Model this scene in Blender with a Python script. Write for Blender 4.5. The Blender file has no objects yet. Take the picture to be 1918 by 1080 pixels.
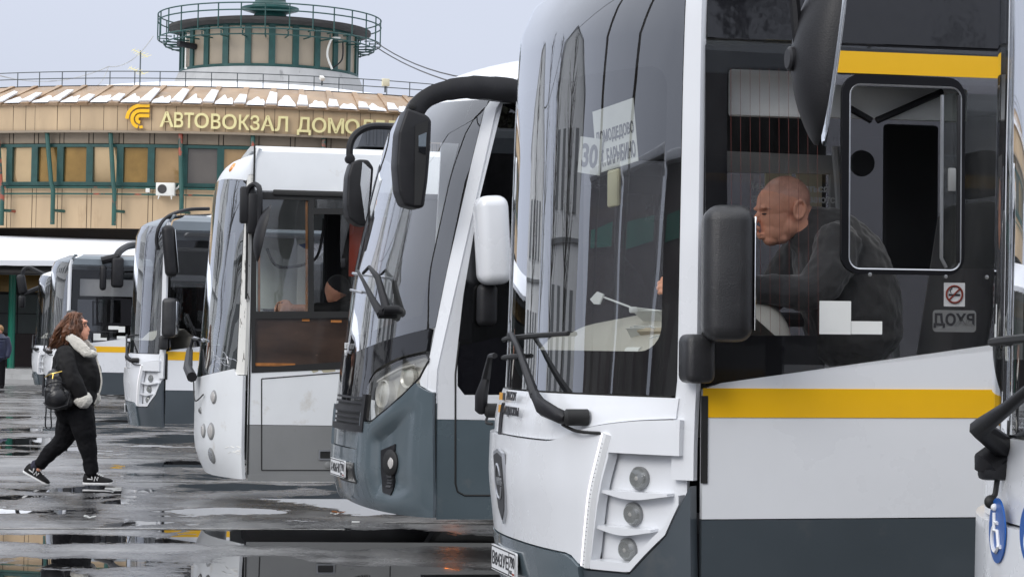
import bpy, bmesh, math, random
from mathutils import Vector, Matrix, noise
R = math.radians
PI = math.pi
rng = random.Random(7)
SC = bpy.context.scene
COL = SC.collection

# ------------------------------------------------------------------ camera
FPX, PW, PH = 4400.0, 1918.0, 1080.0
CAMZ, HORIZON, ROLL = 1.37, 648.0, 0.018
pitch = math.atan((HORIZON - PH / 2) / FPX)
fw = Vector((0, math.cos(pitch), math.sin(pitch)))
up0 = Vector((0, -math.sin(pitch), math.cos(pitch)))
rt0 = Vector((1, 0, 0))
rt = rt0 * math.cos(ROLL) + up0 * math.sin(ROLL)
up = up0 * math.cos(ROLL) - rt0 * math.sin(ROLL)
CAMP = Vector((0, 0, CAMZ))
cam_data = bpy.data.cameras.new('camera')
cam = bpy.data.objects.new('camera', cam_data)
COL.objects.link(cam)
cam.matrix_world = Matrix.Translation(CAMP) @ Matrix((rt, up, -fw)).transposed().to_4x4()
cam_data.sensor_fit = 'HORIZONTAL'
cam_data.sensor_width = 36
cam_data.lens = 36 * FPX / PW
cam_data.clip_start = 0.1
cam_data.clip_end = 3000
cam_data.dof.use_dof = False
SC.camera = cam

# ------------------------------------------------------------------ sky, sun, exposure
SUN_EL, SUN_AZ = R(31), R(218)          # azimuth measured clockwise from +Y
w = bpy.data.worlds.new('World')
SC.world = w
w.use_nodes = True
wn = w.node_tree
wn.nodes.clear()
sky = wn.nodes.new('ShaderNodeTexSky'); sky.sky_type = 'NISHITA'; sky.sun_disc = False
sky.sun_elevation = SUN_EL; sky.sun_rotation = SUN_AZ; sky.dust_density = 4; sky.air_density = 1
hs = wn.nodes.new('ShaderNodeHueSaturation'); hs.inputs['Saturation'].default_value = 0.3
hs.inputs['Value'].default_value = 1.0
tcw = wn.nodes.new('ShaderNodeTexCoord'); sx = wn.nodes.new('ShaderNodeSeparateXYZ')
rampw = wn.nodes.new('ShaderNodeValToRGB')
e = rampw.color_ramp.elements
e[0].position = 0.0; e[0].color = (6.0, 6.5, 7.8, 1)
e[1].position = 1.0; e[1].color = (18.5, 19.0, 20.0, 1)
m_ = rampw.color_ramp.elements.new(0.16); m_.color = (6.5, 7.0, 8.3, 1)
mixw = wn.nodes.new('ShaderNodeMix'); mixw.data_type = 'RGBA'; mixw.inputs[0].default_value = 0.9
bgw = wn.nodes.new('ShaderNodeBackground'); bgw.inputs['Strength'].default_value = 0.1
ow = wn.nodes.new('ShaderNodeOutputWorld')
L = wn.links.new
cln = wn.nodes.new('ShaderNodeTexNoise'); cln.inputs['Scale'].default_value = 2.2; cln.inputs['Detail'].default_value = 5
clm = wn.nodes.new('ShaderNodeMapRange'); clm.inputs[1].default_value = 0.3; clm.inputs[2].default_value = 0.7; clm.inputs[3].default_value = 0.93; clm.inputs[4].default_value = 1.05
clx = wn.nodes.new('ShaderNodeMix'); clx.data_type = 'RGBA'; clx.blend_type = 'MULTIPLY'; clx.inputs[0].default_value = 1
L(tcw.outputs['Generated'], sx.inputs[0]); L(sx.outputs['Z'], rampw.inputs[0])
L(tcw.outputs['Generated'], cln.inputs['Vector']); L(cln.outputs[0], clm.inputs[0])
L(rampw.outputs[0], clx.inputs[6]); L(clm.outputs[0], clx.inputs[7])
L(sky.outputs[0], hs.inputs['Color']); L(hs.outputs[0], mixw.inputs[6]); L(clx.outputs[2], mixw.inputs[7])
L(mixw.outputs[2], bgw.inputs['Color']); L(bgw.outputs[0], ow.inputs['Surface'])
sun_d = bpy.data.lights.new('sun', 'SUN'); sun_d.energy = 1.1; sun_d.angle = R(25); sun_d.color = (1, 0.97, 0.93)
sun = bpy.data.objects.new('sun', sun_d); COL.objects.link(sun)
sd = Vector((math.sin(SUN_AZ) * math.cos(SUN_EL), math.cos(SUN_AZ) * math.cos(SUN_EL), math.sin(SUN_EL)))
sun.rotation_euler = sd.to_track_quat('Z', 'Y').to_euler()
SC.view_settings.view_transform = 'Standard'
SC.view_settings.look = 'None'
SC.view_settings.exposure = 0.2
SC.view_settings.gamma = 1.0
SC.render.engine = 'CYCLES'
SC.cycles.max_bounces = 8
SC.cycles.transparent_max_bounces = 16
SC.cycles.glossy_bounces = 4
SC.cycles.diffuse_bounces = 3
SC.cycles.caustics_reflective = False
SC.cycles.caustics_refractive = False
SC.cycles.use_denoising = True

# ------------------------------------------------------------------ pixel -> world
def ray(px, py):
    d = rt * ((px - PW / 2) / FPX) - up * ((py - PH / 2) / FPX) + fw
    return d
def at_depth(px, py, depth):
    d = ray(px, py)
    return CAMP + d * (depth / d.y)
def on_ground(px, py, z=0.0):
    d = ray(px, py)
    return CAMP + d * ((z - CAMZ) / d.z)

# ------------------------------------------------------------------ materials
def nd(nt, t, ins=None, **props):
    n = nt.nodes.new(t)
    for k, v in props.items(): setattr(n, k, v)
    for k, v in (ins or {}).items():
        if isinstance(v, bpy.types.NodeSocket): nt.links.new(v, n.inputs[k])
        else: n.inputs[k].default_value = v
    return n
def c4(c): return (c[0], c[1], c[2], 1)
def newmat(name):
    m = bpy.data.materials.new(name); m.use_nodes = True
    nt = m.node_tree; nt.nodes.clear()
    return m, nt
def mathn(nt, op, a, b=0.0, c=0.0):
    return nd(nt, 'ShaderNodeMath', {0: a, 1: b, 2: c}, operation=op).outputs[0]
def mixc(nt, fac, a, b):
    return nd(nt, 'ShaderNodeMix', {0: fac, 6: a, 7: b}, data_type='RGBA').outputs[2]
def pbr(name, col, rough=0.5, metal=0.0, coat=0.0, var=0.12, vscale=3.0, bump=0.0, bscale=60.0, spec=0.5,
        stretch=(1, 1, 1), spots=None, sheen=0.0, rvar=0.1):
    """Principled material with mottled colour and roughness; spots = (colour, scale, threshold) adds worn or dirty patches."""
    m, nt = newmat(name)
    tc = nd(nt, 'ShaderNodeTexCoord').outputs['Object']
    mp = nd(nt, 'ShaderNodeMapping', {'Vector': tc, 'Scale': stretch}).outputs[0]
    n1 = nd(nt, 'ShaderNodeTexNoise', {'Vector': mp, 'Scale': vscale, 'Detail': 7.0, 'Roughness': 0.6}).outputs[0]
    lo = c4([max(0, x * (1 - var)) for x in col]); hi = c4([x * (1 + var) for x in col])
    f = nd(nt, 'ShaderNodeMapRange', {0: n1, 1: 0.3, 2: 0.7}).outputs[0]
    c = mixc(nt, f, lo, hi)
    if spots:
        for (sc, ss, th, soft) in (spots if isinstance(spots, list) else [spots]):
            n2 = nd(nt, 'ShaderNodeTexNoise', {'Vector': mp, 'Scale': ss, 'Detail': 9.0, 'Roughness': 0.65}).outputs[0]
            f2 = nd(nt, 'ShaderNodeMapRange', {0: n2, 1: th, 2: th + soft}).outputs[0]
            c = mixc(nt, f2, c, c4(sc))
    rr = nd(nt, 'ShaderNodeMapRange', {0: n1, 1: 0.3, 2: 0.7, 3: max(0.02, rough - rvar * rough), 4: min(1, rough + rvar * rough)}).outputs[0]
    b = nd(nt, 'ShaderNodeBsdfPrincipled', {'Base Color': c, 'Roughness': rr, 'Metallic': metal, 'Coat Weight': coat,
                                           'Coat Roughness': 0.06, 'Specular IOR Level': spec})
    if sheen: b.inputs['Sheen Weight'].default_value = sheen
    if bump:
        nb = nd(nt, 'ShaderNodeTexNoise', {'Vector': mp, 'Scale': bscale, 'Detail': 4.0}).outputs[0]
        bp = nd(nt, 'ShaderNodeBump', {'Height': nb, 'Strength': bump, 'Distance': 0.01}).outputs[0]
        nt.links.new(bp, b.inputs['Normal'])
    o = nd(nt, 'ShaderNodeOutputMaterial', {'Surface': b.outputs[0]})
    return m
def glass(name, tint, f0=0.05, boost=1.0, rough=0.0, dirt=0.0, dirtcol=(0.5, 0.5, 0.5), wav=0.0, pw=5.0):
    """Thin pane: tinted transparency under a Schlick reflection, with a faint film of dirt."""
    m, nt = newmat(name)
    g = nd(nt, 'ShaderNodeNewGeometry')
    tc = nd(nt, 'ShaderNodeTexCoord').outputs['Object']
    dt = nd(nt, 'ShaderNodeVectorMath', {0: g.outputs['Normal'], 1: g.outputs['Incoming']}, operation='DOT_PRODUCT').outputs['Value']
    om = mathn(nt, 'SUBTRACT', 1.0, mathn(nt, 'ABSOLUTE', dt))
    fr = mathn(nt, 'MULTIPLY_ADD', mathn(nt, 'POWER', om, pw), (1 - f0) * boost, f0)
    fr = mathn(nt, 'DIVIDE', mathn(nt, 'MULTIPLY', fr, 2.0), mathn(nt, 'ADD', fr, 1.0))      # both faces of the pane
    fr = nd(nt, 'ShaderNodeMath', {0: fr, 1: 0.97}, operation='MINIMUM').outputs[0]
    tr = nd(nt, 'ShaderNodeBsdfTransparent', {'Color': c4(tint)}).outputs[0]
    if dirt:
        n = nd(nt, 'ShaderNodeTexNoise', {'Vector': nd(nt, 'ShaderNodeMapping', {'Vector': tc, 'Scale': (1, 1, 0.35)}).outputs[0], 'Scale': 5.0, 'Detail': 9.0, 'Roughness': 0.7}).outputs[0]
        fd = nd(nt, 'ShaderNodeMapRange', {0: n, 1: 0.4, 2: 0.75, 3: 0.0, 4: dirt}).outputs[0]
        df = nd(nt, 'ShaderNodeBsdfDiffuse', {'Color': c4(dirtcol)}).outputs[0]
        tr = nd(nt, 'ShaderNodeMixShader', {0: fd, 1: tr, 2: df}).outputs[0]
    gl = nd(nt, 'ShaderNodeBsdfGlossy', {'Color': (0.97, 0.98, 1, 1), 'Roughness': rough})
    if wav:
        nb = nd(nt, 'ShaderNodeTexNoise', {'Vector': tc, 'Scale': 1.7, 'Detail': 1.0}).outputs[0]
        bp = nd(nt, 'ShaderNodeBump', {'Height': nb, 'Strength': wav, 'Distance': 0.05}).outputs[0]
        nt.links.new(bp, gl.inputs['Normal'])
    mx = nd(nt, 'ShaderNodeMixShader', {0: fr, 1: tr, 2: gl.outputs[0]}).outputs[0]
    nd(nt, 'ShaderNodeOutputMaterial', {'Surface': mx})
    return m
def emit(name, col, s):
    m, nt = newmat(name)
    nd(nt, 'ShaderNodeOutputMaterial', {'Surface': nd(nt, 'ShaderNodeEmission', {'Color': c4(col), 'Strength': s}).outputs[0]})
    return m

M = {}
M['white'] = pbr('white bus paint', (0.76, 0.775, 0.80), 0.28, coat=0.5, var=0.025, vscale=1.5, spots=[((0.55, 0.54, 0.52), 60, 0.76, 0.05)])
M['oldwhite'] = pbr('old white bus paint', (0.78, 0.80, 0.815), 0.34, coat=0.3, var=0.04, vscale=2, spots=[((0.62, 0.60, 0.56), 5, 0.6, 0.16), ((0.45, 0.42, 0.38), 24, 0.70, 0.05)])
M['chip'] = pbr('flaking white paint', (0.74, 0.73, 0.69), 0.5, var=0.05, vscale=4, stretch=(1, 1, 0.4), spots=[((0.10, 0.09, 0.075), 22, 0.58, 0.03)])
M['grey'] = pbr('dark slate bus paint', (0.052, 0.064, 0.074), 0.32, coat=0.35, var=0.12, vscale=1.2, spots=[((0.12, 0.122, 0.12), 4, 0.58, 0.35), ((0.16, 0.155, 0.145), 90, 0.70, 0.06)])
M['midgrey'] = pbr('mid grey bus paint', (0.23, 0.235, 0.235), 0.4, coat=0.1, var=0.07, vscale=2.5, spots=[((0.15, 0.145, 0.14), 5, 0.6, 0.2)])
M['cornice'] = pbr('grey roof edge paint', (0.17, 0.20, 0.225), 0.3, coat=0.4, var=0.06)
M['slate'] = pbr('blue slate bumper paint', (0.090, 0.118, 0.135), 0.26, coat=0.7, var=0.08, vscale=2, spots=[((0.15, 0.16, 0.165), 6, 0.62, 0.25)])
M['yellow'] = pbr('yellow stripe film', (0.84, 0.47, 0.008), 0.35, coat=0.2, var=0.05, vscale=2)
M['blackp'] = pbr('black plastic', (0.014, 0.014, 0.016), 0.46, var=0.3, vscale=6, bump=0.12, bscale=240, spec=0.32, spots=[((0.04, 0.04, 0.04), 30, 0.68, 0.08)])
M['rubber'] = pbr('black rubber', (0.012, 0.012, 0.012), 0.6, var=0.2)
M['wetblack'] = pbr('wet black plastic', (0.022, 0.022, 0.024), 0.33, var=0.3, vscale=9, bump=0.25, bscale=260, spots=[((0.06, 0.06, 0.063), 26, 0.62, 0.08)])
M['gloss'] = pbr('gloss black panel', (0.006, 0.006, 0.008), 0.05, coat=0.0, var=0.2, bump=0.25, bscale=3, spec=0.6)
M['frit'] = pbr('black glass border', (0.006, 0.006, 0.008), 0.5, var=0.1, spec=0.2)
M['dark'] = pbr('dark interior', (0.020, 0.020, 0.022), 0.7, var=0.3)
M['inner'] = pbr('grey interior lining', (0.36, 0.365, 0.37), 0.6, var=0.1)
M['innerdark'] = pbr('charcoal interior lining', (0.045, 0.046, 0.05), 0.6, var=0.15)
M['floor'] = pbr('bus floor vinyl', (0.06, 0.06, 0.065), 0.6, var=0.2)
M['beige'] = pbr('beige dashboard plastic', (0.50, 0.48, 0.43), 0.5, var=0.06, vscale=5)
M['cream'] = pbr('cream panel', (0.72, 0.68, 0.50), 0.5, var=0.05)
M['seat'] = pbr('dark seat cloth', (0.02, 0.02, 0.024), 0.85, var=0.3, vscale=20, sheen=0.2)
M['paper'] = pbr('white paper', (0.78, 0.79, 0.77), 0.8, var=0.05)
M['card'] = pbr('cardboard', (0.42, 0.36, 0.27), 0.8, var=0.15, stretch=(1, 1, 12))
M['chrome'] = pbr('chrome', (0.75, 0.76, 0.78), 0.08, metal=1, var=0.05)
M['mirror'] = pbr('mirror glass', (0.85, 0.87, 0.88), 0.02, metal=1, var=0.01)
M['alu'] = pbr('aluminium', (0.55, 0.56, 0.58), 0.35, metal=0.9, var=0.1)
M['lens'] = pbr('silver lamp reflector', (0.62, 0.63, 0.63), 0.18, metal=0.85, var=0.15, vscale=12)
M['lampwhite'] = pbr('pale lamp reflector', (0.62, 0.60, 0.55), 0.22, metal=0.25, var=0.18, vscale=10)
M['signcard'] = pbr('reflection greyed card', (0.50, 0.51, 0.50), 0.8)  # card greyed: the veil of the windscreen reflection is put into its colour
M['veiledink'] = pbr('reflection paled lettering', (0.10, 0.10, 0.11), 0.7)  # ink paled in the same way, reflection veil mixed into the colour
M['lampdirt'] = pbr('dirty lamp glass', (0.50, 0.48, 0.46), 0.15, coat=0.6, var=0.15, vscale=14)
M['amber'] = pbr('amber lens', (0.75, 0.28, 0.05), 0.2, coat=0.6)
M['led'] = emit('lit lamp strip', (1.0, 0.93, 0.98), 1.9)
M['ws'] = glass('windscreen glass', (0.95, 0.97, 0.95), 0.075, 1.0, pw=2.9, wav=0.06, dirt=0.035, dirtcol=(0.5, 0.51, 0.50))
M['wsg'] = glass('greenish curved windscreen', (0.76, 0.83, 0.79), 0.065, 1.0, pw=3.5, wav=0.25, dirt=0.10, dirtcol=(0.55, 0.58, 0.55))
M['tint'] = glass('dark tinted side glass', (0.96, 0.96, 0.96), 0.022, 1.0, dirt=0.015)
M['black_glass'] = glass('black side glass', (0.10, 0.10, 0.11), 0.045, 1.0, dirt=0.012)
M['clear'] = glass('clear window glass', (0.80, 0.82, 0.80), 0.055, 1.0, dirt=0.08)
M['lampglass'] = glass('headlamp glass', (0.90, 0.91, 0.90), 0.05, 1.0, dirt=0.10, dirtcol=(0.6, 0.58, 0.54))
M['blue'] = pbr('blue sign film', (0.008, 0.09, 0.36), 0.35, var=0.05)
M['signwhite'] = pbr('white sign film', (0.78, 0.79, 0.80), 0.4, var=0.03)
M['red'] = pbr('red cloth', (0.26, 0.035, 0.018), 0.8, var=0.2)
M['redline'] = pbr('red heater wire', (0.22, 0.055, 0.045), 0.5)
M['ink'] = pbr('dark lettering', (0.03, 0.03, 0.035), 0.6)
M['orangeink'] = pbr('orange lettering', (0.62, 0.30, 0.03), 0.5)
M['wood'] = pbr('stained brown panel', (0.040, 0.022, 0.014), 0.35, coat=0.4, var=0.5, vscale=2, stretch=(1, 1, 3), spots=[((0.13, 0.085, 0.055), 7, 0.66, 0.08)])
M['rust'] = pbr('rusty strip', (0.34, 0.13, 0.03), 0.7, var=0.4, vscale=9)
M['skin'] = pbr('skin', (0.80, 0.38, 0.25), 0.45, var=0.14, vscale=9, bump=0.12, bscale=90)
M['scalp'] = pbr('shaved scalp', (0.64, 0.33, 0.24), 0.42, var=0.2, vscale=30)
M['lips'] = pbr('lips', (0.42, 0.14, 0.11), 0.5)
M['hair'] = pbr('auburn hair', (0.12, 0.045, 0.018), 0.42, var=0.7, vscale=22, stretch=(1, 1, 0.4), bump=0.4, bscale=90)
M['blackcloth'] = pbr('black quilted cloth', (0.009, 0.0085, 0.009), 0.7, var=0.35, vscale=8, bump=0.5, bscale=16, spec=0.25)
M['sweater'] = pbr('charcoal sweater', (0.030, 0.030, 0.032), 0.9, var=0.25, vscale=14, bump=0.5, bscale=26, sheen=0.4)
M['trouser'] = pbr('black trousers', (0.006, 0.006, 0.0075), 0.85, var=0.3, vscale=10, bump=0.5, bscale=14, spec=0.2)
M['fleece'] = pbr('cream fleece', (0.72, 0.69, 0.62), 0.95, var=0.12, vscale=26, bump=0.8, bscale=90, sheen=0.4)
M['leather'] = pbr('black leather', (0.012, 0.012, 0.014), 0.32, var=0.3, vscale=7, bump=0.25, bscale=60)
M['gold'] = pbr('gold zip', (0.70, 0.50, 0.14), 0.3, metal=0.9)
M['navy'] = pbr('navy quilted cloth', (0.012, 0.017, 0.05), 0.6, var=0.3, vscale=6, sheen=0.2)
M['sole'] = pbr('white rubber', (0.72, 0.72, 0.71), 0.6)

# ------------------------------------------------------------------ mesh helpers
def obj(name, bm, m=None, parent=None, smooth=True, angle=35, mw=None):
    me = bpy.data.meshes.new(name)
    bm.normal_update()
    bm.to_mesh(me); bm.free()
    return obj_me(name, me, m, parent, smooth, angle, mw)
def obj_me(name, me, m=None, parent=None, smooth=True, angle=35, mw=None):
    for mm in (m if isinstance(m, (list, tuple)) else [m]):
        if mm is not None: me.materials.append(M[mm] if isinstance(mm, str) else mm)
    if smooth:
        me.polygons.foreach_set('use_smooth', [True] * len(me.polygons))
        me.set_sharp_from_angle(angle=R(angle))
    o = bpy.data.objects.new(name, me)
    COL.objects.link(o)
    if parent is not None: o.parent = parent
    if mw is not None: o.matrix_local = mw
    return o
def tag(o, label=None, cat=None, group=None, kind=None):
    if label: o['label'] = label
    if cat: o['category'] = cat
    if group: o['group'] = group
    if kind: o['kind'] = kind
    return o
def thing(name, label, cat, mw=None, group=None):
    o = bpy.data.objects.new(name, None); COL.objects.link(o)
    o.empty_display_size = 0.2
    if mw is not None: o.matrix_world = mw
    return tag(o, label, cat, group)
def fix(bm):
    bmesh.ops.recalc_face_normals(bm, faces=bm.faces)
    return bm
def box(bm, c, s, bev=0.0, mtx=None, seg=2):
    r = bmesh.ops.create_cube(bm, size=1.0)
    vs = r['verts']
    for v in vs: v.co = Vector((v.co.x * s[0], v.co.y * s[1], v.co.z * s[2]))
    if bev:
        es = list({e for v in vs for e in v.link_edges})
        rb = bmesh.ops.bevel(bm, geom=es, offset=bev, segments=seg, profile=0.5, affect='EDGES')
        vs = list({v for f in rb['faces'] for v in f.verts} | {v for v in vs if v.is_valid})
    T = (mtx or Matrix()) if mtx is not None else Matrix()
    for v in vs: v.co = T @ v.co + Vector(c)
    return vs
def tube(bm, pts, r, n=8, cap=True, flat=None, closed=False):
    """Sweep a circle (or an ellipse: flat = (a, b, side vector)) along points; r is a number or one radius per point."""
    pts = [Vector(p) for p in pts]
    rs = r if isinstance(r, (list, tuple)) else [r] * len(pts)
    rings = []
    prev = None
    for i, p in enumerate(pts):
        a = pts[(i - 1) % len(pts)] if (closed or i) else p
        b = pts[(i + 1) % len(pts)] if (closed or i < len(pts) - 1) else p
        t = (b - a)
        t = t.normalized() if t.length > 1e-9 else Vector((0, 0, 1))
        if prev is None:
            s = Vector((0, 0, 1)) if abs(t.z) < 0.9 else Vector((1, 0, 0))
            if flat: s = Vector(flat[2])
            s = (s - t * s.dot(t)).normalized()
        else:
            s = Vector(flat[2]) if flat else prev
            s = s - t * s.dot(t)
            s = s.normalized() if s.length > 1e-6 else prev
        prev = s
        q = t.cross(s)
        fa, fb = (flat[0], flat[1]) if flat else (1, 1)
        rings.append([bm.verts.new(p + s * (math.cos(2 * PI * k / n) * rs[i] * fa) + q * (math.sin(2 * PI * k / n) * rs[i] * fb)) for k in range(n)])
    m = len(rings)
    for i in range(m if closed else m - 1):
        A, B = rings[i], rings[(i + 1) % m]
        for k in range(n): bm.faces.new((A[k], A[(k + 1) % n], B[(k + 1) % n], B[k]))
    if cap and not closed:
        bm.faces.new(list(reversed(rings[0]))); bm.faces.new(rings[-1])
    return bm
def spline(pts, n=6):
    """Catmull-Rom through the points."""
    P = [Vector(p) for p in pts]
    out = []
    for i in range(len(P) - 1):
        p0, p1, p2, p3 = P[max(i - 1, 0)], P[i], P[i + 1], P[min(i + 2, len(P) - 1)]
        for k in range(n):
            t = k / n
            out.append(0.5 * ((2 * p1) + (p2 - p0) * t + (2 * p0 - 5 * p1 + 4 * p2 - p3) * t * t + (3 * p1 - p0 - 3 * p2 + p3) * t ** 3))
    out.append(P[-1])
    return out
def lathe(bm, prof, n=24, mtx=None):
    """Revolve (radius, height) pairs round Z."""
    rings = []
    for (r, z) in prof:
        rings.append([bm.verts.new((mtx @ Vector((r * math.cos(2 * PI * k / n), r * math.sin(2 * PI * k / n), z))) if mtx else (r * math.cos(2 * PI * k / n), r * math.sin(2 * PI * k / n), z)) for k in range(n)])
    for A, B in zip(rings, rings[1:]):
        for k in range(n): bm.faces.new((A[k], A[(k + 1) % n], B[(k + 1) % n], B[k]))
    bm.faces.new(list(reversed(rings[0]))); bm.faces.new(rings[-1])
    return bm
def ellipsoid(bm, c, s, mtx=None, seg=20, rings=12):
    r = bmesh.ops.create_uvsphere(bm, u_segments=seg, v_segments=rings, radius=1.0)
    for v in r['verts']:
        p = Vector((v.co.x * s[0], v.co.y * s[1], v.co.z * s[2]))
        v.co = (mtx @ p if mtx else p) + Vector(c)
def plate(bm, outer, fn0, fn1, holes=()):
    """A plate with holes: outlines in 2-D, fn0 / fn1 map a 2-D point to the front and to the back face."""
    loops = [outer] + list(holes)
    fv, bv = [], []
    fe = []
    for lp in loops:
        a = [bm.verts.new(fn0(*p)) for p in lp]
        b = [bm.verts.new(fn1(*p)) for p in lp]
        fv.append(a); bv.append(b)
    for a, b in zip(fv, bv):
        n = len(a)
        for i in range(n): bm.faces.new((a[i], a[(i + 1) % n], b[(i + 1) % n], b[i]))
    if holes:
        for vv in (fv, bv):
            es = []
            for a in vv:
                for i in range(len(a)):
                    es.append(bm.edges.get((a[i], a[(i + 1) % len(a)])))
            bmesh.ops.triangle_fill(bm, use_beauty=True, use_dissolve=False, edges=es)
    else:
        bm.faces.new(fv[0]); bm.faces.new(bv[0])
    return fix(bm)
def rrect(x0, z0, x1, z1, r, n=5):
    r = min(r, abs(x1 - x0) / 2 - 1e-4, abs(z1 - z0) / 2 - 1e-4)
    if x0 > x1: x0, x1 = x1, x0
    if z0 > z1: z0, z1 = z1, z0
    pts = []
    for cx, cz, a0 in ((x1 - r, z1 - r, 0), (x0 + r, z1 - r, 90), (x0 + r, z0 + r, 180), (x1 - r, z0 + r, 270)):
        for k in range(n + 1):
            a = R(a0 + 90 * k / n)
            pts.append((cx + r * math.cos(a), cz + r * math.sin(a)))
    return pts
def lerp_tab(tab, x):
    if x <= tab[0][0]: return tab[0][1]
    for (a, fa), (b, fb) in zip(tab, tab[1:]):
        if x <= b:
            t = (x - a) / (b - a)
            return fa + (fb - fa) * t
    return tab[-1][1]
def smooth_tab(tab, x, w=0.05):
    return sum(lerp_tab(tab, x + d * w) for d in (-1, -0.5, 0, 0.5, 1)) / 5
_txt = {}
def text_bm(s, size, depth=0.004, bold=0.0, xs=1.0, align='LEFT', space=1.0):
    cu = bpy.data.curves.new('lettering', 'FONT')
    cu.body = s; cu.size = size; cu.extrude = depth / 2; cu.offset = bold; cu.align_x = align; cu.align_y = 'BOTTOM_BASELINE' if False else 'BOTTOM'
    cu.resolution_u = 3; cu.space_character = space
    o = bpy.data.objects.new('lettering', cu); COL.objects.link(o)
    dg = bpy.context.evaluated_depsgraph_get()
    me = bpy.data.meshes.new_from_object(o.evaluated_get(dg))
    bm = bmesh.new(); bm.from_mesh(me)
    for v in bm.verts: v.co.x *= xs
    bpy.data.objects.remove(o); bpy.data.curves.remove(cu); bpy.data.meshes.remove(me)
    return bm
def xform(bm, mtx):
    bmesh.ops.transform(bm, matrix=mtx, verts=bm.verts)
    return bm
def join(bm, other):
    me = bpy.data.meshes.new('tmp'); other.to_mesh(me); other.free()
    bm.from_mesh(me); bpy.data.meshes.remove(me)
    return bm
def frame3(o, ex, ey):
    ex = Vector(ex).normalized(); ey = Vector(ey); ey = (ey - ex * ey.dot(ex)).normalized(); ez = ex.cross(ey)
    m = Matrix((ex, ey, ez)).transposed().to_4x4(); m.translation = Vector(o)
    return m
def remesh(bm, voxel, sm=4, fac=0.5):
    """Fuse overlapping closed pieces into one continuous skin."""
    me = bpy.data.meshes.new('skin'); bm.to_mesh(me); bm.free()
    o = bpy.data.objects.new('skin', me); COL.objects.link(o)
    r = o.modifiers.new('r', 'REMESH'); r.mode = 'VOXEL'; r.voxel_size = voxel
    if sm:
        s = o.modifiers.new('s', 'SMOOTH'); s.iterations = sm; s.factor = fac
    dg = bpy.context.evaluated_depsgraph_get()
    out = bpy.data.meshes.new_from_object(o.evaluated_get(dg))
    bpy.data.objects.remove(o); bpy.data.meshes.remove(me)
    return out
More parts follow.
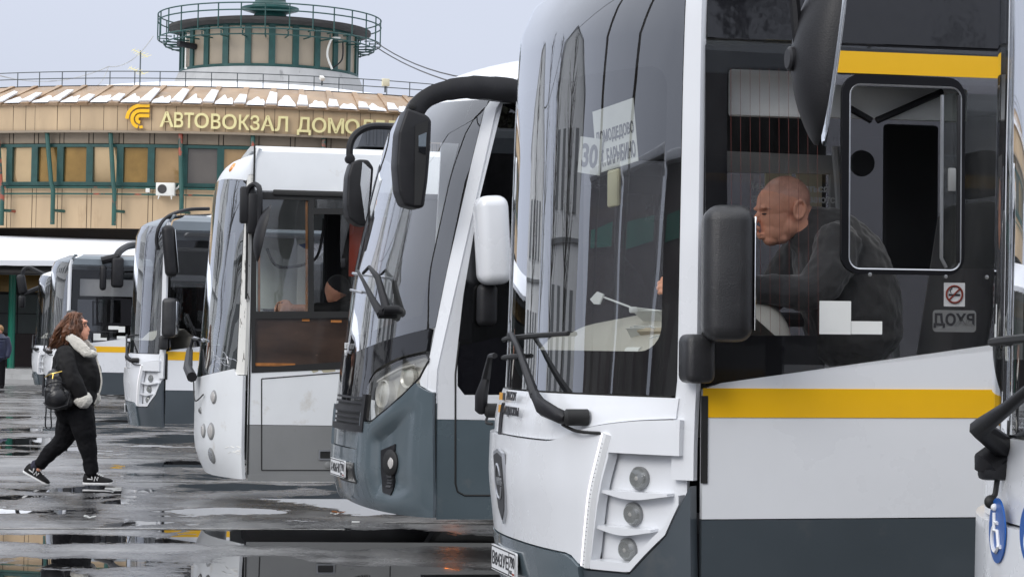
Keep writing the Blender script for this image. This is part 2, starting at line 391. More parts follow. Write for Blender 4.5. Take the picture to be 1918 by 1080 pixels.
# ------------------------------------------------------------------ ground
def ground_material():
    m, nt = newmat('wet asphalt')
    P = nd(nt, 'ShaderNodeTexCoord').outputs['Object']
    def nz(scale, detail=5.0, stretch=(1, 1, 1), rough=0.6, vec=None):
        mp = nd(nt, 'ShaderNodeMapping', {'Vector': vec or P, 'Scale': stretch}).outputs[0]
        return nd(nt, 'ShaderNodeTexNoise', {'Vector': mp, 'Scale': scale, 'Detail': detail, 'Roughness': rough}).outputs[0]
    def ramp(x, a, b, lo=0.0, hi=1.0): return nd(nt, 'ShaderNodeMapRange', {0: x, 1: a, 2: b, 3: lo, 4: hi}).outputs[0]
    big = nz(0.28, 4.0, (0.9, 1.0, 1), 0.5)
    med = nz(0.95, 10.0, (1.15, 1.0, 1), 0.68)
    mixn = mathn(nt, 'ADD', mathn(nt, 'MULTIPLY', big, 0.45), mathn(nt, 'MULTIPLY', med, 0.55))
    field = mathn(nt, 'MULTIPLY_ADD', mixn, 4.5, -2.45)          # scattered puddles of their own
    for (px0, py0, px1, py1, amp) in PUDDLES:
        a, b = on_ground(px0, (py0 + py1) / 2), on_ground(px1, (py0 + py1) / 2)
        c, d = on_ground((px0 + px1) / 2, py0), on_ground((px0 + px1) / 2, py1)
        cx, cy = (a.x + b.x) / 2, (c.y + d.y) / 2
        rx, ry = abs(b.x - a.x) / 2, abs(c.y - d.y) / 2
        q = nd(nt, 'ShaderNodeMapping', {'Vector': P, 'Location': (-cx / rx, -cy / ry, 0), 'Scale': (1 / rx, 1 / ry, 0)}).outputs[0]
        ln = nd(nt, 'ShaderNodeVectorMath', {0: q}, operation='LENGTH').outputs['Value']
        f = mathn(nt, 'MULTIPLY', mathn(nt, 'SUBTRACT', 1.05, ln), amp)
        f = mathn(nt, 'ADD', f, mathn(nt, 'MULTIPLY_ADD', med, 3.4, -1.7))
        field = mathn(nt, 'MAXIMUM', field, f)
    pud = ramp(field, 0.0, 0.05)
    damp = ramp(field, -0.60, 0.0)
    grain_glint = nz(38, 4.0, (1, 1, 1), 0.7)
    agg = nd(nt, 'ShaderNodeTexVoronoi', {'Vector': P, 'Scale': 42.0}).outputs['Distance']
    mid = nz(2.2, 8.0, (1, 1, 1), 0.65)
    dry = mixc(nt, ramp(mid, 0.35, 0.65), (0.12, 0.12, 0.123, 1), (0.24, 0.238, 0.234, 1))  # wet sheen of the yard put into the colour as paler patches
    dry = mixc(nt, ramp(grain_glint, 0.50, 0.72, 0.0, 0.75), dry, (0.50, 0.495, 0.49, 1))  # glints of the wet aggregate painted as pale specks
    dry = mixc(nt, ramp(nz(13, 6.0, (1, 1, 1), 0.75), 0.52, 0.66, 0.0, 0.55), dry, (0.055, 0.054, 0.053, 1))
    wet = mixc(nt, damp, dry, (0.030, 0.029, 0.029, 1))
    colr = mixc(nt, pud, wet, (0.010, 0.010, 0.011, 1))
    ro = ramp(nz(1.3, 8.0, (1, 1, 1), 0.7), 0.30, 0.70, 0.24, 0.52)
    ro = mathn(nt, 'MULTIPLY', ro, mathn(nt, 'MULTIPLY_ADD', damp, -0.50, 1.0))
    ro = nd(nt, 'ShaderNodeMix', {0: pud, 2: ro, 3: 0.010}, data_type='FLOAT').outputs[0]
    dryamt = mathn(nt, 'SUBTRACT', 1.0, pud)
    hgt = mathn(nt, 'ADD', mathn(nt, 'MULTIPLY', agg, 0.6), mathn(nt, 'MULTIPLY', nz(9, 4.0), 1.2))
    bp = nd(nt, 'ShaderNodeBump', {'Height': hgt, 'Strength': mathn(nt, 'MULTIPLY', dryamt, 0.16), 'Distance': 0.02}).outputs[0]
    b = nd(nt, 'ShaderNodeBsdfPrincipled', {'Base Color': colr, 'Roughness': ro, 'Normal': bp, 'Specular IOR Level': 0.5, 'IOR': 1.5})
    nd(nt, 'ShaderNodeOutputMaterial', {'Surface': b.outputs[0]})
    return m
PUDDLES = [(300, 990, 960, 1026, 1.2), (560, 903, 1000, 962, 1.2), (330, 1040, 620, 1110, 1.0), (620, 1060, 960, 1110, 1.0),
           (-60, 1000, 330, 1016, 1.0), (40, 1045, 330, 1062, 0.9), (310, 905, 560, 918, 1.0), (-20, 818, 110, 834, 1.0), (310, 950, 560, 962, 0.9),
           (210, 770, 420, 800, 1.0), (230, 812, 420, 835, 1.0), (280, 862, 480, 876, 0.9), (60, 912, 260, 924, 0.7), (-80, 1066, 200, 1090, 1.0)]
bm = bmesh.new()
S_ = 900
for i in range(13):
    for j in range(13):
        pass
bmesh.ops.create_grid(bm, x_segments=24, y_segments=24, size=S_)
tag(obj('ground', bm, ground_material(), smooth=False), 'wet dark asphalt yard of the bus station with puddles', 'ground', kind='structure')

def worn_paint(name, col):
    m, nt = newmat(name)
    P = nd(nt, 'ShaderNodeTexCoord').outputs['Object']
    n = nd(nt, 'ShaderNodeTexNoise', {'Vector': P, 'Scale': 5.0, 'Detail': 10.0, 'Roughness': 0.75}).outputs[0]
    f = nd(nt, 'ShaderNodeMapRange', {0: n, 1: 0.40, 2: 0.62}).outputs[0]
    c = mixc(nt, f, c4(col), (0.05, 0.05, 0.05, 1))
    b = nd(nt, 'ShaderNodeBsdfPrincipled', {'Base Color': c, 'Roughness': 0.22})
    nd(nt, 'ShaderNodeOutputMaterial', {'Surface': b.outputs[0]})
    return m
M['linewhite'] = worn_paint('worn white road paint', (0.52, 0.51, 0.48))
M['lineyellow'] = worn_paint('worn yellow road paint', (0.55, 0.36, 0.05))
YAW = R(11.0)
AX = Vector((math.cos(YAW), math.sin(YAW), 0))     # along the buses, towards their rears
AY = Vector((-math.sin(YAW), math.cos(YAW), 0))    # across the bays, away from the camera
bm = bmesh.new()
for (px, py, l0, l1, wd) in [(815, 979, -0.4, 9, 0.10), (470, 903, -1.2, 10, 0.10), (330, 858, -3, 10, 0.10), (250, 836, -4, 2.2, 0.09), (220, 800, -3.5, 10, 0.1), (160, 775, -5, 10, 0.1), (90, 742, -6, 10, 0.1), (180, 990, -3, 1.8, 0.08)]:
    g = on_ground(px, py)
    seg = [l0 + (l1 - l0) * k / 16 for k in range(17)]
    q = []
    for s in seg:
        c = g + AX * s
        q.append((bm.verts.new(c - AY * (wd / 2 + rng.uniform(-.012, .012)) + Vector((0, 0, .004))), bm.verts.new(c + AY * (wd / 2 + rng.uniform(-.012, .012)) + Vector((0, 0, .004)))))
    for a, b in zip(q, q[1:]):
        bm.faces.new((a[0], b[0], b[1], a[1]))
tag(obj('road_markings', bm, 'linewhite', smooth=False), 'worn white bay lines painted on the wet asphalt', 'road markings', kind='structure')

# ------------------------------------------------------------------ the round bus station
def beige(name, k, a=0.10):
    return pbr(name, (0.42 * k, 0.305 * k, 0.185 * k), 0.5, var=a, vscale=1.2, stretch=(1, 1, 0.25), spots=[((0.22, 0.13, 0.06), 1.4, 0.60, 0.25), ((0.20, 0.16, 0.12), 9, 0.72, 0.1)])
M['panel'] = beige('tan wall panel', 1.08)
M['fascia'] = beige('tan fascia panel', 1.10, 0.14)
M['mansard'] = pbr('rusty tan roof sheet', (0.36, 0.255, 0.165), 0.55, var=0.2, vscale=1.0, stretch=(1, 1, 0.3), spots=[((0.27, 0.14, 0.055), 1.3, 0.52, 0.3), ((0.40, 0.37, 0.33), 2.2, 0.60, 0.2)])
M['strip'] = pbr('greyish tan strip', (0.27, 0.215, 0.155), 0.6, var=0.1)
M['seam'] = pbr('dark panel joint', (0.03, 0.022, 0.016), 0.8)
M['green'] = pbr('dark green frame paint', (0.008, 0.052, 0.046), 0.45, var=0.25, vscale=4, spots=[((0.25, 0.06, 0.035), 2.6, 0.70, 0.05)])
M['greenrust'] = pbr('rusty green strut paint', (0.016, 0.075, 0.062), 0.5, var=0.2, vscale=3, spots=[((0.30, 0.065, 0.035), 1.1, 0.56, 0.05)])
M['brightgreen'] = pbr('bright green column paint', (0.0, 0.17, 0.105), 0.35, coat=0.3, var=0.08)
M['amber1'] = pbr('amber mirror film', (0.36, 0.235, 0.115), 0.10, metal=0.45, var=0.18, vscale=0.9, spots=[((0.22, 0.125, 0.03), 0.7, 0.55, 0.12)])
M['amber2'] = pbr('brown mirror film', (0.26, 0.155, 0.045), 0.14, metal=0.4, var=0.2, vscale=1.6)
M['amber3'] = pbr('pale mirror film', (0.50, 0.36, 0.20), 0.08, metal=0.5, var=0.08, vscale=1)
M['greypane'] = pbr('grey mirror pane', (0.13, 0.115, 0.10), 0.10, metal=0.4, var=0.12, vscale=1)
M['lanternpane'] = pbr('tan blind pane', (0.27, 0.225, 0.165), 0.35, var=0.12, vscale=1.2, stretch=(1, 1, .3))
M['snow'] = pbr('snow', (0.86, 0.88, 0.92), 0.8, var=0.02, vscale=2, bump=0.3, bscale=6)
M['thinsnow'] = pbr('melting snow', (0.80, 0.82, 0.85), 0.7, var=0.08, vscale=6, bump=0.3, bscale=14, spots=[((0.50, 0.41, 0.33), 5, 0.54, 0.12), ((0.40, 0.30, 0.21), 11, 0.64, 0.05)])
M['concrete'] = pbr('stained pale concrete', (0.40, 0.40, 0.395), 0.8, var=0.15, vscale=1.2, stretch=(1, 1, 0.35), spots=[((0.13, 0.13, 0.13), 1.7, 0.60, 0.12)])
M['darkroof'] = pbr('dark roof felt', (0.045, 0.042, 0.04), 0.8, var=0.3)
M['rail'] = pbr('grey green rail paint', (0.06, 0.075, 0.08), 0.5)
M['greywall'] = pbr('grey cladding panel', (0.115, 0.135, 0.130), 0.5, var=0.1)
M['plinth'] = pbr('dark red stone plinth', (0.055, 0.035, 0.032), 0.5, var=0.2)
M['signgold'] = pbr('pale gold letters', (0.74, 0.66, 0.33), 0.4, var=0.05)
M['signedge'] = pbr('gold letter sides', (0.40, 0.30, 0.08), 0.5)
M['signyellow'] = pbr('yellow emblem', (0.85, 0.47, 0.01), 0.35)
M['acwhite'] = pbr('off white enamel', (0.68, 0.67, 0.62), 0.4, var=0.06)
BX, BY, BR = -11.1, 94.0, 17.0
station = thing('bus_station', 'round tan bus station with amber windows, snowy roof and glazed lantern on top', 'bus station', Matrix.Translation((BX, BY, 0)))
def cyl(a, r, z): return Vector((r * math.sin(a), -r * math.cos(a), z))
def cyl_at(px, py, r):
    d = ray(px, py)
    ox, oy = CAMP.x - BX, CAMP.y - BY
    A = d.x ** 2 + d.y ** 2; B = 2 * (ox * d.x + oy * d.y); C = ox * ox + oy * oy - r * r
    t = (-B - math.sqrt(max(0, B * B - 4 * A * C))) / (2 * A)
    p = CAMP + d * t
    return math.atan2(p.x - BX, -(p.y - BY)), p.z
def band(bm, a0, a1, prof, n):
    """Sweep a (radius, height) profile through the angles a0..a1."""
    prev = None
    for i in range(n + 1):
        a = a0 + (a1 - a0) * i / n
        cur = [bm.verts.new(cyl(a, r, z)) for r, z in prof]
        if prev:
            for k in range(len(prof) - 1): bm.faces.new((prev[k], cur[k], cur[k + 1], prev[k + 1]))
        prev = cur
    return bm
A0, A1 = R(-75), R(75)
ZF0, ZF1, ZM1, ZW0, ZW1, ZL0 = 8.18, 9.05, 9.86, 6.39, 7.77, 5.0
# plain core behind the panels, closed all round
bm = bmesh.new(); band(bm, 0, 2 * PI, [(16.2, 0.4), (16.2, ZL0), (16.85, ZL0), (16.85, ZW0), (16.6, ZW0), (16.6, ZW1), (16.85, ZW1), (16.85, ZF0), (17.1, ZF0 + .02), (17.1, ZF1)], 90)
obj('core_wall', bm, 'seam', station)
def panels(name, mat, r, z0, z1, edges, gap=0.012):
    bm = bmesh.new()
    for a, b in zip(edges, edges[1:]):
        n = 2
        band(bm, a + gap / r, b - gap / r, [(r - .06, z0), (r + rng.uniform(-.006, .006), z0), (r + rng.uniform(-.006, .006), z1), (r - .06, z1)], n)
    return obj(name, bm, mat, station)
mull_px = [18, 65, 113, 168, 225, 283, 345, 413, 480, 548, 616, 684, 750, 815]
mull = [cyl_at(x, 310, BR)[0] for x in mull_px]
st = mull[1] - mull[0]
while mull[0] > A0 + st: mull.insert(0, mull[0] - 0.055)
while mull[-1] < A1 - st: mull.append(mull[-1] + 0.07)
joint = []
for a in mull: joint += [a - 0.0045, a + 0.0045]
panels('wall_panels', 'panel', BR - .02, ZL0, ZW0 - .05, joint, 0.010)
panels('upper_strip', 'strip', BR - .08, ZW1 + .03, ZF0 - .02, joint, 0.014)
fe = [A0 + (A1 - A0) * i / 56 for i in range(57)]
fj = []
for i, a in enumerate(fe): fj += [a, a + 0.027] if i % 2 else [a]
fj = sorted(fj)
panels('fascia', 'fascia', BR + .2, ZF0, ZF1, fj, 0.008)
bm = bmesh.new(); band(bm, A0, A1, [(BR + .1, ZF0 - .05), (BR + .26, ZF0 - .05), (BR + .26, ZF0 + .02)], 70)
obj('fascia_drip', bm, 'strip', station)
# windows: frame and pane each
for i, (a, b) in enumerate(zip(mull, mull[1:])):
    if a < R(-52) or b > R(34): continue
    bm = bmesh.new()
    fwid = 0.012
    plate(bm, [(a, ZW0), (b, ZW0), (b, ZW1), (a, ZW1)], lambda x, z: cyl(x, BR + .03, z), lambda x, z: cyl(x, BR - .14, z),
          [[(a + fwid * .55, ZW0 + .13), (b - fwid * .55, ZW0 + .13), (b - fwid * .55, ZW1 - .10), (a + fwid * .55, ZW1 - .10)]])
    fr = obj('window', bm, 'green', station, smooth=False)
    bm = bmesh.new()
    t = rng.uniform(-.02, .02)
    band(bm, a + fwid * .4, b - fwid * .4, [(BR - .09 + t, ZW0 + .1), (BR - .09 - t, ZW1 - .07)], 1)
    obj('pane', bm, rng.choice(['amber1', 'amber1', 'amber2', 'amber3', 'amber3', 'amber1', 'amber3', 'greypane']) if i != 13 else 'greypane', fr, smooth=False)
# sills and pipes
bm = bmesh.new()
for r, z, t in ((BR + .10, 6.33, .035), (BR + .12, 6.12, .03)):
    tube(bm, [cyl(A0 + (A1 - A0) * k / 80, r, z) for k in range(81)], t, 6)
obj('pipe_rail', bm, 'greenrust', station)
for (x0, x1, y1) in [(-8, 3, 422), (85, 98, 420), (205, 213, 422), (337, 340, 380), (474, 470, 420), (608, 600, 420), (740, 727, 420)]:
    a0, _ = cyl_at(x0, 250, BR + .2); a1, z1 = cyl_at(x1, y1, BR + .45)
    am = a0 + (a1 - a0) * .8
    bm = bmesh.new(); tube(bm, [cyl(a0, BR + .1, ZF0 + .03), cyl(am, BR + .42, 6.45), cyl(a1, BR + .45, 6.2), cyl(a1, BR + .45, z1 if x0 != 337 else 5.5)], .075, 8)
    tube(bm, [cyl(a1, BR + .45, 5.55), cyl(a1 + .012, BR - .02, 5.55)], .05, 6)
    obj('strut', bm, 'greenrust', station)
# mansard with standing ribs and melting snow
bm = bmesh.new(); band(bm, A0, A1, [(BR + .18, ZF1 - .03), (BR + .36, ZF1), (BR - .7, ZF1 + .47), (BR - 1.65, ZM1), (BR - 2.0, ZM1 + .03)], 90)
obj('mansard_roof', bm, 'mansard', station)
NR = 44
bmr, bms = bmesh.new(), bmesh.new()
for i in range(NR + 1):
    a = A0 + (A1 - A0) * i / NR
    skew = 0.012
    for (sa, r0, z0, r1, z1, wd) in ((skew, BR + .39, ZF1 + .015, BR - 1.62, ZM1 + .01, .009),):
        v = []
        for (aa, r, z) in ((a - wd, r0, z0), (a + wd, r0, z0), (a + wd + sa, r1, z1), (a - wd * .2 + sa, r1, z1)):
            v.append(bmr.verts.new(cyl(aa, r + .05, z + .03)))
        u = [bmr.verts.new(q.co + Vector((0, .14, -.08))) for q in v]
        bmr.faces.new(v)
        for k in range(4): bmr.faces.new((v[k], u[k], u[(k + 1) % 4], v[(k + 1) % 4]))
    # snow on the rib and in the pan beside it
    def onman(aa, t, up=0.06): return cyl(aa + skew * t, BR + .39 - 2.01 * t + up * .4, ZF1 + .015 + .83 * t + .05 * math.sin(PI * t) + up)
    amt = 0.55 + 0.75 * math.exp(-((a - R(2)) / R(22)) ** 2)
    top = rng.uniform(.30, .62) * (0.4 + .5 * amt)
    f = [bms.verts.new(onman(aa, t, .095)) for aa, t in ((a - .0105, .03), (a + .0105, .03), (a + .0105, top * rng.uniform(.85, 1)), (a - .004, top))]
    g = [bms.verts.new(q.co + Vector((0, .03, -.05))) for q in f]
    bms.faces.new(f)
    for k in range(4): bms.faces.new((f[k], g[k], g[(k + 1) % 4], f[(k + 1) % 4]))
    da = (A1 - A0) / NR
    n = 14
    lo, hi = [], []
    for k in range(n + 1):
        aa = a + .013 + (da - .026) * k / n
        h = amt * (.40 * math.sin(PI * (k + .4) / (n + .8)) ** .5) * (0.62 + .6 * noise.noise((aa * 90, i * 3.1, 0))) + .03
        lo.append(bms.verts.new(onman(aa, .02, .03))); hi.append(bms.verts.new(onman(aa, max(.04, h), .03)))
    for k in range(n): bms.faces.new((lo[k], lo[k + 1], hi[k + 1], hi[k]))
obj('roof_ribs', bmr, 'mansard', station, smooth=False)
obj('melting_snow', bms, 'thinsnow', station, smooth=False)
bm = bmesh.new(); band(bm, 0, 2 * PI, [(BR - 1.8, ZM1 + .05), (BR - 3.2, ZM1 + .18), (10, 10.5), (6, 11.1), (3.0, 11.3)], 80)
obj('snowy_roof', bm, 'snow', station)
bm = bmesh.new()
for k in range(47):
    a = A0 + (A1 - A0) * k / 46
    tube(bm, [cyl(a, BR - 1.8, ZM1), cyl(a, BR - 1.8, ZM1 + .52)], .018, 5)
for z in (.29, .52):
    tube(bm, [cyl(A0 + (A1 - A0) * k / 92, BR - 1.8, ZM1 + z) for k in range(93)], .017, 5)
obj('roof_railing', bm, 'rail', station)
# lantern
TX, TY = 1.2, 0.0
lt = Matrix.Translation((TX, TY, 0))
def lcyl(a, r, z): return cyl(a, r, z) + Vector((TX, TY, 0))
def lband(bm, prof, n=64):
    prev = None; first = None
    for i in range(n):
        a = 2 * PI * i / n
        cur = [bm.verts.new(lcyl(a, r, z)) for r, z in prof]
        if prev:
            for k in range(len(prof) - 1): bm.faces.new((prev[k], cur[k], cur[k + 1], prev[k + 1]))
        else: first = cur
        prev = cur
    for k in range(len(prof) - 1): bm.faces.new((prev[k], first[k], first[k + 1], prev[k + 1]))
    return bm
bm = lband(bmesh.new(), [(3.82, 10.8), (3.80, 11.55), (3.62, 11.98), (3.4, 12.02)])
obj('lantern_drum', bm, 'concrete', station)
bm = lband(bmesh.new(), [(3.38, 11.95), (3.38, 13.75)]); obj('lantern_core', bm, 'seam', station)
NL = 24
for i in range(NL):
    a, b = 2 * PI * (i - .5) / NL, 2 * PI * (i + .5) / NL
    if math.cos((a + b) / 2) < -0.1: continue
    bm = bmesh.new()
    plate(bm, [(a, 11.98), (b, 11.98), (b, 13.66), (a, 13.66)], lambda x, z: lcyl(x, 3.58, z), lambda x, z: lcyl(x, 3.44, z),
          [[(a + .035, 12.1), (b - .035, 12.1), (b - .035, 13.57), (a + .035, 13.57)]])
    fr = obj('lantern_window', bm, 'green', station, smooth=False)
    bm = bmesh.new()
    v = [bm.verts.new(lcyl(x, 3.50, z)) for x, z in ((a + .03, 12.05), (b - .03, 12.05), (b - .03, 13.6), (a + .03, 13.6))]; bm.faces.new(v)
    obj('pane', bm, 'lanternpane', fr, smooth=False)
bm = lband(bmesh.new(), [(3.40, 13.64), (3.75, 13.66), (4.05, 13.74), (4.05, 13.86), (3.2, 13.98), (1.2, 14.15)])
obj('lantern_eave', bm, ['darkroof'], station)
bm = lband(bmesh.new(), [(3.3, 13.99), (1.1, 14.24)]); obj('lantern_snow', bm, 'snow', station)
bm = bmesh.new()
for r, z in ((4.45, 14.32), (4.45, 14.05), (4.45, 13.35), (4.2, 13.15)):
    tube(bm, [lcyl(2 * PI * k / 72, r, z) for k in range(72)], .029, 5, closed=True)
for k in range(30):
    a = 2 * PI * (k + .3) / 30
    tube(bm, [lcyl(a, 4.45, 14.32), lcyl(a, 4.45, 13.35), lcyl(a, 4.0, 13.35)], .028, 5)
    tube(bm, [lcyl(a, 4.2, 13.3), lcyl(a, 4.2, 13.12), lcyl(a, 3.55, 13.12)], .03, 5)
obj('lantern_railing', bm, 'green', station)
bm = lband(bmesh.new(), [(0.55, 14.05), (0.75, 14.28), (0.62, 14.5), (1.0, 14.62), (1.15, 14.66), (1.15, 14.74), (.8, 14.8), (.62, 15.0), (.60, 15.3), (.1, 15.35)], 32)
obj('lantern_cap', bm, 'green', station)
# loose duct and white hose on the lantern
bm = bmesh.new(); tube(bm, [lcyl(-.86, 3.5, 12.85), lcyl(-.86, 4.3, 12.9)], .12, 10); obj('exhaust_duct', bm, 'blackp', station)
bm = bmesh.new(); tube(bm, spline([lcyl(.92, 3.75, 13.3), lcyl(.80, 3.75, 13.2), lcyl(.75, 3.72, 12.6), lcyl(.83, 3.68, 12.05)], 6), .045, 6); obj('white_hose', bm, 'acwhite', station)
bm = bmesh.new(); tube(bm, spline([lcyl(.98, 3.72, 13.2), lcyl(.98, 3.7, 12.5), lcyl(.85, 3.68, 12.1)], 6), .03, 6); obj('black_hose', bm, 'blackp', station)
bm = bmesh.new()
plate(bm, [(0, 0), (.42, 0), (.42, 1.35), (0, 1.35)], lambda x, z: Vector((x, 0, z)), lambda x, z: Vector((x, .06, z)), [[(.06, .06), (.36, .06), (.36, 1.29), (.06, 1.29)]])
xform(bm, Matrix.Translation(lcyl(-1.05, 3.62, 12.03)) @ Matrix.Rotation(R(-30), 4, 'Z'))
obj('open_casement', bm, 'acwhite', station, smooth=False)
# dark undercroft, platform and lower wall
bm = bmesh.new(); band(bm, A0, A1, [(16.1, 4.0), (16.1, ZL0 - .02), (16.9, ZL0 - .02)], 40); obj('undercroft', bm, 'seam', station)

# letters and emblem of the sign
sign = thing('station_sign', 'pale gold Cyrillic letters and yellow arc emblem on the tan fascia', 'sign', Matrix.Translation((BX, BY, 0)))
SR = BR + .30
def on_sign(px, py):
    a, z = cyl_at(px, py, SR)
    ex = Vector((math.cos(a), math.sin(a), 0))
    return frame3(cyl(a, SR, z), ex, (0, 0, 1))
words_px = [('А', 299, 325), ('В', 326, 343), ('Т', 345, 363), ('О', 364, 391), ('В', 395, 413), ('О', 416, 443), ('К', 447, 467), ('З', 468, 486), ('А', 488, 514), ('Л', 515, 539),
            ('Д', 556, 582), ('О', 584, 611), ('М', 614, 644), ('О', 646, 673), ('Д', 675, 701), ('Е', 704, 720), ('Д', 722, 748), ('О', 750, 777), ('В', 780, 798), ('О', 801, 828)]
for ch, x0, x1 in words_px:
    base = 238 + (x0 - 299) * 0.038
    bm = text_bm(ch, 0.66, 0.05, 0.012)
    xs = [v.co.x for v in bm.verts]; ys = [v.co.y for v in bm.verts]
    w0, h0 = max(xs) - min(xs), max(ys) - min(ys)
    pm = on_sign((x0 + x1) / 2, base)
    a0, _ = cyl_at(x0, base, SR); a1, _ = cyl_at(x1, base, SR)
    wid = (a1 - a0) * SR
    hh = 0.50 if ch not in 'Д' else 0.60
    sx_ = wid / w0; sy_ = hh / h0
    cx = (max(xs) + min(xs)) / 2; by = min(ys)
    T = Matrix.Diagonal((sx_, sy_, 1, 1)) @ Matrix.Translation((-cx, -by - (0.0), 0))
    xform(bm, T)
    if ch == 'Д': xform(bm, Matrix.Translation((0, -.1, 0)))
    obj('letter', bm, 'signgold', sign, smooth=False, mw=pm)
bm = bmesh.new()
def bar(pts, wd, z0=0.0, z1=0.06):
    """Flat ribbon of constant width following 2-D points."""
    n = len(pts); L_, R_ = [], []
    for i in range(n):
        a = Vector(pts[max(0, i - 1)]); b = Vector(pts[min(n - 1, i + 1)])
        t = (b - a).normalized(); nn = Vector((-t.y, t.x))
        p = Vector(pts[i])
        L_.append(p + nn * wd / 2); R_.append(p - nn * wd / 2)
    out = L_ + list(reversed(R_))
    plate(bm, [(p.x, p.y) for p in out], lambda x, y: Vector((x, y, z1)), lambda x, y: Vector((x, y, z0)))
for r, x1 in ((.52, .36), (.32, .36), (.13, .36)):
    yt = r
    pts = [(x1, yt), (0.0, yt)] + [(-r * math.sin(R(t)), r * math.cos(R(t))) for t in range(15, 106, 15)]
    if r > .5: pts = pts[:-1]
    if r < .5: pts += [(-r * math.sin(R(t)), r * math.cos(R(t))) for t in range(120, 166 if r > .2 else 181, 15)]
    bar(pts, .135)
bar([(-.02, -.33), (.1, -.30)], .1)
pm = on_sign(262, 222)
obj('emblem', bm, 'signyellow', sign, smooth=False, mw=pm @ Matrix.Translation((.02, -.02, 0)) @ Matrix.Diagonal((.84, .84, 1, 1)))

# air conditioner, wall boxes, floodlight, camera, antennas
def on_wall(px, py, r):
    a, z = cyl_at(px, py, r)
    p = cyl(a, r, z) + Vector((BX, BY, 0))
    return frame3(p, (math.cos(a), math.sin(a), 0), (0, 0, 1))
ac = thing('air_conditioner', 'white air conditioner unit hung below the amber windows', 'air conditioner', on_wall(312, 366, BR + .05))
bm = bmesh.new(); box(bm, (0, .19, .16), (.62, .42, .28), .02); obj('casing', bm, 'acwhite', ac)
bm = bmesh.new(); lathe(bm, [(.15, 0), (.15, .012), (.03, .02)], 24, Matrix.Translation((-.1, .19, .30))); obj('fan_grille', bm, 'darkroof', ac)
bm = bmesh.new()
for s in (-.2, .2): tube(bm, [(s, -.03, .0), (s, -.03, .28)], .02, 5); tube(bm, [(s, -.03, .28), (s * 1.1, -.14, .34)], .02, 5)
obj('bracket', bm, 'acwhite', ac)
bm = bmesh.new(); tube(bm, spline([(.3, .2, .1), (.42, .3, .1), (.5, .5, .12), (.52, .9, .16), (.5, 1.25, .14)], 5), .035, 6); obj('hose', bm, 'acwhite', ac)
jb = bmesh.new(); box(jb, (0, 0, .07), (.14, .14, .12), .015)
tag(obj('junction_box', jb, 'acwhite', mw=on_wall(278, 357, BR + .02)), 'small white junction box left of the air conditioner', 'junction box')
fl = thing('floodlight', 'cream square floodlight standing on the roof railing', 'floodlight', on_wall(722, 165, BR - 1.8))
bm = bmesh.new(); box(bm, (0, .19, 0), (.26, .26, .12), .015); obj('housing', bm, 'cream', fl)
bm = bmesh.new(); tube(bm, [(0, .1, -.03), (0, -.15, -.03)], .03, 6); obj('post', bm, 'rail', fl)
sc_ = thing('security_camera', 'white security camera mounted on the roof railing', 'security camera', on_wall(603, 155, BR - 1.8))
bm = bmesh.new(); box(bm, (-.02, .14, .08), (.15, .13, .3), .03, Matrix.Rotation(R(20), 3, 'X').to_4x4()); obj('housing', bm, 'acwhite', sc_)
bm = bmesh.new(); tube(bm, [(0, .1, 0), (0, -.1, 0)], .03, 6); obj('bracket', bm, 'rail', sc_)
for k, (x0, y0, lab) in enumerate(((263, 100, 'upper gold television antenna on the mast behind the roof railing'), )):
    an = thing('roof_antenna', 'gold television antennas on a thin mast above the roof railing', 'antenna', Matrix.Translation(at_depth(262, 155, 84)))
    bm = bmesh.new(); tube(bm, [(0, 0, -.3), (0, 0, 1.15)], .025, 6); obj('mast', bm, 'rail', an)
    for (z, dx, tilt) in ((1.05, 0, -25), (.42, -.1, -22)):
        bm = bmesh.new()
        d = Vector((math.cos(R(tilt)), .3, math.sin(R(tilt))))
        tube(bm, [Vector((dx, 0, z)) - d * .3, Vector((dx, 0, z)) + d * .28], .018, 5)
        for q in range(6):
            c = Vector((dx, 0, z)) + d * (-.27 + .1 * q)
            tube(bm, [c - Vector((.12 + .02 * q, -.3, .02)), c + Vector((.12 + .02 * q, -.3, .02))], .010, 4)
        obj('antenna_array', bm, 'signgold', an)
def cable(name, label, pts, sag, r=.022, mat='blackp'):
    P = [Vector(p) for p in pts]; out = []
    for a, b in zip(P, P[1:]):
        for k in range(12):
            t = k / 12; q = a.lerp(b, t); q.z -= sag * 4 * t * (1 - t); out.append(q)
    out.append(P[-1])
    bm = bmesh.new(); tube(bm, out, r, 5)
    tag(obj(name, bm, mat), label, 'cable')
cable('overhead_cable', 'upper black cable running from the lantern down to the right', [at_depth(702, 78, 90), at_depth(1010, 150, 60)], .5)
cable('overhead_cable', 'lower black cable running from the lantern down to the right', [at_depth(704, 88, 90), at_depth(960, 175, 62)], .3)
cable('overhead_cable', 'slack cable falling from the lantern over the left roof edge', [at_depth(287, 68, 90), at_depth(203, 125, 84), at_depth(0, 142, 80)], .35, .02, 'concrete')
cable('overhead_cable', 'thin cable end hanging from the slack cable to the roof edge', [at_depth(203, 126, 84), at_depth(183, 160, 79)], .1, .016, 'concrete')

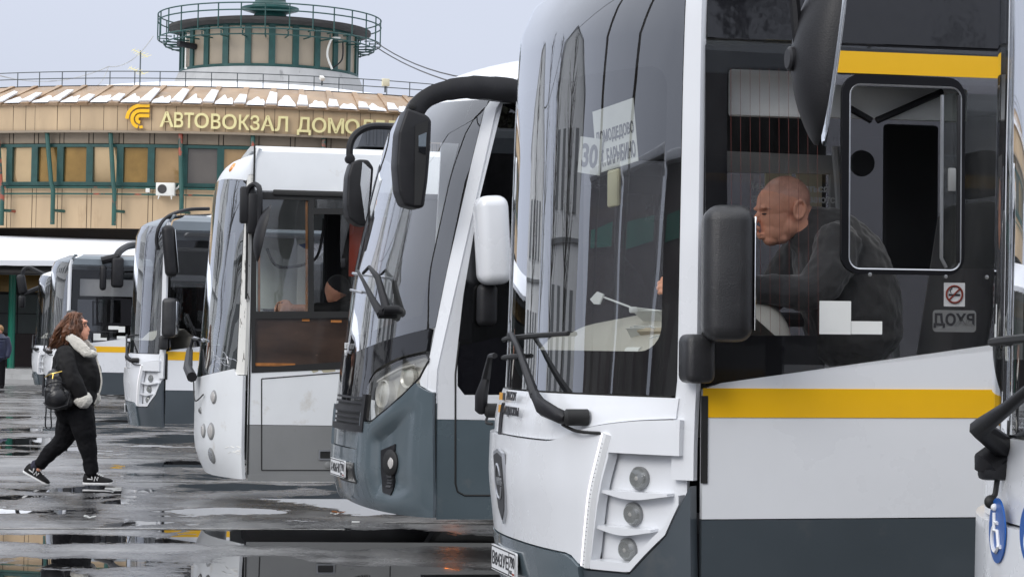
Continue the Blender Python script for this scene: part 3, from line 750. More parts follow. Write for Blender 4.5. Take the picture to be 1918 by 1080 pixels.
# snowy canopy, green columns, lower wall, platform
can = thing('canopy', 'snow covered platform canopy on green columns in front of the round station', 'canopy', Matrix.Translation((0, 70, 0)))
bm = bmesh.new()
n = 90
front, back, fb, bb = [], [], [], []
for k in range(n + 1):
    x = -40 + 34 * k / n
    j = .05 * noise.noise((x * 3, 0, 0)) + .03 * noise.noise((x * 11, 5, 0))
    front.append(bm.verts.new((x, -.3 + j * .4, 3.66 + j)))
    back.append(bm.verts.new((x, 8.5, 4.75)))
    fb.append(bm.verts.new((x, -.27 + j * .4, 3.50 + j * 1.6)))
for k in range(n):
    bm.faces.new((front[k], front[k + 1], back[k + 1], back[k])); bm.faces.new((fb[k], fb[k + 1], front[k + 1], front[k]))
obj('snow_cover', bm, 'snow', can)
bm = bmesh.new(); box(bm, (-23, 4, 3.9), (34, 8.2, .1), mtx=Matrix.Rotation(R(8), 3, 'X').to_4x4()); box(bm, (-23, .1, 3.38), (34, .2, .3)); obj('roof_beams', bm, 'darkroof', can, smooth=False)
for px in (22, -120, 300):
    p = at_depth(px, 600, 72)
    bm = bmesh.new(); lathe(bm, [(.13, .38), (.11, .5), (.11, 3.6), (.12, 3.62)], 16); obj('column', bm, 'brightgreen', can, mw=Matrix.Translation((p.x, 2, 0)))
low = thing('waiting_room_wall', 'dark waiting room front of glass and grey panels under the snowy canopy', 'wall', Matrix.Translation((0, 76, 0)))
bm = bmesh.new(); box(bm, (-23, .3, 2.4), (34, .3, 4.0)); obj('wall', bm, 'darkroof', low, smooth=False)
bm = bmesh.new()
for k in range(34):
    for z0, z1 in ((1.5, 2.12), (2.15, 2.75)):
        box(bm, (-39.5 + k * 1.0, .12, (z0 + z1) / 2), (.97, .06, z1 - z0))
obj('cladding', bm, 'greywall', low, smooth=False)
bm = bmesh.new(); box(bm, (-23, .1, .95), (34, .12, 1.08)); obj('plinth', bm, 'plinth', low, smooth=False)
bm = bmesh.new()
for k in range(17): box(bm, (-39 + k * 2.0, .12, 3.2), (1.75, .05, .72))
obj('window_band', bm, 'amber2', low, smooth=False)
bm = bmesh.new(); box(bm, (-23, 80, .21), (36, 19.6, .42)); box(bm, (-23, 70.0, .14), (36, .6, .28)); box(bm, (-23, 69.4, .07), (36, .6, .14))
tag(obj('pavement', bm, M['concrete'], smooth=False), 'raised concrete platform with steps', 'pavement', kind='structure')

# ------------------------------------------------------------------ what the bus windows mirror, left of and behind the photographer
M['render'] = pbr('pale grey render', (0.82, 0.82, 0.80), 0.8, var=0.08)
M['roofsnow'] = M['snow']
def gabled(name, label, loc, rz, Lg, Dp, Hw, Hr):
    b = thing(name, label, 'building', Matrix.Translation(loc) @ Matrix.Rotation(rz, 4, 'Z'))
    bm = bmesh.new()
    plate(bm, [(-Dp / 2, 0), (Dp / 2, 0), (Dp / 2, Hw), (0, Hw + Hr), (-Dp / 2, Hw)], lambda y, z: Vector((0, y, z)), lambda y, z: Vector((Lg, y, z)))
    obj('wall', bm, 'render', b, smooth=False)
    bm = bmesh.new()
    for s in (-1, 1):
        plate(bm, [(-.4, 0), (Lg + .4, 0), (Lg + .4, 1), (-.4, 1)], lambda x, t: Vector((x, s * (Dp / 2 + .4) * (1 - t), Hw - .2 + (Hr + .3) * t)), lambda x, t: Vector((x, s * (Dp / 2 + .4) * (1 - t), Hw - .02 + (Hr + .3) * t)))
    obj('roof', bm, 'snow', b, smooth=False)
    bm = bmesh.new()
    for s in (-1, 1):
        for k in range(int(Lg / 3.3)):
            for z in (1.5, 3.0, 4.5, 6.0):
                if z + 1.1 < Hw: box(bm, (1.9 + k * 3.3, s * (Dp / 2 + .01), z + .6), (2.3, .08, 1.0))
    for k in range(4):
        for z in (1.5, 4.6, 7.7, 10.8):
            if z + 1.6 < Hw: box(bm, (-.01, -Dp / 2 + 1.6 + k * (Dp - 3.2) / 3, z + .7), (.08, 1.1, 1.6))
    obj('window_glass', bm, 'midgrey', b, smooth=False)
    bm = bmesh.new(); box(bm, (Lg / 2, 0, .6), (Lg + .2, Dp + .2, 1.2)); box(bm, (Lg / 2, 0, 3.9), (Lg + .16, Dp + .16, .10)); obj('plinth', bm, 'midgrey', b, smooth=False)
    return b
gabled('gabled_building', 'long pale house with tall narrow windows and a snowy gable across the street', (-27, 31, 0), R(150), 26, 10, 7.2, 4.2)
gabled('gabled_building', 'narrow pale house with a steep snowy gable behind the poplars', (-30, 58, 0), R(128), 16, 9, 7.5, 5.5)
for k, (x, y, lab) in enumerate(((-24, 17.5, 'added unseen brown booth with a snowy lid nearest the cable pole'), (-25, 11.5, 'added unseen brown booth second along the far kerb'), (-25.5, 5.5, 'added unseen brown booth at the end of the far kerb'))):  # added out of view to give the windscreen a dark reflection low down
    kk = thing('added_booth', lab, 'added_booth', Matrix.Translation((x, y, 0)) @ Matrix.Rotation(R(6 * k), 4, 'Z'), 'unseen booths added as a dark reflection for the windscreen')
    bm = bmesh.new(); box(bm, (0, 0, 2.15), (3, 5.2, 4.3), .03); obj('wall', bm, 'plinth', kk)
    bm = bmesh.new(); box(bm, (.2, 0, 4.38), (3.6, 5.6, .14), .03); obj('roof', bm, 'snow', kk)
    bm = bmesh.new()
    for q in (-1.5, 0, 1.5): box(bm, (1.5, q, 1.6), (.05, 1.1, 1.1))
    obj('window', bm, 'greypane', kk, smooth=False)
    bm = bmesh.new(); box(bm, (1.53, 0, 3.4), (.06, 4.2, .3)); obj('fascia_board', bm, 'brightgreen', kk, smooth=False)
M['bark'] = pbr('grey bark', (0.045, 0.038, 0.032), 0.9, var=0.3)
M['leaf'] = pbr('dark late autumn leaves', (0.032, 0.034, 0.014), 0.7, var=0.5, vscale=3)
def tree(label, loc, h, spread, seed, leaves=0, cat='tree'):
    rr = random.Random(seed)
    t = thing('tree', label, cat, Matrix.Translation(loc))
    bt, bc, bl = bmesh.new(), bmesh.new(), bmesh.new()
    tube(bt, [(0, 0, 0), (rr.uniform(-.1, .1), .1, h * .35), (rr.uniform(-.3, .3), 0, h * .75), (0, 0, h)], [.17, .14, .08, .01], 8)
    for i in range(46):
        z = h * rr.uniform(.2, .95); a = rr.uniform(0, 2 * PI); l = spread * (1.1 - z / h) * rr.uniform(.6, 1.2) + .3
        d = Vector((math.cos(a), math.sin(a), rr.uniform(.5, 1.1)))
        p0 = Vector((0, 0, z)); p1 = p0 + d * l * .5; p2 = p0 + d * l + Vector((0, 0, .2 * l))
        tube(bc, [p0, p1, p2], [.045, .03, .006], 4)
        for j in range(5):
            q = p0.lerp(p2, rr.uniform(.3, 1)); e_ = q + Vector((rr.uniform(-1, 1), rr.uniform(-1, 1), rr.uniform(0, 1))) * l * .35
            tube(bc, [q, e_], [.014, .003], 3)
            for k in range(leaves):
                c = q.lerp(e_, rr.random()) + Vector((rr.uniform(-.2, .2), rr.uniform(-.2, .2), rr.uniform(-.2, .2)))
                s = rr.uniform(.05, .12); u = Vector((rr.uniform(-1, 1), rr.uniform(-1, 1), rr.uniform(-1, 1))).normalized(); v = u.orthogonal().normalized()
                bl.faces.new([bl.verts.new(c + u * s), bl.verts.new(c + v * s * .6), bl.verts.new(c - u * s), bl.verts.new(c - v * s * .6)])
    obj('trunk', bt, 'bark', t); cr = obj('crown', bc, 'bark', t, smooth=False)
    if leaves: obj('foliage', bl, 'leaf', t, smooth=False)
    else: bl.free()
tree('leafy dark tree behind the photographer', (14.6, -13, 0), 11.5, 3.6, 3, 22)
tree('tall bare poplar beside the pale gabled building', (-22, 38, 0), 11, 1.4, 5)
tree('bare poplar at the near corner of the pale building', (-20, 43, 0), 10, 1.3, 6)
tree('bare twiggy tree between the poplars and the kiosks', (-19, 24, 0), 8, 2.0, 9)
tree('bare low tree at the corner of the pale house', (-21, 31, 0), 9, 1.8, 12)
for k, (x, y, lab) in enumerate(((-11.5, 14.2, 'dark timber cable pole left of the parked buses'), (-13.5, 11.8, 'second dark timber pole farther from the parked buses'))):
    bm = bmesh.new(); tube(bm, [(0, 0, 0), (0, 0, 9)], [.13, .09], 10); box(bm, (0, 0, 8.6), (1.3, .1, .12))
    tag(obj('utility_pole', bm, 'bark', mw=Matrix.Translation((x, y, 0))), lab, 'pole')
cable('overhead_cable', 'black cable strung between the two dark timber poles', [(-11.5, 14.2, 8.4), (-13.5, 11.8, 8.5), (-24, -4, 8.2)], .5, .03)
cable('overhead_cable', 'black cable sagging from the nearer timber pole over to the narrow house', [(-11.5, 14.2, 8.1), (-27, 48, 8)], 1.2, .03)
# ------------------------------------------------------------------ buses: frame of reference
HW = 1.25
class Place:
    """Local frame of a bus: x forward, y to its left (towards the camera), z up; origin on the ground under the middle of the front."""
    def __init__(s, px, depth, yaw=YAW, nose=0.0, fx=None, lean=0.0):
        c = at_depth(px, 660, depth)
        T = Matrix.Rotation(PI + yaw, 4, 'Z')
        left = (T @ Vector((0, 1, 0)))
        o = Vector((c.x, c.y, 0)) - left * HW
        s.m = Matrix.Translation(o) @ T @ Matrix.Rotation(nose, 4, 'Y') @ Matrix.Rotation(lean, 4, 'X')
        s.i = s.m.inverted(); s.fx = fx
    def loc(s, px, py):
        return s.i @ CAMP, s.i.to_3x3() @ ray(px, py)
    def S(s, px, py, y=HW):
        o, d = s.loc(px, py); t = (y - o.y) / d.y
        p = o + d * t
        return (p.x, p.z)
    def X(s, px, py, x):
        """Point of the ray on the plane x = const: (y, z)."""
        o, d = s.loc(px, py); t = (x - o.x) / d.x
        p = o + d * t
        return (p.y, p.z)
    def F(s, px, py):
        """Point (v, z) of the front surface under a pixel."""
        o, d = s.loc(px, py)
        t0 = (HW + .6 - o.y) / d.y; t1 = (-HW - .3 - o.y) / d.y
        best = None; N = 500
        pg = None
        for k in range(N + 1):
            t = t0 + (t1 - t0) * k / N; p = o + d * t
            g = (p.x - s.fx(max(-HW, min(HW, p.y)), p.z)) + (max(0, abs(p.y) - HW) * 3 if abs(p.y) > HW else 0)
            if best is None or g < best[0]: best = (g, p.copy())
            if g <= 0: return (max(-HW, min(HW, p.y)), p.z)
        return (max(-HW, min(HW, best[1].y)), best[1].z)
    def FV(s, px, py, off=0.0):
        v, z = s.F(px, py); return Vector((s.fx(v, z) + off, v, z))

def fpatch(bm, fx, v0, v1, zlo, zhi, nv=28, nz=8, off=0.0, thick=0.02, vs=None):
    """Part of the bus front between two heights (numbers or functions of v), following the front surface."""
    zl = zlo if callable(zlo) else (lambda v: zlo)
    zh = zhi if callable(zhi) else (lambda v: zhi)
    V = vs or [v0 + (v1 - v0) * i / nv for i in range(nv + 1)]
    G = []
    for v in V:
        a, b = zl(v), max(zl(v) + 1e-4, zh(v))
        G.append([a + (b - a) * k / nz for k in range(nz + 1)])
    def nrm(v, z):
        e = .01
        du = Vector(((fx(min(HW, v + e), z) - fx(max(-HW, v - e), z)), min(HW, v + e) - max(-HW, v - e), 0))
        dz = Vector((fx(v, z + e) - fx(v, z - e), 0, 2 * e))
        n = du.cross(dz); n.normalize()
        return n if n.x > 0 else -n
    fr, bk = [], []
    for v, zs in zip(V, G):
        fr.append([]); bk.append([])
        for z in zs:
            p = Vector((fx(v, z), v, z)); n = nrm(v, z)
            fr[-1].append(bm.verts.new(p + n * off))
            if thick: bk[-1].append(bm.verts.new(p + n * (off - thick)))
    for g in ((fr, bk) if thick else (fr,)):
        for i in range(len(V) - 1):
            for k in range(nz): bm.faces.new((g[i][k], g[i + 1][k], g[i + 1][k + 1], g[i][k + 1]))
    if thick:
        n = len(V) - 1
        for i in range(n):
            bm.faces.new((fr[i][0], fr[i + 1][0], bk[i + 1][0], bk[i][0])); bm.faces.new((fr[i][nz], bk[i][nz], bk[i + 1][nz], fr[i + 1][nz]))
        for k in range(nz):
            bm.faces.new((fr[0][k], bk[0][k], bk[0][k + 1], fr[0][k + 1])); bm.faces.new((fr[n][k], fr[n][k + 1], bk[n][k + 1], bk[n][k]))
    return fix(bm)
def fpoly(bm, fx, poly, off=0.0, thick=0.02, dv=0.05, nz=4):
    """A v-monotone outline (v, z) laid on the bus front."""
    vs = sorted(set([round(p[0], 4) for p in poly]))
    V = []
    for a, b in zip(vs, vs[1:]):
        m = max(1, int((b - a) / dv)); V += [a + (b - a) * k / m for k in range(m)]
    V.append(vs[-1])
    def span(v):
        zs = []
        n = len(poly)
        for i in range(n):
            (a, za), (b, zb) = poly[i], poly[(i + 1) % n]
            if abs(a - b) < 1e-6:
                if abs(v - a) < 1e-3: zs += [za, zb]
            elif min(a, b) - 1e-4 <= v <= max(a, b) + 1e-4:
                t = min(1, max(0, (v - a) / (b - a))); zs.append(za + (zb - za) * t)
        return min(zs), max(zs)
    return fpatch(bm, fx, 0, 0, lambda v: span(v)[0], lambda v: span(v)[1], nz=nz, off=off, thick=thick, vs=V)
def fdisc(bm, fx, v, z, r, off=0.004, depth=0.02, n=20, rz=None):
    """Round lamp lens lying on the front."""
    e = .02
    du = Vector((fx(v + e, z) - fx(v - e, z), 2 * e, 0)).normalized(); dz = Vector((fx(v, z + e) - fx(v, z - e), 0, 2 * e)).normalized()
    m = frame3(Vector((fx(v, z), v, z)), du, dz)
    lathe(bm, [(r * .98, off - depth), (r, off), (r * .8, off + .010), (r * .3, off + .014)], n, m)
def splate(bm, poly, y=HW, t=0.02, holes=(), proud=0.0):
    """Side panel from an (x, z) outline; its outer face lies at y + proud."""
    return plate(bm, poly, lambda x, z: Vector((x, y + proud, z)), lambda x, z: Vector((x, y + proud - t, z)), holes)
def person_mat(b): return b

# ------------------------------------------------------------------ low-floor city bus, white over slate with a yellow stripe
PROF = [(0.2, -0.03), (0.45, 0.02), (0.8, 0.06), (1.10, 0.05), (1.17, 0.01), (2.45, -0.025), (2.80, -0.045), (2.91, -0.09), (2.98, -0.20), (3.03, -0.42)]
def fx_city(v, z):
    u = min(1.0, abs(v) / HW)
    return 0.40 * (1 - u ** 2.3) + smooth_tab(PROF, z, .04) * (1 - .8 * u ** 6)
def fx_near(v, z):
    u = min(1.0, abs(v) / HW)
    return 0.40 * (1 - u ** 2.3) + smooth_tab(PROF, z, .04) * .22 * (1 - .8 * u ** 6)
def wheel(parent, x, y=HW - .14, r=0.48, steer=0):
    bm = bmesh.new()
    m = Matrix.Translation((x, y, r)) @ Matrix.Rotation(R(90), 4, 'X')
    lathe(bm, [(r * .58, -.14), (r * .93, -.14), (r, -.10), (r, .10), (r * .93, .14), (r * .58, .14)], 28, m)
    wl = obj('wheel', bm, 'rubber', parent)
    bm = bmesh.new()
    lathe(bm, [(.02, -.10), (r * .3, -.12), (r * .36, -.06), (r * .56, -.05), (r * .6, -.13), (r * .6, .1), (.02, .1)], 24, m)
    obj('rim', bm, 'alu', wl)
def plate_text(parent, place_m, txt, region, w=.52, h=.112):
    bm = bmesh.new(); plate(bm, rrect(0, 0, w, h, .012), lambda x, y: Vector((x, y, .006)), lambda x, y: Vector((x, y, -.004)))
    np_ = obj('number_plate', bm, 'signwhite', parent, mw=place_m)
    bm = bmesh.new()
    plate(bm, rrect(.004, .004, w - .004, h - .004, .010), lambda x, y: Vector((x, y, .0075)), lambda x, y: Vector((x, y, .005)), [rrect(.009, .009, w - .009, h - .009, .008)])
    plate(bm, [(w * .735, .006), (w * .745, .006), (w * .745, h - .006), (w * .735, h - .006)], lambda x, y: Vector((x, y, .0079)), lambda x, y: Vector((x, y, .005)))
    def put(s, x, y, hh, ww):
        t = text_bm(s, .1, .001, .0012)
        xs = [v.co.x for v in t.verts]; ys = [v.co.y for v in t.verts]
        xform(t, Matrix.Translation((x, y, .0078)) @ Matrix.Diagonal((ww / (max(xs) - min(xs)), hh / (max(ys) - min(ys)), 1, 1)) @ Matrix.Translation((-min(xs), -min(ys), 0)))
        join(bm, t)
    put(txt, .03, .026, .062, w * .66); put(region, w * .77, .042, .05, w * .19); put('RUS', w * .78, .016, .016, .045)
    obj('plate_lettering', bm, 'ink', np_, smooth=False)
    bm = bmesh.new()
    plate(bm, [(w * .88, .014), (w * .95, .014), (w * .95, .022), (w * .88, .022)], lambda x, y: Vector((x, y, .0079)), lambda x, y: Vector((x, y, .006)))
    obj('plate_flag', bm, 'red', np_, smooth=False)
def mirror_box(bm, c, s, bev, mtx=None):
    box(bm, c, s, bev, mtx, seg=4)

def city_bus(name, label, pl, o):
    fx = pl.fx
    b = thing(name, label, 'bus', pl.m, o.get('group', 'white and slate city buses with a yellow stripe'))
    det = o.get('detail', 1)
    Lg = o.get('length', 8.6)
    wb = [( -.10, 1.24), (-1.25, 1.40), (-Lg + .1, 1.40)]           # window bottom line
    ZT, ZC = 2.82, 3.0
    g_lo, g_hi = .71, .27
    # side panels, both sides, and roof shell with thickness
    for y, sgn in ((HW, 1), (-HW, -1)):
        def P(poly, t=.03, proud=0.0, holes=()):
            bm = bmesh.new()
            return plate(bm, poly, lambda x, z: Vector((x, (HW + proud) * sgn, z)), lambda x, z: Vector((x, (HW + proud - t) * sgn, z)), holes)
        x1 = -.025
        if sgn > 0 or not o.get('door', True):
            bm = P([(x1, g_lo), (x1, 1.215), wb[0], wb[1], wb[2], (-Lg, 1.40), (-Lg, g_lo)])
            obj('side_panel', bm, 'white', b, smooth=False)
            bm = P([(x1, g_hi), (x1, g_lo - .004), (-Lg, g_lo - .004), (-Lg, g_hi)])
            obj('skirt', bm, 'grey', b, smooth=False)
            bm = P([(x1, 1.106), (x1, 1.22), (-Lg, 1.22), (-Lg, 1.106)], .006, .003)
            obj('stripe', bm, 'yellow', b, smooth=False)
            holes = []
            ow = o.get('window', None)
            if ow and sgn > 0: holes = [ow]
            bm = bmesh.new()
            pg = [(x1 - .02, 1.25), wb[1], wb[2], (-Lg + .1, ZT), (x1 - .02, ZT)]
            pg[0] = (x1 - .02, 1.235)
            if det < 2:
                f = bm.faces.new([bm.verts.new((x, HW * sgn, z)) for x, z in pg])
                obj('side_window', bm, o.get('sideglass', 'tint'), b, smooth=False)
        else:
            # kerb side: door leaves near the front, then windows over white
            bm = P([(-1.45, g_lo), (-1.45, 1.3), (-Lg, 1.3), (-Lg, g_lo)]); obj('side_panel', bm, 'white', b, smooth=False)
            bm = P([(-1.45, g_hi), (-1.45, g_lo - .004), (-Lg, g_lo - .004), (-Lg, g_hi)]); obj('skirt', bm, 'grey', b, smooth=False)
            bm = P([(-1.45, 1.106), (-1.45, 1.22), (-Lg, 1.22), (-Lg, 1.106)], .006, .003); obj('stripe', bm, 'yellow', b, smooth=False)
            bm = bmesh.new(); bm.faces.new([bm.verts.new((x, -HW, z)) for x, z in ((-1.45, 1.3), (-Lg + .1, 1.3), (-Lg + .1, ZT), (-1.45, ZT))])
            obj('side_window', bm, 'black_glass', b, smooth=False)
            bm = bmesh.new()
            for xa in (-.12, -.785):
                plate(bm, [(xa + (.1 if xa > -.5 else .0), .32), (xa - .66, .32), (xa - .66, 2.4), (xa + (.1 if xa > -.5 else .0), 2.4)], lambda x, z: Vector((x, -HW + .02, z)), lambda x, z: Vector((x, -HW + .06, z)), [rrect(xa - .58, .5, xa - .06, 2.3, .08)])
            d = obj('door', bm, 'frit', b, smooth=False)
            bm = bmesh.new()
            for xa in (-.12, -.78): bm.faces.new([bm.verts.new((x, -HW + .04, z)) for x, z in ((xa - .03, .45), (xa - .61, .45), (xa - .61, 2.35), (xa - .03, 2.35))])
            obj('door_glass', bm, 'black_glass', d, smooth=False)
            bm = P([(x1, 2.39), (x1, ZT), (-1.45, ZT), (-1.45, 2.39)]); obj('door_header', bm, 'frit', b, smooth=False)
    # roof, rear, floor
    bm = bmesh.new()
    xs = [-.03, -Lg]
    prof = [(-HW, ZT + .004), (-HW, ZC - .06), (-HW + .06, ZC), (-HW + .4, ZC + .05), (0, ZC + .07), (HW - .4, ZC + .05), (HW - .06, ZC), (HW, ZC - .06), (HW, ZT + .004)]
    ins = [(y * .97, z - .03) for y, z in reversed(prof)]
    plate(bm, prof + ins, lambda y, z: Vector((-.03 - max(0, (z - 2.8)) * .9 * (1 if abs(y) < HW else .4), y, z)), lambda y, z: Vector((-Lg, y, z)))
    obj('roof', bm, 'cornice', b)
    bm = bmesh.new(); box(bm, (-Lg, 0, 1.65), (.08, 2 * HW - .02, 2.7), .03); obj('rear_panel', bm, 'white', b)
    bm = bmesh.new(); box(bm, (-Lg / 2, 0, .36), (Lg - .4, 2 * HW - .1, .1)); box(bm, (-.5, .62, .52), (.9, 1.15, .25)); obj('floor', bm, 'floor', b, smooth=False)
    bm = bmesh.new(); box(bm, (-Lg / 2 - .1, 0, 2.86), (Lg - .5, 2 * HW - .12, .03)); obj('ceiling', bm, 'inner', b, smooth=False)
    bm = bmesh.new(); box(bm, (-2.6, .55, 1.5), (.04, 1.1, 2.2)); obj('cab_partition', bm, 'dark', b, smooth=False)
    for x in (-1.95, -Lg + 2.2):
        for y in (HW - .16, -HW + .16): wheel(b, x, y)
    if o.get('fairing'):
        bm = bmesh.new()
        pr = [(-.5, 0, .9), (-.9, .12, 1.0), (-1.5, .24, 1.04), (-2.2, .27, 1.04), (-6, .27, 1.04), (-6.6, .05, 1.0)]
        rings = []
        for x, h, wd in pr:
            rings.append([bm.verts.new((x, wd * math.cos(PI * k / 12) * 1.06, ZC + .03 + h * math.sin(PI * k / 12) ** .45)) for k in range(13)])
        for a, c in zip(rings, rings[1:]):
            for k in range(12): bm.faces.new((a[k], a[k + 1], c[k + 1], c[k]))
        fix(bm); obj('roof_fairing', bm, 'oldwhite', b)
    # front skin
    wtop = lambda v: 2.90 - .06 * (abs(v) / HW) ** 3
    wbot = lambda v: 1.187
    WV = HW - .075
    bm = bmesh.new(); fpatch(bm, fx, -WV, WV, wbot, wtop, 48, 14, 0.004, 0); obj('windscreen', bm, 'ws', b)
    hv0, hv1, hz0, hz1, hr = -WV + .06, WV - .075, 1.36, 2.50, .10
    def hlo(v):
        e = min(v - hv0, hv1 - v)
        return hz0 + (hr - math.sqrt(max(0, hr * hr - (hr - min(e, hr)) ** 2)))
    def hhi(v):
        e = min(v - hv0, hv1 - v)
        return hz1 - (hr - math.sqrt(max(0, hr * hr - (hr - min(e, hr)) ** 2)))
    inner_vs = [hv0 + hr * (1 - math.cos(PI / 2 * k / 6)) for k in range(7)] + [hv0 + hr + (hv1 - hv0 - 2 * hr) * k / 30 for k in range(1, 30)] + [hv1 - hr * (1 - math.cos(PI / 2 * k / 6)) for k in range(6, -1, -1)]
    bm = bmesh.new()
    fpatch(bm, fx, 0, 0, wbot, hlo, nz=3, off=-.004, thick=0, vs=inner_vs)
    fpatch(bm, fx, 0, 0, hhi, wtop, nz=4, off=-.004, thick=0, vs=inner_vs)
    fpatch(bm, fx, -WV, hv0, wbot, wtop, 4, 14, -.004, 0)
    fpatch(bm, fx, hv1, WV, wbot, wtop, 4, 14, -.004, 0)
    obj('windscreen_border', bm, 'frit', b)
    bm = bmesh.new()
    fpatch(bm, fx, WV, HW, .86, lambda v: 2.93, 6, 16, .0, .03)
    obj('front_pillar', bm, 'white', b)
    bm = bmesh.new(); fpatch(bm, fx, -HW, -WV, .86, lambda v: 2.93, 6, 16, .0, .03); obj('kerb_pillar', bm, 'white', b)
    bm = bmesh.new(); fpatch(bm, fx, -HW, HW, lambda v: wtop(v) + .004 if abs(v) < WV else 2.934, 3.03, 44, 5, 0, .03); obj('front_cap', bm, o.get('cap', 'cornice'), b)
    # lower front: upper lid, main cover, lamp panel with its bay, bumper
    def lidbot(v): return smooth_tab([(-1.3, .985), (.52, .982), (.60, .988), (.72, 1.028), (.86, 1.058), (1.05, 1.082), (1.3, 1.10)], v, .05)
    bm = bmesh.new(); fpatch(bm, fx, -1.19, 1.19, lambda v: lidbot(v) + .006, 1.178, 50, 5, .010, .03); obj('wiper_lid', bm, 'white', b)
    sv = lambda z: .782 + (z - .482) * .272
    cov = lambda v: smooth_tab([(-1.3, .56), (.2, .548), (.68, .536), (.745, .486), (1.4, .486)], v, .02)
    bm = bmesh.new(); fpatch(bm, fx, -1.20, .765, cov, lidbot, 50, 10, .03, .04)
    obj('front_cover', bm, 'white', b)
    cor = lambda v: lerp_tab([(.74, .482), (1.005, .487), (1.163, .645), (1.25, .849)], abs(v))
    BT = .955
    bm = bmesh.new()
    fpatch(bm, fx, .765, 1.215, BT, lidbot, 14, 4, .030, .04)
    bl0 = .80
    fpatch(bm, fx, .765, bl0 + .13, lambda v: max(cor(v), .482 + max(0, v - bl0) / .272 * .95), BT, 6, 8, .030, .05)
    fpatch(bm, fx, bl0, 1.215, cor, lambda v: min(BT, cor(v) + .035), 16, 2, .030, .05)
    fpatch(bm, fx, bl0, 1.215, lambda v: cor(v) + .02, BT + .01, 14, 10, -.035, .02)
    for z, e0, e1 in ((.797, .885, 1.17), (.652, .84, 1.10)):
        th = lambda v: .004 + .020 * max(0, math.sin(PI * (v - e0) / (e1 - e0))) ** 1.2
        fpatch(bm, fx, e0, e1, lambda v: z - th(v), lambda v: z + .007, 16, 3, .016, .05)
    obj('lamp_panel', bm, 'white', b)
    for z, v in ((.857, 1.034), (.711, 1.0), (.566, .959)):
        lb = bmesh.new(); fdisc(lb, fx, v, z, .043, -.014, .03); lm = obj('lamp', lb, 'lampglass', b)
        lb = bmesh.new(); fdisc(lb, fx, v, z, .040, -.026, .02); fdisc(lb, fx, v, z, .016, -.018, .02); obj('reflector', lb, 'lampdirt', lm)
        lb = bmesh.new(); fdisc(lb, fx, v, z, .047, -.020, .03); obj('bezel', lb, 'midgrey', lm)
    bm = bmesh.new(); fpatch(bm, fx, -1.215, -1.204, .70, lidbot, 3, 4, .03, .04); obj('kerb_lamp_panel', bm, 'white', b)
    bm = bmesh.new(); fpatch(bm, fx, -HW, -1.216, .20, .84, 3, 5, .02, .05); obj('kerb_bumper_corner', bm, 'grey', b)
    zs = [.488 + (1.03 - .488) * k / 14 for k in range(15)]
    A, B = [], []
    bm = bmesh.new()
    for z in zs:
        v0, v1 = sv(z) - .016, sv(z) + .016
        A.append(bm.verts.new((fx(v0, z) + .042, v0, z))); B.append(bm.verts.new((fx(v1, z) + .042, v1, z)))
    for k in range(14): bm.faces.new((A[k], B[k], B[k + 1], A[k + 1]))
    ls = obj('lamp_strip', bm, 'led', b, smooth=False)
    bm = bmesh.new(); tube(bm, [(fx(sv(z), z) + .022, sv(z), z) for z in zs], .026, 8); hs_ = obj('strip_housing', bm, 'signwhite', ls)
    bm = bmesh.new()
    for k in range(30):
        z = .497 + .017 * k; v = sv(z); box(bm, (fx(v, z) + .044, v, z), (.004, .026, .0022))
    obj('strip_ribs', bm, 'midgrey', ls, smooth=False)
    # slate bumper: recessed middle with the plate, raised outer part
    bm = bmesh.new(); fpatch(bm, fx, -1.20, .40, .22, lambda v: cov(v) - .006, 34, 6, .035, .05)
    fpatch(bm, fx, .408, .74, .22, lambda v: cov(v) - .006, 8, 4, .044, .05); obj('bumper', bm, 'slate', b)
    bm = bmesh.new()
    fpatch(bm, fx, .748, HW, .22, lambda v: min(.845, (cor(v) if v > .75 else .482) - .010), 18, 5, .024, .05)
    obj('bumper_corner', bm, 'grey', b)
    bm = bmesh.new(); box(bm, (-.034, HW - .004, 1.02), (.022, .02, .34)); obj('corner_trim', bm, 'rubber', b, smooth=False)
    if det >= 1:
        e_ = Vector((fx(.22, .43) - fx(-.32, .43), .54, 0))
        m = frame3(Vector((fx(-.32, .43) + .06, -.32, .375)), e_, (0, 0, 1))
        plate_text(b, m, o.get('plate', 'В843УЕ'), o.get('region', '790'))
    def fr_at(v, z, off):
        return Vector((fx(v, z) + off, v, z))
    # wipers
    for (pts, bl) in (([(.76, 1.09, .10), (.62, 1.125, .11), (.50, 1.17, .10), (.17, 1.371, .065), (.03, 1.425, .06), (-.05, 1.425, .05)], ((-.60, 1.40), (.60, 1.43))),
                      ([(-.80, 1.07, .11), (-.78, 1.14, .125), (-.76, 1.22, .12), (-.66, 1.325, .09), (-.45, 1.33, .06)], ((-.9, 1.31), (.12, 1.335)))):
        if pts[0][0] < 0 and not o.get('kerb_wiper', True): continue
        bm = bmesh.new()
        P3 = [Vector((fx(max(-HW, v), z) + of * o.get('wiper_reach', 1), v, z)) for v, z, of in pts]
        tube(bm, [P3[0] - (P3[1] - P3[0]) * .2, P3[0], P3[1], P3[2]], [.02, .040, .042, .026], 8, flat=(1.0, .75, (0, 1, 0)))
        tube(bm, P3[2:], [.022] + [.013] * (len(P3) - 3), 6)
        wp = obj('wiper', bm, 'blackp', b, angle=50)
        bm = bmesh.new(); (va, za), (vc, zc) = bl
        tube(bm, [Vector((fx(va + (vc - va) * k / 10, za) + .022, va + (vc - va) * k / 10, za + (zc - za) * k / 10)) for k in range(11)], .010, 6)
        obj('wiper_blade', bm, 'rubber', wp)
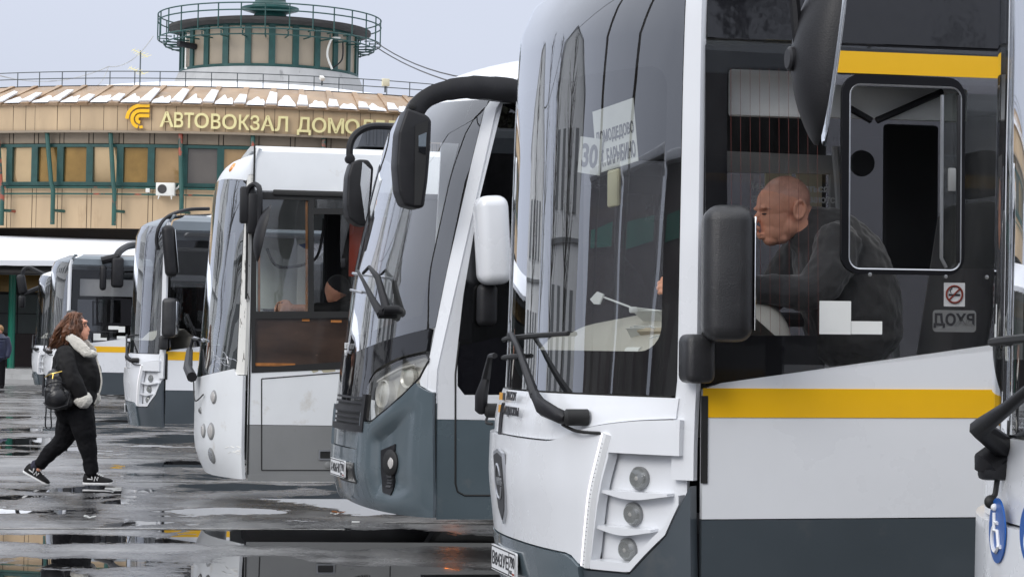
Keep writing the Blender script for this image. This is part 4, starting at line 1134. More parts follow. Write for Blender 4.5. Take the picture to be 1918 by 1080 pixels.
        bm = bmesh.new(); lathe(bm, [(.034, -.02), (.034, .07), (.02, .08)], 12, frame3(Vector((fx(pts[0][0], pts[0][1]) + .02, pts[0][0] + .03, pts[0][1])), (0, 1, 0), (0, 0, 1))); obj('wiper_pivot', bm, 'rubber', wp)
        bm = bmesh.new(); v_, z_ = pts[0][0], pts[0][1]
        tube(bm, spline([fr_at(v_ - .02, z_ - .03, .08), fr_at(v_ + .06, z_ - .055, .07), fr_at(v_ + .14, z_ - .06, .03)], 4), .007, 5); obj('washer_hose', bm, 'rubber', wp)
    # near-side box mirror on its foot
    if o.get('mirror', True):
        bm = bmesh.new()
        box(bm, (.02, HW + .06, 1.335), (.12, .14, .19), .03, seg=3)
        ft = obj('mirror_foot', bm, 'wetblack', b)
        bm = bmesh.new()
        mt = Matrix.Rotation(R(-14), 3, 'Z').to_4x4()
        box(bm, (-.055, HW + .20, 1.66), (.19, .27, .52), .06, mt, seg=5)
        hd = obj('mirror_housing', bm, 'wetblack', ft)
        bm = bmesh.new(); box(bm, (-.152, HW + .222, 1.66), (.006, .21, .43), .002, mt); obj('mirror_glass', bm, 'mirror', hd)
    # emblem and transport logo, dashboard, wheel and seat
    if det >= 1:
        bm = bmesh.new()
        dash = [(0.02, 1.0), (.02, 1.30), (-.10, 1.42), (-.30, 1.46), (-.42, 1.36), (-.46, 1.0)]
        N = 20; prev = None
        for i in range(N + 1):
            v = -1.10 + 2.2 * i / N
            sh = fx(v, 1.3) * .82 - .05
            hgt = .0 if v < -.1 else .06 * math.sin(min(1, (v + .1) / .6) * PI / 2)
            cur = [bm.verts.new((x + sh, v, z + (hgt if z > 1.2 else 0))) for x, z in dash]
            if prev:
                for k in range(len(dash) - 1): bm.faces.new((prev[k], cur[k], cur[k + 1], prev[k + 1]))
            prev = cur
        fix(bm); obj('dashboard', bm, 'beige', b)
        bm = bmesh.new(); st_m = frame3((-.40, .62, 1.50), (0, 1, 0), (.35, 0, .9))
        tube(bm, [st_m @ Vector((.225 * math.cos(2 * PI * k / 28), .225 * math.sin(2 * PI * k / 28), 0)) for k in range(28)], .017, 8, closed=True)
        for a in (30, 150, 270): tube(bm, [st_m @ Vector((0, 0, -.02)), st_m @ Vector((.22 * math.cos(R(a)), .22 * math.sin(R(a)), 0))], .014, 6)
        lathe(bm, [(.05, -.04), (.06, 0), (.03, .01)], 14, st_m); tube(bm, [st_m @ Vector((0, 0, 0)), st_m @ Vector((.0, -.2, -.5))], .03, 8)
        obj('steering_wheel', bm, 'blackp', b)
        bm = bmesh.new()
        box(bm, (-1.10, .62, 1.18), (.50, .50, .16), .06, seg=3); box(bm, (-1.38, .62, 1.62), (.16, .48, .78), .07, Matrix.Rotation(R(-9), 3, 'Y').to_4x4(), seg=3)
        box(bm, (-1.46, .62, 2.13), (.11, .27, .20), .04, seg=3); box(bm, (-1.12, .62, .85), (.3, .3, .5), .03)
        obj('driver_seat', bm, 'seat', b)
    return b
def logo_and_emblem(b, fx):
    """Shield emblem and the two-line transport logo on the front."""
    def fr(v, z, off):
        e = .03
        return frame3(Vector((fx(v, z) + off, v, z)), Vector((fx(v + e, z) - fx(v - e, z), 2 * e, 0)), Vector((fx(v, z + e) - fx(v, z - e), 0, 2 * e)))
    v0, z0 = -.03, .765
    sh = [(-.075, .13), (0, .145), (.075, .13), (.08, -.02), (.055, -.10), (0, -.15), (-.055, -.10), (-.08, -.02)]
    m = fr(v0, z0, .034)
    bm = bmesh.new(); plate(bm, sh, lambda x, y: Vector((x * 1.12, y * 1.12, .004)), lambda x, y: Vector((x * 1.12, y * 1.12, -.01)))
    em = obj('emblem', bm, 'alu', b, mw=m)
    bm = bmesh.new(); plate(bm, sh, lambda x, y: Vector((x, y, .007)), lambda x, y: Vector((x, y, .002))); obj('shield', bm, 'innerdark', em, smooth=False)
    bm = bmesh.new()
    tube(bm, [(.052 * math.cos(R(a)), .02 + .075 * math.sin(R(a)), .009) for a in range(20, 341, 16)], .006, 5)
    t = text_bm('МАЗ', .045, .003, .001, align='CENTER'); xform(t, Matrix.Translation((.012, -.005, .009))); join(bm, t)
    obj('emblem_mark', bm, 'alu', em, smooth=False)
    m = fr(-.10, 1.05, .014)
    bm = bmesh.new()
    def quad(a, x0, y0, x1, y1): plate(a, [(x0, y0), (x1, y0), (x1, y1), (x0, y1)], lambda x, y: Vector((x, y, .003)), lambda x, y: Vector((x, y, .0)))
    quad(bm, -.12, .085, -.045, .118); quad(bm, -.12, .03, -.06, .063)
    lg = obj('transport_logo', bm, 'orangeink', b, smooth=False, mw=m)
    bm = bmesh.new()
    quad(bm, -.043, .085, .005, .118); quad(bm, -.043, .03, .005, .063)
    for dx in (-.062, -.038):
        tube(bm, spline([(dx, -.12, .002), (dx, -.02, .002), (dx + .012, .04, .002), (dx + .034, .072, .002)], 4), .006, 4)
    for s, y in (('ТРАНСПОРТ', .08), ('ПОДМОСКОВЬЯ', .015)):
        t = text_bm(s, .05, .002, .0008, xs=.72 if s[0] == 'Т' else .74); xform(t, Matrix.Translation((.03, y, .002))); join(bm, t)
    obj('logo_lettering', bm, 'ink', lg, smooth=False)

G_CITY = 'white and slate city buses with a yellow stripe'
plB = Place(1311, 9.17, yaw=R(13.0), nose=R(0.5), fx=fx_city)
plA = Place(3060, 3.85, fx=fx_near)
plE = Place(308, 31.0, fx=fx_city)
plF = Place(128, 46.3, fx=fx_city)
busB = city_bus('city_bus', 'largest white bus in front with a bald driver in its side window', plB, dict(detail=2, plate='В843УЕ', region='790'))
logo_and_emblem(busB, fx_city)
busA = city_bus('city_bus', 'nearest bus cut off by the right edge with blue wheelchair signs on its front', plA, dict(detail=1, plate='Е381КН', mirror=False, wiper_reach=.6, kerb_wiper=False, sideglass='black_glass'))
busE = city_bus('city_bus', 'white bus behind the walking woman with a long hanging mirror and white roof fairing', plE, dict(detail=1, fairing=True, plate='А517ОР', length=11))
busF = city_bus('city_bus', 'far white bus behind the woman with square papers in its side window', plF, dict(detail=1, plate='К206МВ', length=11))
# ------------------------------------------------------------------ what only the large bus shows: side window, vent, papers, cab
def side_poly(pl, pxs, y=HW): return [pl.S(px, py, y) for px, py in pxs]
def sgl(bm, pts, y):
    bm.faces.new([bm.verts.new((x, y, z)) for x, z in pts]); return bm
def big_bus_details(b, pl):
    S = pl.S
    # glazing with the hole of the open vent
    outer = side_poly(pl, [(1321, 719), (1862, 656)]) + [(-8.4, 1.40), (-8.4, S(1500, 82)[1]), (S(1321, 82)[0], S(1500, 82)[1])]
    vent = [S(1594, 157), S(1789, 160)] ; v0 = S(1592, 157); v1 = S(1768, 506)
    hole = rrect(v0[0], v1[1], S(1799, 506)[0], v0[1], .045)
    bm = bmesh.new(); plate(bm, outer, lambda x, z: Vector((x, HW, z)), lambda x, z: Vector((x, HW - .006, z)), [hole])
    sw = obj('side_window', bm, 'tint', b, smooth=False)
    zt = S(1500, 82)[1]
    bm = bmesh.new(); plate(bm, [(outer[0][0], 0), (-8.4, 0), (-8.4, 1), (outer[0][0], 1)], lambda x, t: Vector((x, HW - .004 - .010 * t, zt + .012 + .24 * t)), lambda x, t: Vector((x, HW - .03 - .010 * t, zt + .012 + .24 * t)))
    obj('upper_panel', bm, 'gloss', b, smooth=False)
    bm = bmesh.new(); sgl(bm, [(S(1565, 95)[0], S(1565, 95)[1]), (-8.4, S(1565, 95)[1]), (-8.4, S(1565, 136)[1]), (S(1565, 95)[0], S(1565, 136)[1])], HW + .003)
    obj('upper_stripe', bm, 'yellow', b, smooth=False)
    # black border printed inside the pane
    yi = HW - .010
    bm = bmesh.new()
    sgl(bm, side_poly(pl, [(1321, 84), (1900, 84), (1900, 146), (1575, 140), (1512, 127), (1362, 127), (1362, 628), (1321, 660)], yi), yi)
    sgl(bm, side_poly(pl, [(1321, 660), (1362, 628), (1530, 628), (1535, 700), (1321, 722)], yi), yi)
    obj('window_border', bm, 'frit', sw, smooth=False)
    bm = bmesh.new()
    plate(bm, rrect(S(1578, 138)[0], S(1578, 512)[1], S(1808, 138)[0], S(1578, 138)[1], .075), lambda x, z: Vector((x, HW + .002, z)), lambda x, z: Vector((x, HW - .02, z)),
          [rrect(v0[0] - .0, v1[1], S(1799, 506)[0], v0[1], .045)])
    vf = obj('vent_frame', bm, 'frit', sw, smooth=False)
    bm = bmesh.new()
    L_ = rrect(v0[0], v1[1], S(1799, 506)[0], v0[1], .045)
    tube(bm, [Vector((x, HW - .001, z)) for x, z in L_], .0045, 5, closed=True)
    obj('vent_bead', bm, 'alu', vf)
    bm = bmesh.new(); x0, x1 = S(1768, 300)[0], S(1800, 300)[0]
    plate(bm, rrect(x0, v1[1] + .01, x1 - .9, v0[1] - .02, .04), lambda x, z: Vector((x, HW - .022, z)), lambda x, z: Vector((x, HW - .028, z)))
    ps = obj('sliding_pane', bm, 'clear', vf, smooth=False)
    bm = bmesh.new()
    tube(bm, [Vector((x0, HW - .02, v0[1] - .03)), Vector((x0, HW - .02, v1[1] + .05)), Vector((x0 - .02, HW - .02, v1[1] + .012))], .008, 6); obj('pane_edge', bm, 'alu', ps)
    bm = bmesh.new(); box(bm, ((x0 + x1) / 2 + .004, HW + .004, S(1784, 337)[1]), (.032, .02, .095), .006); obj('vent_handle', bm, 'midgrey', ps)
    bm = bmesh.new(); box(bm, (x1 + .012, HW + .003, (v0[1] + v1[1]) / 2), (.014, .012, v0[1] - v1[1] - .06), .004); obj('vent_rail', bm, 'blackp', ps)
    bm = bmesh.new()
    for px, py in ((1629, 514), (1771, 518), (1848, 519)):
        x, z = S(px, py); lathe(bm, [(.008, 0), (.008, .004), (.003, .005)], 10, frame3((x, HW + .0005, z), (-1, 0, 0), (0, 0, 1)))
    obj('screw', bm, 'alu', sw)
    bm = bmesh.new()
    for k in range(10):
        px = 1370 + 18 * k
        a, c = S(px, 128), S(px + 2, 628); tube(bm, [Vector((a[0], HW - .008, a[1])), Vector((c[0], HW - .008, c[1]))], .0007, 4)
    obj('heater_wires', bm, 'redline', sw)
    # notices on the glass
    def sheet(name, x0, y0, x1, y1, mat, y=HW + .0015, par=sw, r=.002):
        a, c = S(x0, y0, y), S(x1, y1, y)
        bm = bmesh.new(); plate(bm, rrect(a[0], c[1], c[0], a[1], r), lambda x, z: Vector((x, y + .0015, z)), lambda x, z: Vector((x, y - .0008, z)))
        return obj(name, bm, mat, par, smooth=False)
    sheet('window_sheet', 1535, 563, 1593.5, 626, 'paper'); sheet('window_sheet', 1594.5, 601, 1652, 626, 'paper')
    yb = HW - .02
    ns = sheet('no_smoking_sticker', 1768, 529, 1807, 574, 'signwhite', yb)
    x, z = S(1787, 551, yb)
    fm = frame3((x, yb + .004, z), (-1, 0, 0), (0, 0, 1))
    bm = bmesh.new(); tube(bm, [fm @ Vector((.034 * math.cos(R(a)), .034 * math.sin(R(a)), 0)) for a in range(0, 360, 15)], .004, 5, closed=True)
    tube(bm, [fm @ Vector((-.024, -.024, 0)), fm @ Vector((.024, .024, 0))], .0035, 5); obj('prohibition_ring', bm, 'red', ns)
    bm = bmesh.new(); tube(bm, [fm @ Vector((-.024, -.002, -.001)), fm @ Vector((.024, -.002, -.001))], .004, 5); tube(bm, [fm @ Vector((-.014, .006, -.001)), fm @ Vector((-.02, .016, -.001)), fm @ Vector((-.010, .022, -.001)), fm @ Vector((-.012, .03, -.001))], .002, 4); obj('cigarette_mark', bm, 'ink', ns)
    dp = sheet('entrance_sign', 1747, 580, 1828, 622, 'midgrey', yb, r=.015)
    x, z = S(1787, 600, yb)
    bm = text_bm('ВХОД', .062, .002, .002, align='CENTER')
    ys = [v.co.y for v in bm.verts]
    xform(bm, frame3((x, yb + .003, z), (1, 0, 0), (0, 0, 1)) @ Matrix.Translation((0, -(max(ys) + min(ys)) / 2, 0)))
    obj('sign_lettering', bm, 'ink', dp, smooth=False)
    # cab fittings
    a, c = S(1366, 130, 1.05), S(1512, 222, 1.05)
    bm = bmesh.new(); box(bm, ((a[0] + c[0]) / 2, 1.05, (a[1] + c[1]) / 2), (abs(a[0] - c[0]), .04, abs(a[1] - c[1])), .012); obj('visor_panel', bm, 'paper', b)
    a, c = S(1592, 160, .95), S(1768, 228, .95)
    bm = bmesh.new(); box(bm, ((a[0] + c[0]) / 2, .95, (a[1] + c[1]) / 2), (abs(a[0] - c[0]) + .2, .03, abs(a[1] - c[1])), .01); obj('roof_locker', bm, 'paper', b)
    bm = bmesh.new()
    for p, q in (((1590, 202), (1632, 226)), ((1642, 226), (1765, 172))):
        (xa, za), (xb, zb) = S(p[0], p[1], 1.0), S(q[0], q[1], 1.0)
        tube(bm, [Vector((xa, 1.0, za)), Vector((xb, 1.0, zb))], .014, 6)
    obj('folding_arm', bm, 'blackp', b)
    yp = -.35
    bm = bmesh.new()
    plate(bm, side_poly(pl, [(1338, 282), (1568, 292), (1568, 640), (1338, 640)], yp), lambda x, z: Vector((x, yp, z)), lambda x, z: Vector((x, yp - .03, z)), [side_poly(pl, [(1346, 322), (1556, 326), (1556, 630), (1346, 630)], yp)])
    obj('door_frame', bm, 'inner', b, smooth=False)
    for (x0, y0, x1, y1) in ((1433, 298, 1482, 390), (1491, 300, 1539, 390)):
        a, c = S(x0, y0, -1.1), S(x1, y1, -1.1)
        bm = bmesh.new(); box(bm, ((a[0] + c[0]) / 2, -1.1, (a[1] + c[1]) / 2), (abs(a[0] - c[0]), .01, abs(a[1] - c[1])), .002); obj('notice_board', bm, 'cream', b, smooth=False)
    t = text_bm('Не прислоняться', .045, .002, .001)
    x, z = S(1408, 360, -.33); join(t, xform(text_bm('двери открываются', .045, .002, .001), Matrix.Translation((0, -.05, 0))))
    xform(t, frame3((x, -.33, z), (-1, 0, 0), (0, 0, 1))); obj('door_notice', t, 'signwhite', b, smooth=False)
    bm = bmesh.new()
    (xa, za), (xb, zb) = S(1572, 380, .2), S(1590, 690, .2); tube(bm, spline([Vector((xa + .02, .2, za + .25)), Vector((xa, .2, za)), Vector((xb, .2, zb))], 4), .019, 8)
    (xa, za), (xb, zb) = S(1668, 505, .2), S(1680, 690, .2); tube(bm, [Vector((xa, .2, za)), Vector((xb, .2, zb))], .019, 8)
    obj('grab_pole', bm, 'inner', b)
    # fan and speaker shapes inside the vent, headrest seen behind
    x, z = S(1614, 306, .1)
    bm = bmesh.new(); lathe(bm, [(.06, 0), (.055, .02), (.02, .022)], 20, frame3((x, .1, z), (-1, 0, 0), (0, 0, 1))); obj('cab_fan', bm, 'innerdark', b)
    a, c = S(1655, 232, -.9), S(1755, 505, -.9)
    bm = bmesh.new(); box(bm, ((a[0] + c[0]) / 2, -.9, (a[1] + c[1]) / 2), (abs(a[0] - c[0]), .05, abs(a[1] - c[1])), .02); obj('partition_panel', bm, 'innerdark', b)
    # instrument hood beside the driver, dash papers, till roll, bright card, route sign
    x, z = S(1440, 640, .95)
    bm = bmesh.new(); ellipsoid(bm, (x, .72, z - .03), (.16, .26, .22)); obj('instrument_hood', bm, 'beige', b)
    fx = pl.fx
    def inside(px, py, depth_in):
        v, zz = pl.F(px, py)
        o, d = pl.loc(px, py); p = Vector((fx(v, zz), v, zz)); t = (p.y - o.y) / d.y
        return o + d * (t + depth_in / d.length)
    bm = bmesh.new()
    for (px, py, dp_, rz, sx_, sy_) in ((1235, 610, .30, 20, .16, .20), (1215, 640, .24, 50, .14, .18), (1250, 640, .3, -15, .15, .2), (1255, 655, .22, 35, .12, .16)):
        p = inside(px, py, dp_)
        m = Matrix.Translation(p) @ Matrix.Rotation(R(rz), 4, 'Z') @ Matrix.Rotation(R(-38), 4, 'Y')
        for k in range(3):
            box(bm, m @ Vector((0.0, .01 * k, .004 * k)), (sy_, sx_, .002), mtx=m.to_3x3().to_4x4() @ Matrix.Rotation(R(4 * k), 4, 'Z'))
    tag(obj('loose_papers', bm, 'paper', None, smooth=False, mw=pl.m), 'creased white papers lying on the dashboard of the big bus', 'papers')
    bm = bmesh.new()
    p = inside(1232, 640, .2)
    m = Matrix.Translation(p) @ Matrix.Rotation(R(30), 4, 'Z') @ Matrix.Rotation(R(-35), 4, 'Y'); box(bm, m @ Vector((0, 0, .02)), (.12, .16, .02), .004, m.to_3x3().to_4x4())
    tag(obj('folded_cardboard', bm, 'card', None, mw=pl.m), 'folded brown cardboard on the dashboard beside the papers', 'cardboard')
    bm = bmesh.new()
    p = inside(1202, 659, .10); q = inside(1176, 659, .10)
    tube(bm, [p, p.lerp(q, .5), q], .020, 16); tag(obj('till_roll', bm, 'paper', None, mw=pl.m), 'white roll of till paper lying on the dashboard', 'paper roll')
    bm = bmesh.new()
    A_, B_, C_, D_ = [inside(px, py, .06) for px, py in ((1105, 560), (1118, 546), (1130, 551), (1122, 570))]
    vs = [bm.verts.new(p) for p in (A_, inside(1112, 569, .06), D_, C_, B_)]; bm.faces.new(vs)
    r_ = bmesh.ops.extrude_face_region(bm, geom=bm.faces[:]); bmesh.ops.translate(bm, vec=(-.006, 0, 0), verts=[v for v in r_['geom'] if isinstance(v, bmesh.types.BMVert)])
    fix(bm); obj('phone_holder', bm, 'signwhite', b, smooth=False)
    bm = bmesh.new()
    tube(bm, [inside(1130, 556, .08), inside(1178, 574, .10), inside(1190, 580, .10)], .004, 5); box(bm, inside(1186, 580, .1), (.03, .03, .025), .006); obj('phone_mount', bm, 'signwhite', b)
    # route sign sheets
    def signsheet(cx, cy, w_, h_, dep, rotv, lines, name):
        p = inside(cx, cy, dep)
        v, zz = pl.F(cx, cy)
        ex = Vector((fx(v + .05, zz) - fx(v - .05, zz), .1, 0)).normalized()
        m = frame3(p, (ex * math.cos(R(rotv)) + Vector((0, 0, math.sin(R(rotv))))), (0, 0, 1))
        bm = bmesh.new(); plate(bm, [(-w_ / 2, -h_ / 2), (w_ / 2, -h_ / 2), (w_ / 2, h_ / 2), (-w_ / 2, h_ / 2)], lambda x, y: Vector((x, y, 0)), lambda x, y: Vector((x, y, -.002)))
        o_ = tag(obj(name, bm, 'signcard', None, smooth=False, mw=pl.m @ m), lines[0], 'route sign')
        bm = bmesh.new()
        for (s, hh, y, ww) in lines[1]:
            t = text_bm(s, .1, .001, .003); xs = [q.co.x for q in t.verts]; ys = [q.co.y for q in t.verts]
            xform(t, Matrix.Translation((-ww / 2, y, .0015)) @ Matrix.Diagonal((ww / (max(xs) - min(xs)), hh / (max(ys) - min(ys)), 1, 1)) @ Matrix.Translation((-min(xs), -min(ys), 0)))
            join(bm, t)
        obj('sign_lettering', bm, 'veiledink', o_, smooth=False)
    signsheet(1152, 255, .27, .26, .05, 8, ('white route sheet reading ДОМОДЕДОВО and СТ. БАРЫБИНО behind the windscreen', [('ДОМОДЕДОВО', .06, -.02, .25), ('СТ. БАРЫБИНО', .07, -.11, .25)]), 'route_sign')
    signsheet(1105, 292, .17, .15, .045, -8, ('white number card reading 30 left of the route sheet', [('30', .10, -.05, .12)]), 'number_card')
    # grey rows of the destination display behind the glass top
    bm = bmesh.new(); fpatch(bm, fx, .0, .62, 2.56, 2.84, 14, 3, -.03, .02); obj('destination_display', bm, 'innerdark', b)
    bm = bmesh.new()
    (v1, z1) = pl.F(1176, 480)
    box(bm, inside(1150, 352, .5), (.02, .16, .16), .01); obj('interior_mirror', bm, 'cream', b)
big_bus_details(busB, plB)

# small dark shards: papers in the side window of the far bus, hung mirrors of the bus with the fairing
S = plF.S
for (x0, y0, x1, y1) in ((175, 624, 188, 637), (176, 632, 200, 637), (203, 610, 222, 617), (222, 611, 234, 622), (219, 629, 235, 635)):
    a, c = S(x0, y0, HW + .002), S(x1, y1, HW + .002)
    bm = bmesh.new(); sgl(bm, [a, (c[0], a[1]), c, (a[0], c[1])], HW + .004 + rng.uniform(0, .003)); obj('window_sheet', bm, 'paper', busF, smooth=False)
bm = bmesh.new(); plate(bm, side_poly(plF, [(180, 556), (246, 560), (246, 610), (180, 607)]), lambda x, z: Vector((x, HW + .004, z)), lambda x, z: Vector((x, HW - .01, z)),
                        [side_poly(plF, [(184, 560), (226, 562), (226, 605), (184, 603)])]); obj('vent_frame', bm, 'frit', busF, smooth=False)
bm = bmesh.new(); a, c = S(150, 522, .9), S(250, 556, .9); box(bm, ((a[0] + c[0]) / 2, .9, (a[1] + c[1]) / 2), (abs(a[0] - c[0]), .03, abs(a[1] - c[1])), .01); obj('visor_panel', bm, 'inner', busF)
# E: roof arms and long mirror, near the corner
y = HW + .12
def s3(pl, px, py, yy): x, z = pl.S(px, py, yy); return Vector((x, yy, z))
bm = bmesh.new()
tube(bm, spline([s3(plE, 392, 391, .7), s3(plE, 350, 393, .85), s3(plE, 315, 405, 1.2), s3(plE, 298, 425, y), s3(plE, 293, 450, y), s3(plE, 297, 468, y)], 5), .024, 6)
tube(bm, [s3(plE, 395, 403, .8), s3(plE, 350, 405, .9), s3(plE, 310, 408, 1.2)], .02, 6)
ar = obj('mirror_arm', bm, 'blackp', busE)
bm = bmesh.new(); c = s3(plE, 318, 470, y); box(bm, c, (.17, .22, .68), .07, Matrix.Rotation(R(6), 3, 'Y').to_4x4(), seg=4); hd = obj('mirror_housing', bm, 'blackp', ar)
bm = bmesh.new(); box(bm, c + Vector((-.088, .03, 0)), (.006, .17, .56), .002, Matrix.Rotation(R(6), 3, 'Y').to_4x4()); obj('mirror_glass', bm, 'mirror', hd)
# F: twin mirrors on a big arm from the roof
y = HW + .05
bm = bmesh.new()
tube(bm, spline([s3(plF, 262, 458, .2), s3(plF, 240, 461, .6), s3(plF, 225, 470, 1.1), s3(plF, 218, 480, y)], 5), .07, 8)
tube(bm, [s3(plF, 190, 488, y), s3(plF, 222, 480, y)], .075, 8); ar = obj('mirror_arm', bm, 'blackp', busF)
for px, py, ww, hh in ((220, 510, .24, .6), (193, 520, .13, .5)):
    bm = bmesh.new(); box(bm, s3(plF, px, py, y), (ww, .2, hh), .06, seg=3); obj('mirror_housing', bm, 'blackp', ar)

# nearest bus: hung convex mirror, wheelchair signs, small antenna
yA = -.78
plAS = plA
bm = bmesh.new()
c0 = s3(plA, 1487, -120, yA); c1 = s3(plA, 1498, 95, yA)
tube(bm, spline([s3(plA, 1760, -200, yA), s3(plA, 1600, -190, yA), c0, s3(plA, 1490, 20, yA), c1], 6), .014, 8)
ar = obj('mirror_arm', bm, 'blackp', busA)
bm = bmesh.new(); cc = s3(plA, 1500, 111, yA); lathe(bm, [(.026, -.03), (.03, -.02), (.03, .03), (.024, .035)], 14, Matrix.Translation(cc) @ Matrix.Rotation(R(90), 4, 'Y'))
lathe(bm, [(.022, -.03), (.024, .02), (.01, .03)], 14, Matrix.Translation(s3(plA, 1522, 102, yA)) @ Matrix.Rotation(R(-90), 4, 'X')); obj('mirror_clamp', bm, 'blackp', ar)
# convex shell: lofted lens shape, tall oval, seen nearly edge on
top, bot = s3(plA, 1580, -90, yA), s3(plA, 1532, 272, yA)
ax = (top - bot); hgt = ax.length; ax.normalize()
sd_ = (plA.i.to_3x3() @ ray(1530, 100)); sd_ = Matrix.Rotation(R(5), 3, 'Z') @ sd_; sd_ = (sd_ - ax * sd_.dot(ax)).normalized(); fwd = sd_.cross(ax)
if fwd.x < 0: fwd = -fwd
N, K = 22, 18
bm = bmesh.new(); rings = []
for i in range(N + 1):
    t = i / N; h = bot + ax * hgt * t
    wid = .135 * (1 - abs(2 * t - 1) ** 2.6) ** .5 + .006
    dep = .085 * (1 - abs(2 * t - 1) ** 2.0) + .010
    rings.append([bm.verts.new(h + sd_ * wid * math.cos(PI * k / (K - 1)) + fwd * dep * math.sin(PI * k / (K - 1))) for k in range(K)])
for a, b_ in zip(rings, rings[1:]):
    for k in range(K - 1): bm.faces.new((a[k], a[k + 1], b_[k + 1], b_[k]))
    bm.faces.new((a[K - 1], a[0], b_[0], b_[K - 1]))
bm.faces.new(rings[0]); bm.faces.new(rings[-1]); fix(bm)
hd = obj('mirror_housing', bm, 'blackp', ar, angle=50)
bm = bmesh.new(); rings = []
for i in range(N + 1):
    t = i / N; h = bot + ax * hgt * t - fwd * .012
    wid = .118 * (1 - abs(2 * t - 1) ** 2.6) ** .5 + .004
    rings.append([bm.verts.new(h + sd_ * wid - fwd * .0), bm.verts.new(h - fwd * .008), bm.verts.new(h - sd_ * wid)])
for a, b_ in zip(rings, rings[1:]):
    for k in range(2): bm.faces.new((a[k], a[k + 1], b_[k + 1], b_[k]))
fix(bm); obj('mirror_glass', bm, 'mirror', hd)
bm = bmesh.new(); tube(bm, spline([s3(plA, 1503, 125, yA), s3(plA, 1496, 170, yA), s3(plA, 1503, 196, yA)], 5), .004, 5); obj('mirror_cable', bm, 'rubber', ar)
yw_ = plA.F(1893, 830)[0]
bm = bmesh.new()
tube(bm, [s3(plA, 1838, 884, yw_), s3(plA, 1846, 868, yw_), s3(plA, 1880, 836, yw_), plA.FV(1914, 803, .10), plA.FV(1960, 764, .09), plA.FV(2030, 700, .08)], [.018, .034, .032, .024, .016, .012], 8); wa = obj('wiper', bm, 'blackp', busA, angle=50)
bm = bmesh.new(); box(bm, s3(plA, 1868, 880, yw_), (.085, .05, .045), .012); obj('wiper_pivot', bm, 'blackp', wa)
bm = bmesh.new(); tube(bm, [s3(plA, 1868, 898, yw_), s3(plA, 1864, 925, yw_), s3(plA, 1853, 940, yw_)], .007, 6); ellipsoid(bm, s3(plA, 1856, 939, yw_), (.016, .012, .016)); obj('washer_jet', bm, 'rubber', wa)
for (px, py) in ((1894, 993), (1962, 1000)):
    v, z = plA.F(px, py)
    fx = plA.fx; e = .03
    m = frame3(Vector((fx(v, z) + .034, v, z)), Vector((fx(v + e, z) - fx(v - e, z), 2 * e, 0)), (0, 0, 1))
    bm = bmesh.new(); lathe(bm, [(.074, -.003), (.074, .001), (.02, .0012)], 32, m); st_ = obj('accessible_sign', bm, 'blue', busA, smooth=False)
    bm = bmesh.new()
    T = lambda *p: [m @ Vector((x, y_, .003)) for x, y_ in p]
    tube(bm, T((-.012, .04), (-.010, .0), (.02, .0), (.034, -.035), (.046, -.033)), .0055, 5)
    tube(bm, T(*[(-.002 + .03 * math.cos(R(a)), -.018 + .03 * math.sin(R(a))) for a in range(110, 331, 20)]), .005, 5)
    tube(bm, T((-.011, .018), (.016, .018)), .0045, 5); ellipsoid(bm, m @ Vector((-.013, .052, .003)), (.009, .009, .009), seg=10, rings=6)
    obj('wheelchair_mark', bm, 'signwhite', st_)

